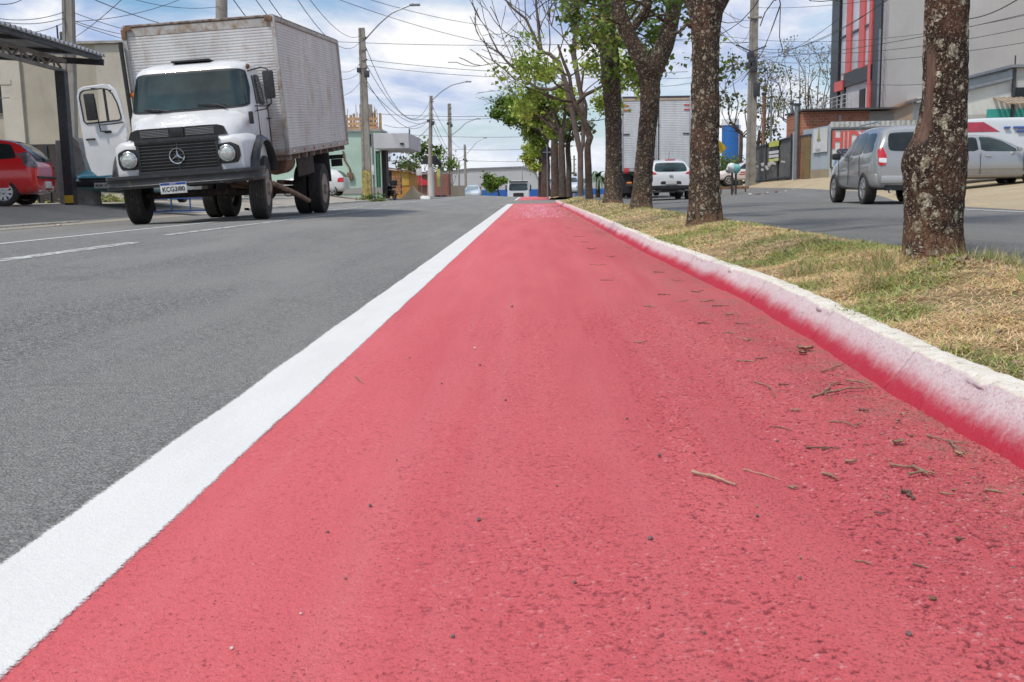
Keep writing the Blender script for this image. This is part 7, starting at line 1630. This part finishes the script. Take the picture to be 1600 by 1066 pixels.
# tree 1, nearest
T = thing("tree", "nearest median tree, thick lichen-crusted trunk with a bulge and bare scar on its left", "tree", group=GT_); Y = 4.86
pr = [(1458, 408, 45), (1458, 400, 43), (1458.5, 360, 42), (1458.5, 320, 42.5), (1459.5, 280, 45), (1461, 252, 47), (1462.5, 240, 45.5), (1466, 228, 41), (1470, 212, 37.5), (1473, 195, 35), (1475.5, 160, 33), (1477, 100, 32), (1478.5, 40, 31.5), (1479.5, 0, 31.5), (1482, -120, 31), (1488, -300, 29)]
rows = [(*wx(a, b_, Y), w * Y / FPX) for a, b_, w in pr]; trunk("trunk", rows, M_bark, T, scar=(radians(203), .34, .70, 1.20), seed=1, nt=200, nz=420, amp=.0075)
rv = random.Random(1); top = rows[-1]; mb = MB(); tips = []
for k in range(5): a = 2 * pi * k / 5 + .4; grow((top[0], top[1], top[2] - .05), (cos(a) * .6, sin(a) * .6, 1), 1.5, .06, 3, rv, mb, tips, .06, .6)
mb.build("limbs", M_bark2, T, 60); tips = [t for t in tips if t[0].z > 3.0]; leaves("crown", tips, 16, .22, .11, GREEN, T, M_leaf, 1)
# tree 2
T = thing("tree", "second median tree, straight spotted trunk just left of the side street view", "tree", group=GT_); Y = 10.2
pr = [(1101, 352, 27.5), (1101, 346, 26.5), (1101, 330, 25.5), (1100.5, 290, 23), (1101, 240, 21.5), (1102, 180, 20.5), (1102, 120, 20), (1102.5, 70, 20.5), (1103, 40, 22), (1103.5, 0, 29), (1104, -25, 24)]
rows = [(*wx(a, b_, Y), w * Y / FPX) for a, b_, w in pr]; trunk("trunk", rows, M_bark1, T, seed=12, nt=130, nz=330, amp=.011)
mb = MB(); tips = []; rv = random.Random(7); tp = rows[-1]
for d_, r_ in (((-.45, .1, 1), .11), ((.5, .1, 1), .11), ((0, .4, 1), .08)): grow((tp[0] + d_[0] * .1, tp[1], tp[2] - .25), d_, 1.9, r_, 4, rv, mb, tips, .05, .55)
mb.path([wx(1082, 41, Y), wx(1072, 38, Y), wx(1062, 50, Y), wx(1046, 54, Y - .3)], [.03, .022, .017, .012], 6)
mb.build("limbs", M_bark2, T, 60); tips = [t for t in tips if t[0].z > 3.3]; leaves("crown", tips, 9, .25, .12, GREEN, T, M_leaf, 2)
# tree 3, forked
T = thing("tree", "third median tree, trunk forking into a broad v with hanging leaves", "tree", group=GT_); Y = 17.3
pr = [(1002, 329, 17.5), (1002, 320, 16.5), (1004, 290, 14.5), (1008, 240, 13.5), (1012, 200, 13.5), (1015, 160, 14), (1016, 130, 15.5), (1016, 105, 20)]
rows = [(*wx(a, b_, Y), w * Y / FPX) for a, b_, w in pr]; trunk("trunk", rows, M_bark2, T, seed=23, nt=100, nz=260, amp=.016)
mb = MB(); tips = []; rv = random.Random(5)
def limb(pts, rad, Y, dY=0): mb.path([wx(a, b_, Y + dY * i) for i, (a, b_) in enumerate(pts)], [q * Y / FPX for q in rad], 12, False)
limb([(1012, 118), (1004, 95), (990, 70), (978, 48), (968, 20), (960, -30), (948, -70)], [14, 13.5, 12, 11.5, 11, 9, 7], Y); limb([(1018, 118), (1029, 92), (1038, 72), (1045, 50), (1050, 25), (1056, 0), (1062, -50)], [15, 15, 14.5, 13, 12, 11, 9], Y)
limb([(980, 55), (1000, 30), (1012, 5), (1010, -40)], [7, 6, 5, 4], Y)
o_l = mb; mb.build("limbs", M_bark2, T, 60)
mb2 = MB()
for (a, b_, dd, L, r) in ((960, -30, (-.8, -.2, .6), 1.0, .03), (965, 10, (-1, -.3, .2), .8, .025), (1056, -10, (.4, -.3, 1), 1.6, .05), (1012, 0, (.1, .2, 1), 1.4, .045), (985, 30, (.1, -.6, .4), .8, .025), (1000, 28, (.4, -.4, .1), .9, .025), (1046, 40, (-.6, -.2, .5), 1.0, .03), (975, 40, (-.7, -.4, -.05), .6, .02), (1010, 30, (.0, -.5, .3), .8, .02)):
    grow(wx(a, b_, Y), dd, L, r, 3, rv, mb2, tips, .0, .65, 3, 4)
mb2.build("branches", M_bark3, T, 60); tips = [t for t in tips if 828 + t[0].x * 1600 / t[0].y > 925 or rv.random() < .1]; leaves("crown", tips, 11, .12, .085, GREEN, T, M_leaf, 3, cmix=((.34, .33, .07), .06))
# tree 4
T = thing("tree", "fourth median tree, straight trunk vanishing into dense green leaves", "tree", group=GT_); Y = 24
pr = [(958, 317, 16), (958, 311, 14), (958.5, 270, 12.5), (959, 220, 12), (958, 170, 12.5), (955, 130, 14), (953, 100, 15), (951, 75, 14), (948, 40, 12), (944, 0, 9), (940, -60, 6)]
rows = [(*wx(a, b_, Y), w * Y / FPX) for a, b_, w in pr]; trunk("trunk", rows, M_bark2, T, seed=31, nt=80, nz=300, amp=.02)
mb = MB(); tips = []; rv = random.Random(15); limb([(955, 108), (944, 85), (930, 60), (918, 40), (904, 22)], [6, 5, 4.5, 4, 3], Y); limb([(905, 140), (898, 84), (900, 50), (902, 0), (896, -60)], [5, 4.5, 4.5, 4, 3], Y + 4) if 0 else None
for (a, b_, dd, L, r) in ((904, 22, (-.6, -.2, .6), .9, .025), (918, 40, (-.5, -.3, -.1), .8, .02), (930, 60, (-.3, -.5, .5), 1.0, .03), (948, 40, (.5, -.3, .4), 1.4, .04), (948, 60, (.6, -.4, -.1), 1.0, .03), (944, 0, (-.6, -.2, .5), 1.2, .04), (944, 0, (.5, -.2, .5), 1.6, .05), (950, 75, (.0, -.8, .3), 1.1, .03), (946, 20, (-.2, -.7, .2), 1.3, .035), (950, 85, (.7, -.3, -.3), .7, .02), (940, -40, (-.2, 0, 1), 1.8, .05), (880, -6, (-.9, -.2, -.1), 1.3, .02)):
    grow(wx(a, b_, Y), dd, L, r, 3, rv, mb, tips, -.02, .65, 3, 4)
mb.build("limbs", M_bark3, T, 60); tips = [t for t in tips if 828 + t[0].x * 1600 / t[0].y > 893 or rv.random() < .12]; leaves("crown", tips, 12, .13, .115, GREEN, T, M_leaf, 4, cmix=((.36, .36, .08), .05))
# tree 5: crooked thin trunk, yellow-green tiers
T = thing("tree", "crooked thin dark trunk with airy yellow-green leaves, left of the fourth tree", "tree", group=GT_); Y = 31
mb = MB(); tips = []; rv = random.Random(21)
limb([(921, 311), (920, 290), (919, 260), (918, 240), (918, 228), (922, 215), (916, 200), (912, 186), (902, 170), (897, 160)], [6.5, 5.5, 5.5, 5.2, 5, 5.5, 5, 4.6, 4.2, 4], Y); limb([(898, 162), (893, 145), (890, 120), (878, 90), (872, 70)], [3.8, 3.2, 2.8, 2.2, 1.6], Y); limb([(900, 163), (915, 148), (932, 140), (945, 132)], [3.6, 3, 2.5, 2], Y)
limb([(914, 190), (916, 165), (908, 140), (912, 110)], [3, 2.4, 2, 1.5], Y)
mb.build("trunk", M_bark3, T, 60); mb = MB()
for (a, b_, dd, L, r) in ((897, 160, (-1, 0, .3), 1.6, .04), (893, 145, (-.9, -.2, .5), 1.2, .035), (890, 120, (-.8, .2, .3), .9, .03), (890, 120, (.5, -.3, .5), 1.0, .025), (932, 140, (.5, -.2, .5), .9, .025), (912, 110, (.3, .1, .8), 1.0, .02), (897, 158, (-.9, -.3, -.15), 1.6, .03), (945, 132, (.4, 0, .3), .7, .02), (914, 190, (.9, -.2, .3), .8, .02), (900, 163, (-1, .2, 0), 2.0, .03)):
    grow(wx(a, b_, Y), dd, L, r, 3, rv, mb, tips, .02, .6, 3, 4)
mb.build("branches", M_bark3, T, 60); zc = at(860, 92, Y).z; tips = [t for t in tips if (t[0].z < zc and (828 + t[0].x * 1600 / t[0].y > 815)) or rv.random() < .06]; leaves("crown", tips, 24, .14, .12, LIME, T, M_leaf, 5, droop=.1)
# tree 6: tall, nearly leafless
T = thing("tree", "tall leafless tree spreading fine bare twigs over the road", "tree", group=GT_); Y = 39
mb = MB(); tips = []; rv = random.Random(33)
limb([(907, 306), (907, 270), (907, 240), (903, 222), (895, 180), (884, 130), (872, 95)], [5, 4.5, 4.5, 4.2, 4, 3.8, 3.6], Y); limb([(907, 240), (911, 222), (912, 190), (908, 150), (896, 84), (901, 40), (899, 0), (893, -50)], [4, 3.2, 3, 3.4, 4.4, 4, 3.6, 3], Y)
limb([(873, 98), (858, 84), (846, 82), (836, 60), (822, 30), (800, 12), (782, -10)], [3.4, 3, 2.8, 2.4, 2, 1.6, 1.2], Y); limb([(846, 84), (842, 50), (838, 10), (836, -30)], [2.6, 2.2, 1.8, 1.4], Y); limb([(884, 130), (862, 140), (838, 138), (815, 118), (795, 100), (778, 80), (765, 55)], [3, 2.6, 2.3, 2, 1.7, 1.4, 1], Y); limb([(815, 118), (805, 125), (790, 110), (770, 95), (755, 60)], [1.6, 1.4, 1.2, 1, .8], Y)
mb.build("trunk", M_bark_g, T, 60); mb = MB()
for (a, b_, dd, L, r) in ((782, -10, (-.7, 0, .6), 1.6, .03), (800, 12, (-.3, .2, 1), 1.6, .03), (822, 30, (.1, 0, 1), 1.5, .03), (836, 60, (-.6, .2, .5), 1.5, .03), (836, 0, (.2, 0, 1), 1.7, .035), (842, 50, (.4, -.2, .8), 1.5, .03), (765, 55, (-.3, 0, .9), 1.3, .02), (778, 80, (-.7, .2, .4), 1.2, .02), (795, 100, (-.8, -.2, .1), 1.4, .022), (815, 118, (-.7, .2, .6), 1.4, .025), (838, 138, (-.3, -.2, .8), 1.3, .025), (755, 60, (-.3, .1, .7), 1.0, .016), (770, 95, (-.8, 0, .3), 1.0, .016),
    (858, 84, (.2, -.3, 1), 1.6, .035), (872, 95, (.3, .2, 1), 1.7, .035), (896, 84, (-.5, .1, .9), 1.7, .035), (901, 40, (-.5, 0, .8), 1.6, .03), (901, 40, (.6, 0, .8), 1.6, .03), (899, 0, (.4, .1, .9), 1.6, .03), (893, -50, (-.3, 0, 1), 1.8, .035), (908, 150, (.6, 0, .7), 1.4, .03), (896, 100, (.6, -.2, .6), 1.5, .03), (884, 130, (-.8, 0, .6), 1.4, .025), (862, 140, (-.9, .1, 0), 1.3, .02), (870, 120, (-.9, -.1, .3), 1.5, .025), (790, 0, (-.5, .1, .8), 1.4, .025), (810, 60, (-.8, 0, .4), 1.5, .025), (800, 90, (-.5, 0, .8), 1.5, .025), (830, 30, (-.7, .1, .5), 1.4, .025), (850, 60, (-.2, .1, 1), 1.5, .03), (862, 40, (.1, .1, 1), 1.5, .03), (880, 60, (-.2, 0, 1), 1.6, .03), (772, 60, (-.5, 0, .6), 1.1, .018), (825, 105, (-.7, .1, .3), 1.3, .02)):
    grow(wx(a, b_, Y), dd, L, r, 4, rv, mb, tips, .08, .45, 3, 4, .68, .16, 4, .016)
mb.build("branches", M_bark_g, T, 60); sel = [t for t in tips if t[0].z < 4.4 and rv.random() < .5]; leaves("sparse_leaves", sel or tips[:10], 3, .12, .14, OLIVE, T, M_leaf, 6)
# the farther trunks with their merged green crowns
for (px_, w, Y, y1, fol, lb, cols, sd) in ((879, 5.6, 47, 200, [(860, 165, 17), (842, 150, 15), (880, 150, 18), (835, 180, 14), (815, 168, 12), (868, 200, 12), (850, 118, 10), (895, 170, 12)], "median tree with bright green lower crown, brown trunk just right of the diamond sign", LIME, 41),
                                      (867.5, 6.5, 56, 205, [(800, 165, 14), (785, 160, 10), (815, 190, 14), (835, 205, 12), (778, 178, 8), (858, 185, 13), (797, 188, 8)], "median tree with darker leaves reaching out left over the road", GREEN, 42),
                                      (853, 7.0, 64, 215, [(845, 200, 13), (828, 210, 10), (870, 195, 12), (840, 225, 9), (855, 170, 14)], "median tree directly behind the diamond sign pole", GREEN, 43),
                                      (846, 5.0, 74, 235, [(835, 240, 10), (826, 232, 8), (838, 222, 9), (830, 255, 7), (838, 262, 6), (822, 245, 5)], "farthest median tree with pale yellowish drooping leaves", LIME, 44),
                                      (889, 4.5, 52, 210, [(890, 195, 12), (905, 180, 10), (880, 215, 9), (915, 200, 8)], "slim median trunk between the crooked tree and the bright green one", OLIVE, 45)):
    T = thing("tree", lb, "tree", group=GT_); mb = MB(); rv = random.Random(sd); tips = []
    limb([(px_, 308), (px_ + rv.uniform(-1, 1), 285), (px_ + rv.uniform(-1, 1), 260), (px_ + rv.uniform(-2, 1), 235), (px_ - 1, y1)], [w * 1.15, w, w * .95, w * .9, w * .75], Y); mb.build("trunk", M_bark3, T, 60)
    mb = MB(); base = Vector(wx(px_ - 1, y1 + 14, Y))
    for (a, b_, r) in fol:
        t = Vector(wx(a, b_, Y)) + Vector((0, rv.uniform(-1, 1), 0)); mid = base.lerp(t, .5) + Vector((rv.uniform(-.2, .2), 0, rv.uniform(.0, .4))); mb.path([base, mid, t], [w * .45 * Y / FPX, w * .3 * Y / FPX, .02], 6, False); R_ = r * Y / FPX
        for k in range(int(6 + r * .9)):
            dd = Vector((rv.gauss(0, 1), rv.gauss(0, 1), rv.gauss(0, .8))).normalized(); q = t + dd * R_ * rv.uniform(.35, 1.05); mb.path([t.lerp(mid, rv.random() * .4), (t + q) / 2 + Vector((0, 0, .05)), q], [.02, .014, .008], 4, False); tips.append((q, dd)); tips.append(((t + q) / 2, dd))
    mb.build("limbs", M_bark3, T, 60); leaves("crown", tips, 26 if cols is not OLIVE else 12, .17, .15, cols, T, M_leaf, sd, droop=.25)
# side-street and background trees
def bg_tree(lb, Y, trunkpts, w, seeds, cols, sd, per=6, size=.2, rad=.2, L=1.6, up=.1, depth=3, tips_keep=1.0, mat=None, name="tree"):
    T = thing(name, lb, "tree"); global mb; mb = MB(); rv = random.Random(sd); tips = []
    P_ = [Vector(wx(a, b_, Y)) for a, b_ in trunkpts]; P_[0].z = min(P_[0].z, gzf(P_[0].x, Y)); mb.path(P_, [w * (1 - .4 * i / len(P_)) for i in range(len(P_))], 8, False); mb.build("trunk", mat or M_bark3, T, 60); mb = MB()
    for a, b_ in seeds: 
        s = Vector(wx(a, b_, Y)); o_ = P_[-1].lerp(P_[-2], rv.random() * .9); J = lambda k_: Vector((rv.gauss(0, k_), rv.gauss(0, k_), rv.gauss(0, k_ * .6))); dv = s - o_; hz_ = Vector((dv.x, dv.y, dv.z * .55)); q1 = o_ + hz_ * .3 + J(.12); q2 = o_ + hz_ * .62 + J(.16); q3 = o_.lerp(s, .85) + J(.1); mb.path([o_, q1, q2, q3, s], [w * .42, w * .34, w * .27, w * .22, w * .17], 6, False); grow(q2, dv.normalized() + J(.6), L * .8, w * .16, depth - 1, rv, mb, tips, up, .6, 3, 4, .68, .2, 5, .012); grow(s, (s - P_[-1]).normalized() + Vector((0, 0, .5)), L, w * .2, depth, rv, mb, tips, up, .6, 3, 4, .68, .2, 5, .012)
    mb.build("branches", mat or M_bark3, T, 60); tips = [t for t in tips if rv.random() < tips_keep]; leaves("crown", tips, per, rad, size, cols, T, M_leaf, sd)
bg_tree("slender olive-leaved tree behind the large concrete pole", 72, [(1157, 288), (1156, 260), (1158, 230), (1158, 205)], .16, [(1140, 170), (1150, 150), (1170, 165), (1175, 190), (1145, 200), (1133, 150), (1165, 215)], OLIVE, 51, 5, .26, .22, 1.7)
bg_tree("sparse yellow-tinged tree right of the concrete pole, above the gate", 74, [(1183, 275), (1183, 240), (1187, 205)], .15, [(1192, 160), (1205, 150), (1200, 130), (1215, 165), (1190, 185), (1180, 150)], ((.13, .13, .05), (.30, .28, .08)), 52, 4, .18, .22, 1.7)
bg_tree("umbrella-shaped half-bare tree behind the gate's right end", 82, [(1252, 260), (1248, 220), (1238, 190)], .17, [(1222, 150), (1235, 130), (1250, 125), (1262, 150), (1228, 170), (1215, 165), (1268, 128)], ((.16, .14, .09), (.28, .24, .15)), 53, 5, .16, .25, 2.0)
bg_tree("half-bare umbrella tree next to the tall building's black frame", 88, [(1278, 250), (1277, 215), (1275, 190)], .17, [(1265, 140), (1280, 120), (1292, 130), (1270, 165), (1290, 160), (1258, 125)], ((.16, .14, .09), (.28, .24, .15)), 54, 5, .16, .25, 2.0)
bg_tree("bushy green tree behind the brick shop on the left", 100, [(668, 300), (668, 280), (669, 270)], .16, [(655, 262), (665, 255), (675, 258), (683, 264), (648, 268)], GREEN, 55, 12, .3, .3, 1.1)
bg_tree("bare thorny bush right of the yellow banner", 100, [(705, 305), (704, 294), (704, 288)], .08, [(698, 275), (706, 268), (712, 276)], OLIVE, 56, 2, .2, .2, 1.3, mat=M_bark_g)
bg_tree("spiky pale tree behind the kiosk roof", 84, [(622, 290), (622, 270), (622, 262)], .1, [(616, 256), (624, 250), (632, 258)], OLIVE, 57, 5, .25, .2, 1.0)
bg_tree("dark green leaning bush beside the far white truck", 112, [(782, 312), (778, 296), (774, 290)], .1, [(762, 279), (767, 282), (764, 291), (775, 288), (784, 285), (771, 294)], GREEN, 58, 30, .26, .22, .25, depth=2)
def shrub(lb, px_, py_, Y, R_, cols, sd, n=60, per=14, size=.12, rad=.1):
    T = thing("shrub", lb, "shrub"); rv = random.Random(sd); c = Vector(wx(px_, py_, Y)); z0 = gzf(c.x, Y); mb = MB(); tips = []
    for k in range(n):
        dd = Vector((rv.gauss(0, 1), rv.gauss(0, 1), abs(rv.gauss(0, 1)))).normalized(); q = Vector((c.x, Y, z0)) + Vector((dd.x * R_, dd.y * R_, dd.z * (c.z - z0))) * rv.uniform(.4, 1); mb.path([(c.x + dd.x * .05, Y, z0 - .02), (Vector((c.x, Y, z0)) + q) / 2 + Vector((0, 0, .05)), q], [.02, .012, .006], 4, False); tips.append((q, dd))
    mb.build("stems", M_bark3, T, 60); leaves("foliage", tips, per, rad, size, cols, T, M_leaf, sd)
shrub("rounded soft green shrub below the blue tank", 1138, 236, 76, 1.6, ((.10, .15, .05), (.20, .27, .08)), 61, 110, 22, .2, .22)
shrub("weedy grass clump at the foot of the nearest left pole", 582, 300, 53.6, .9, ((.14, .2, .05), (.3, .33, .1)), 62, 40, 8, .12, .08)
shrub("low green weeds below the open truck door, beyond the forecourt", 150, 312, 31, 2.6, ((.16, .2, .05), (.4, .4, .15)), 63, 60, 10, .14, .12)
# palm between the trunks
T = thing("palm", "small palm-like plant seen between the fourth tree and the crooked tree", "palm"); c = Vector(wx(934, 275, 58)); z0 = gzf(c.x, 58); mb = MB(); mb.path([(c.x, 58, z0), (c.x, 58, c.z)], [.14, .1], 8); mb.build("trunk", M_bark3, T, 60); rv = random.Random(9); mb = MB()
for k in range(22):
    a = 2 * pi * k / 22 + rv.random() * .2; e = rv.uniform(.1, 1.1); L = rv.uniform(.8, 1.2); P_ = [c + Vector((cos(a) * t * L, sin(a) * t * L, L * (e * t - 1.0 * t * t))) for t in (0, .25, .5, .75, 1)]
    for i in range(4):
        p, q = P_[i], P_[i + 1]; s = Vector((-sin(a), cos(a), 0)) * .12 * (1 - i * .2); mb.add([p - s, p + s, q + s * .8, q - s * .8], [(0, 1, 2, 3)])
mb.build("fronds", pm("palm_green", (.10, .16, .08), .6), T, 60, fix=False)
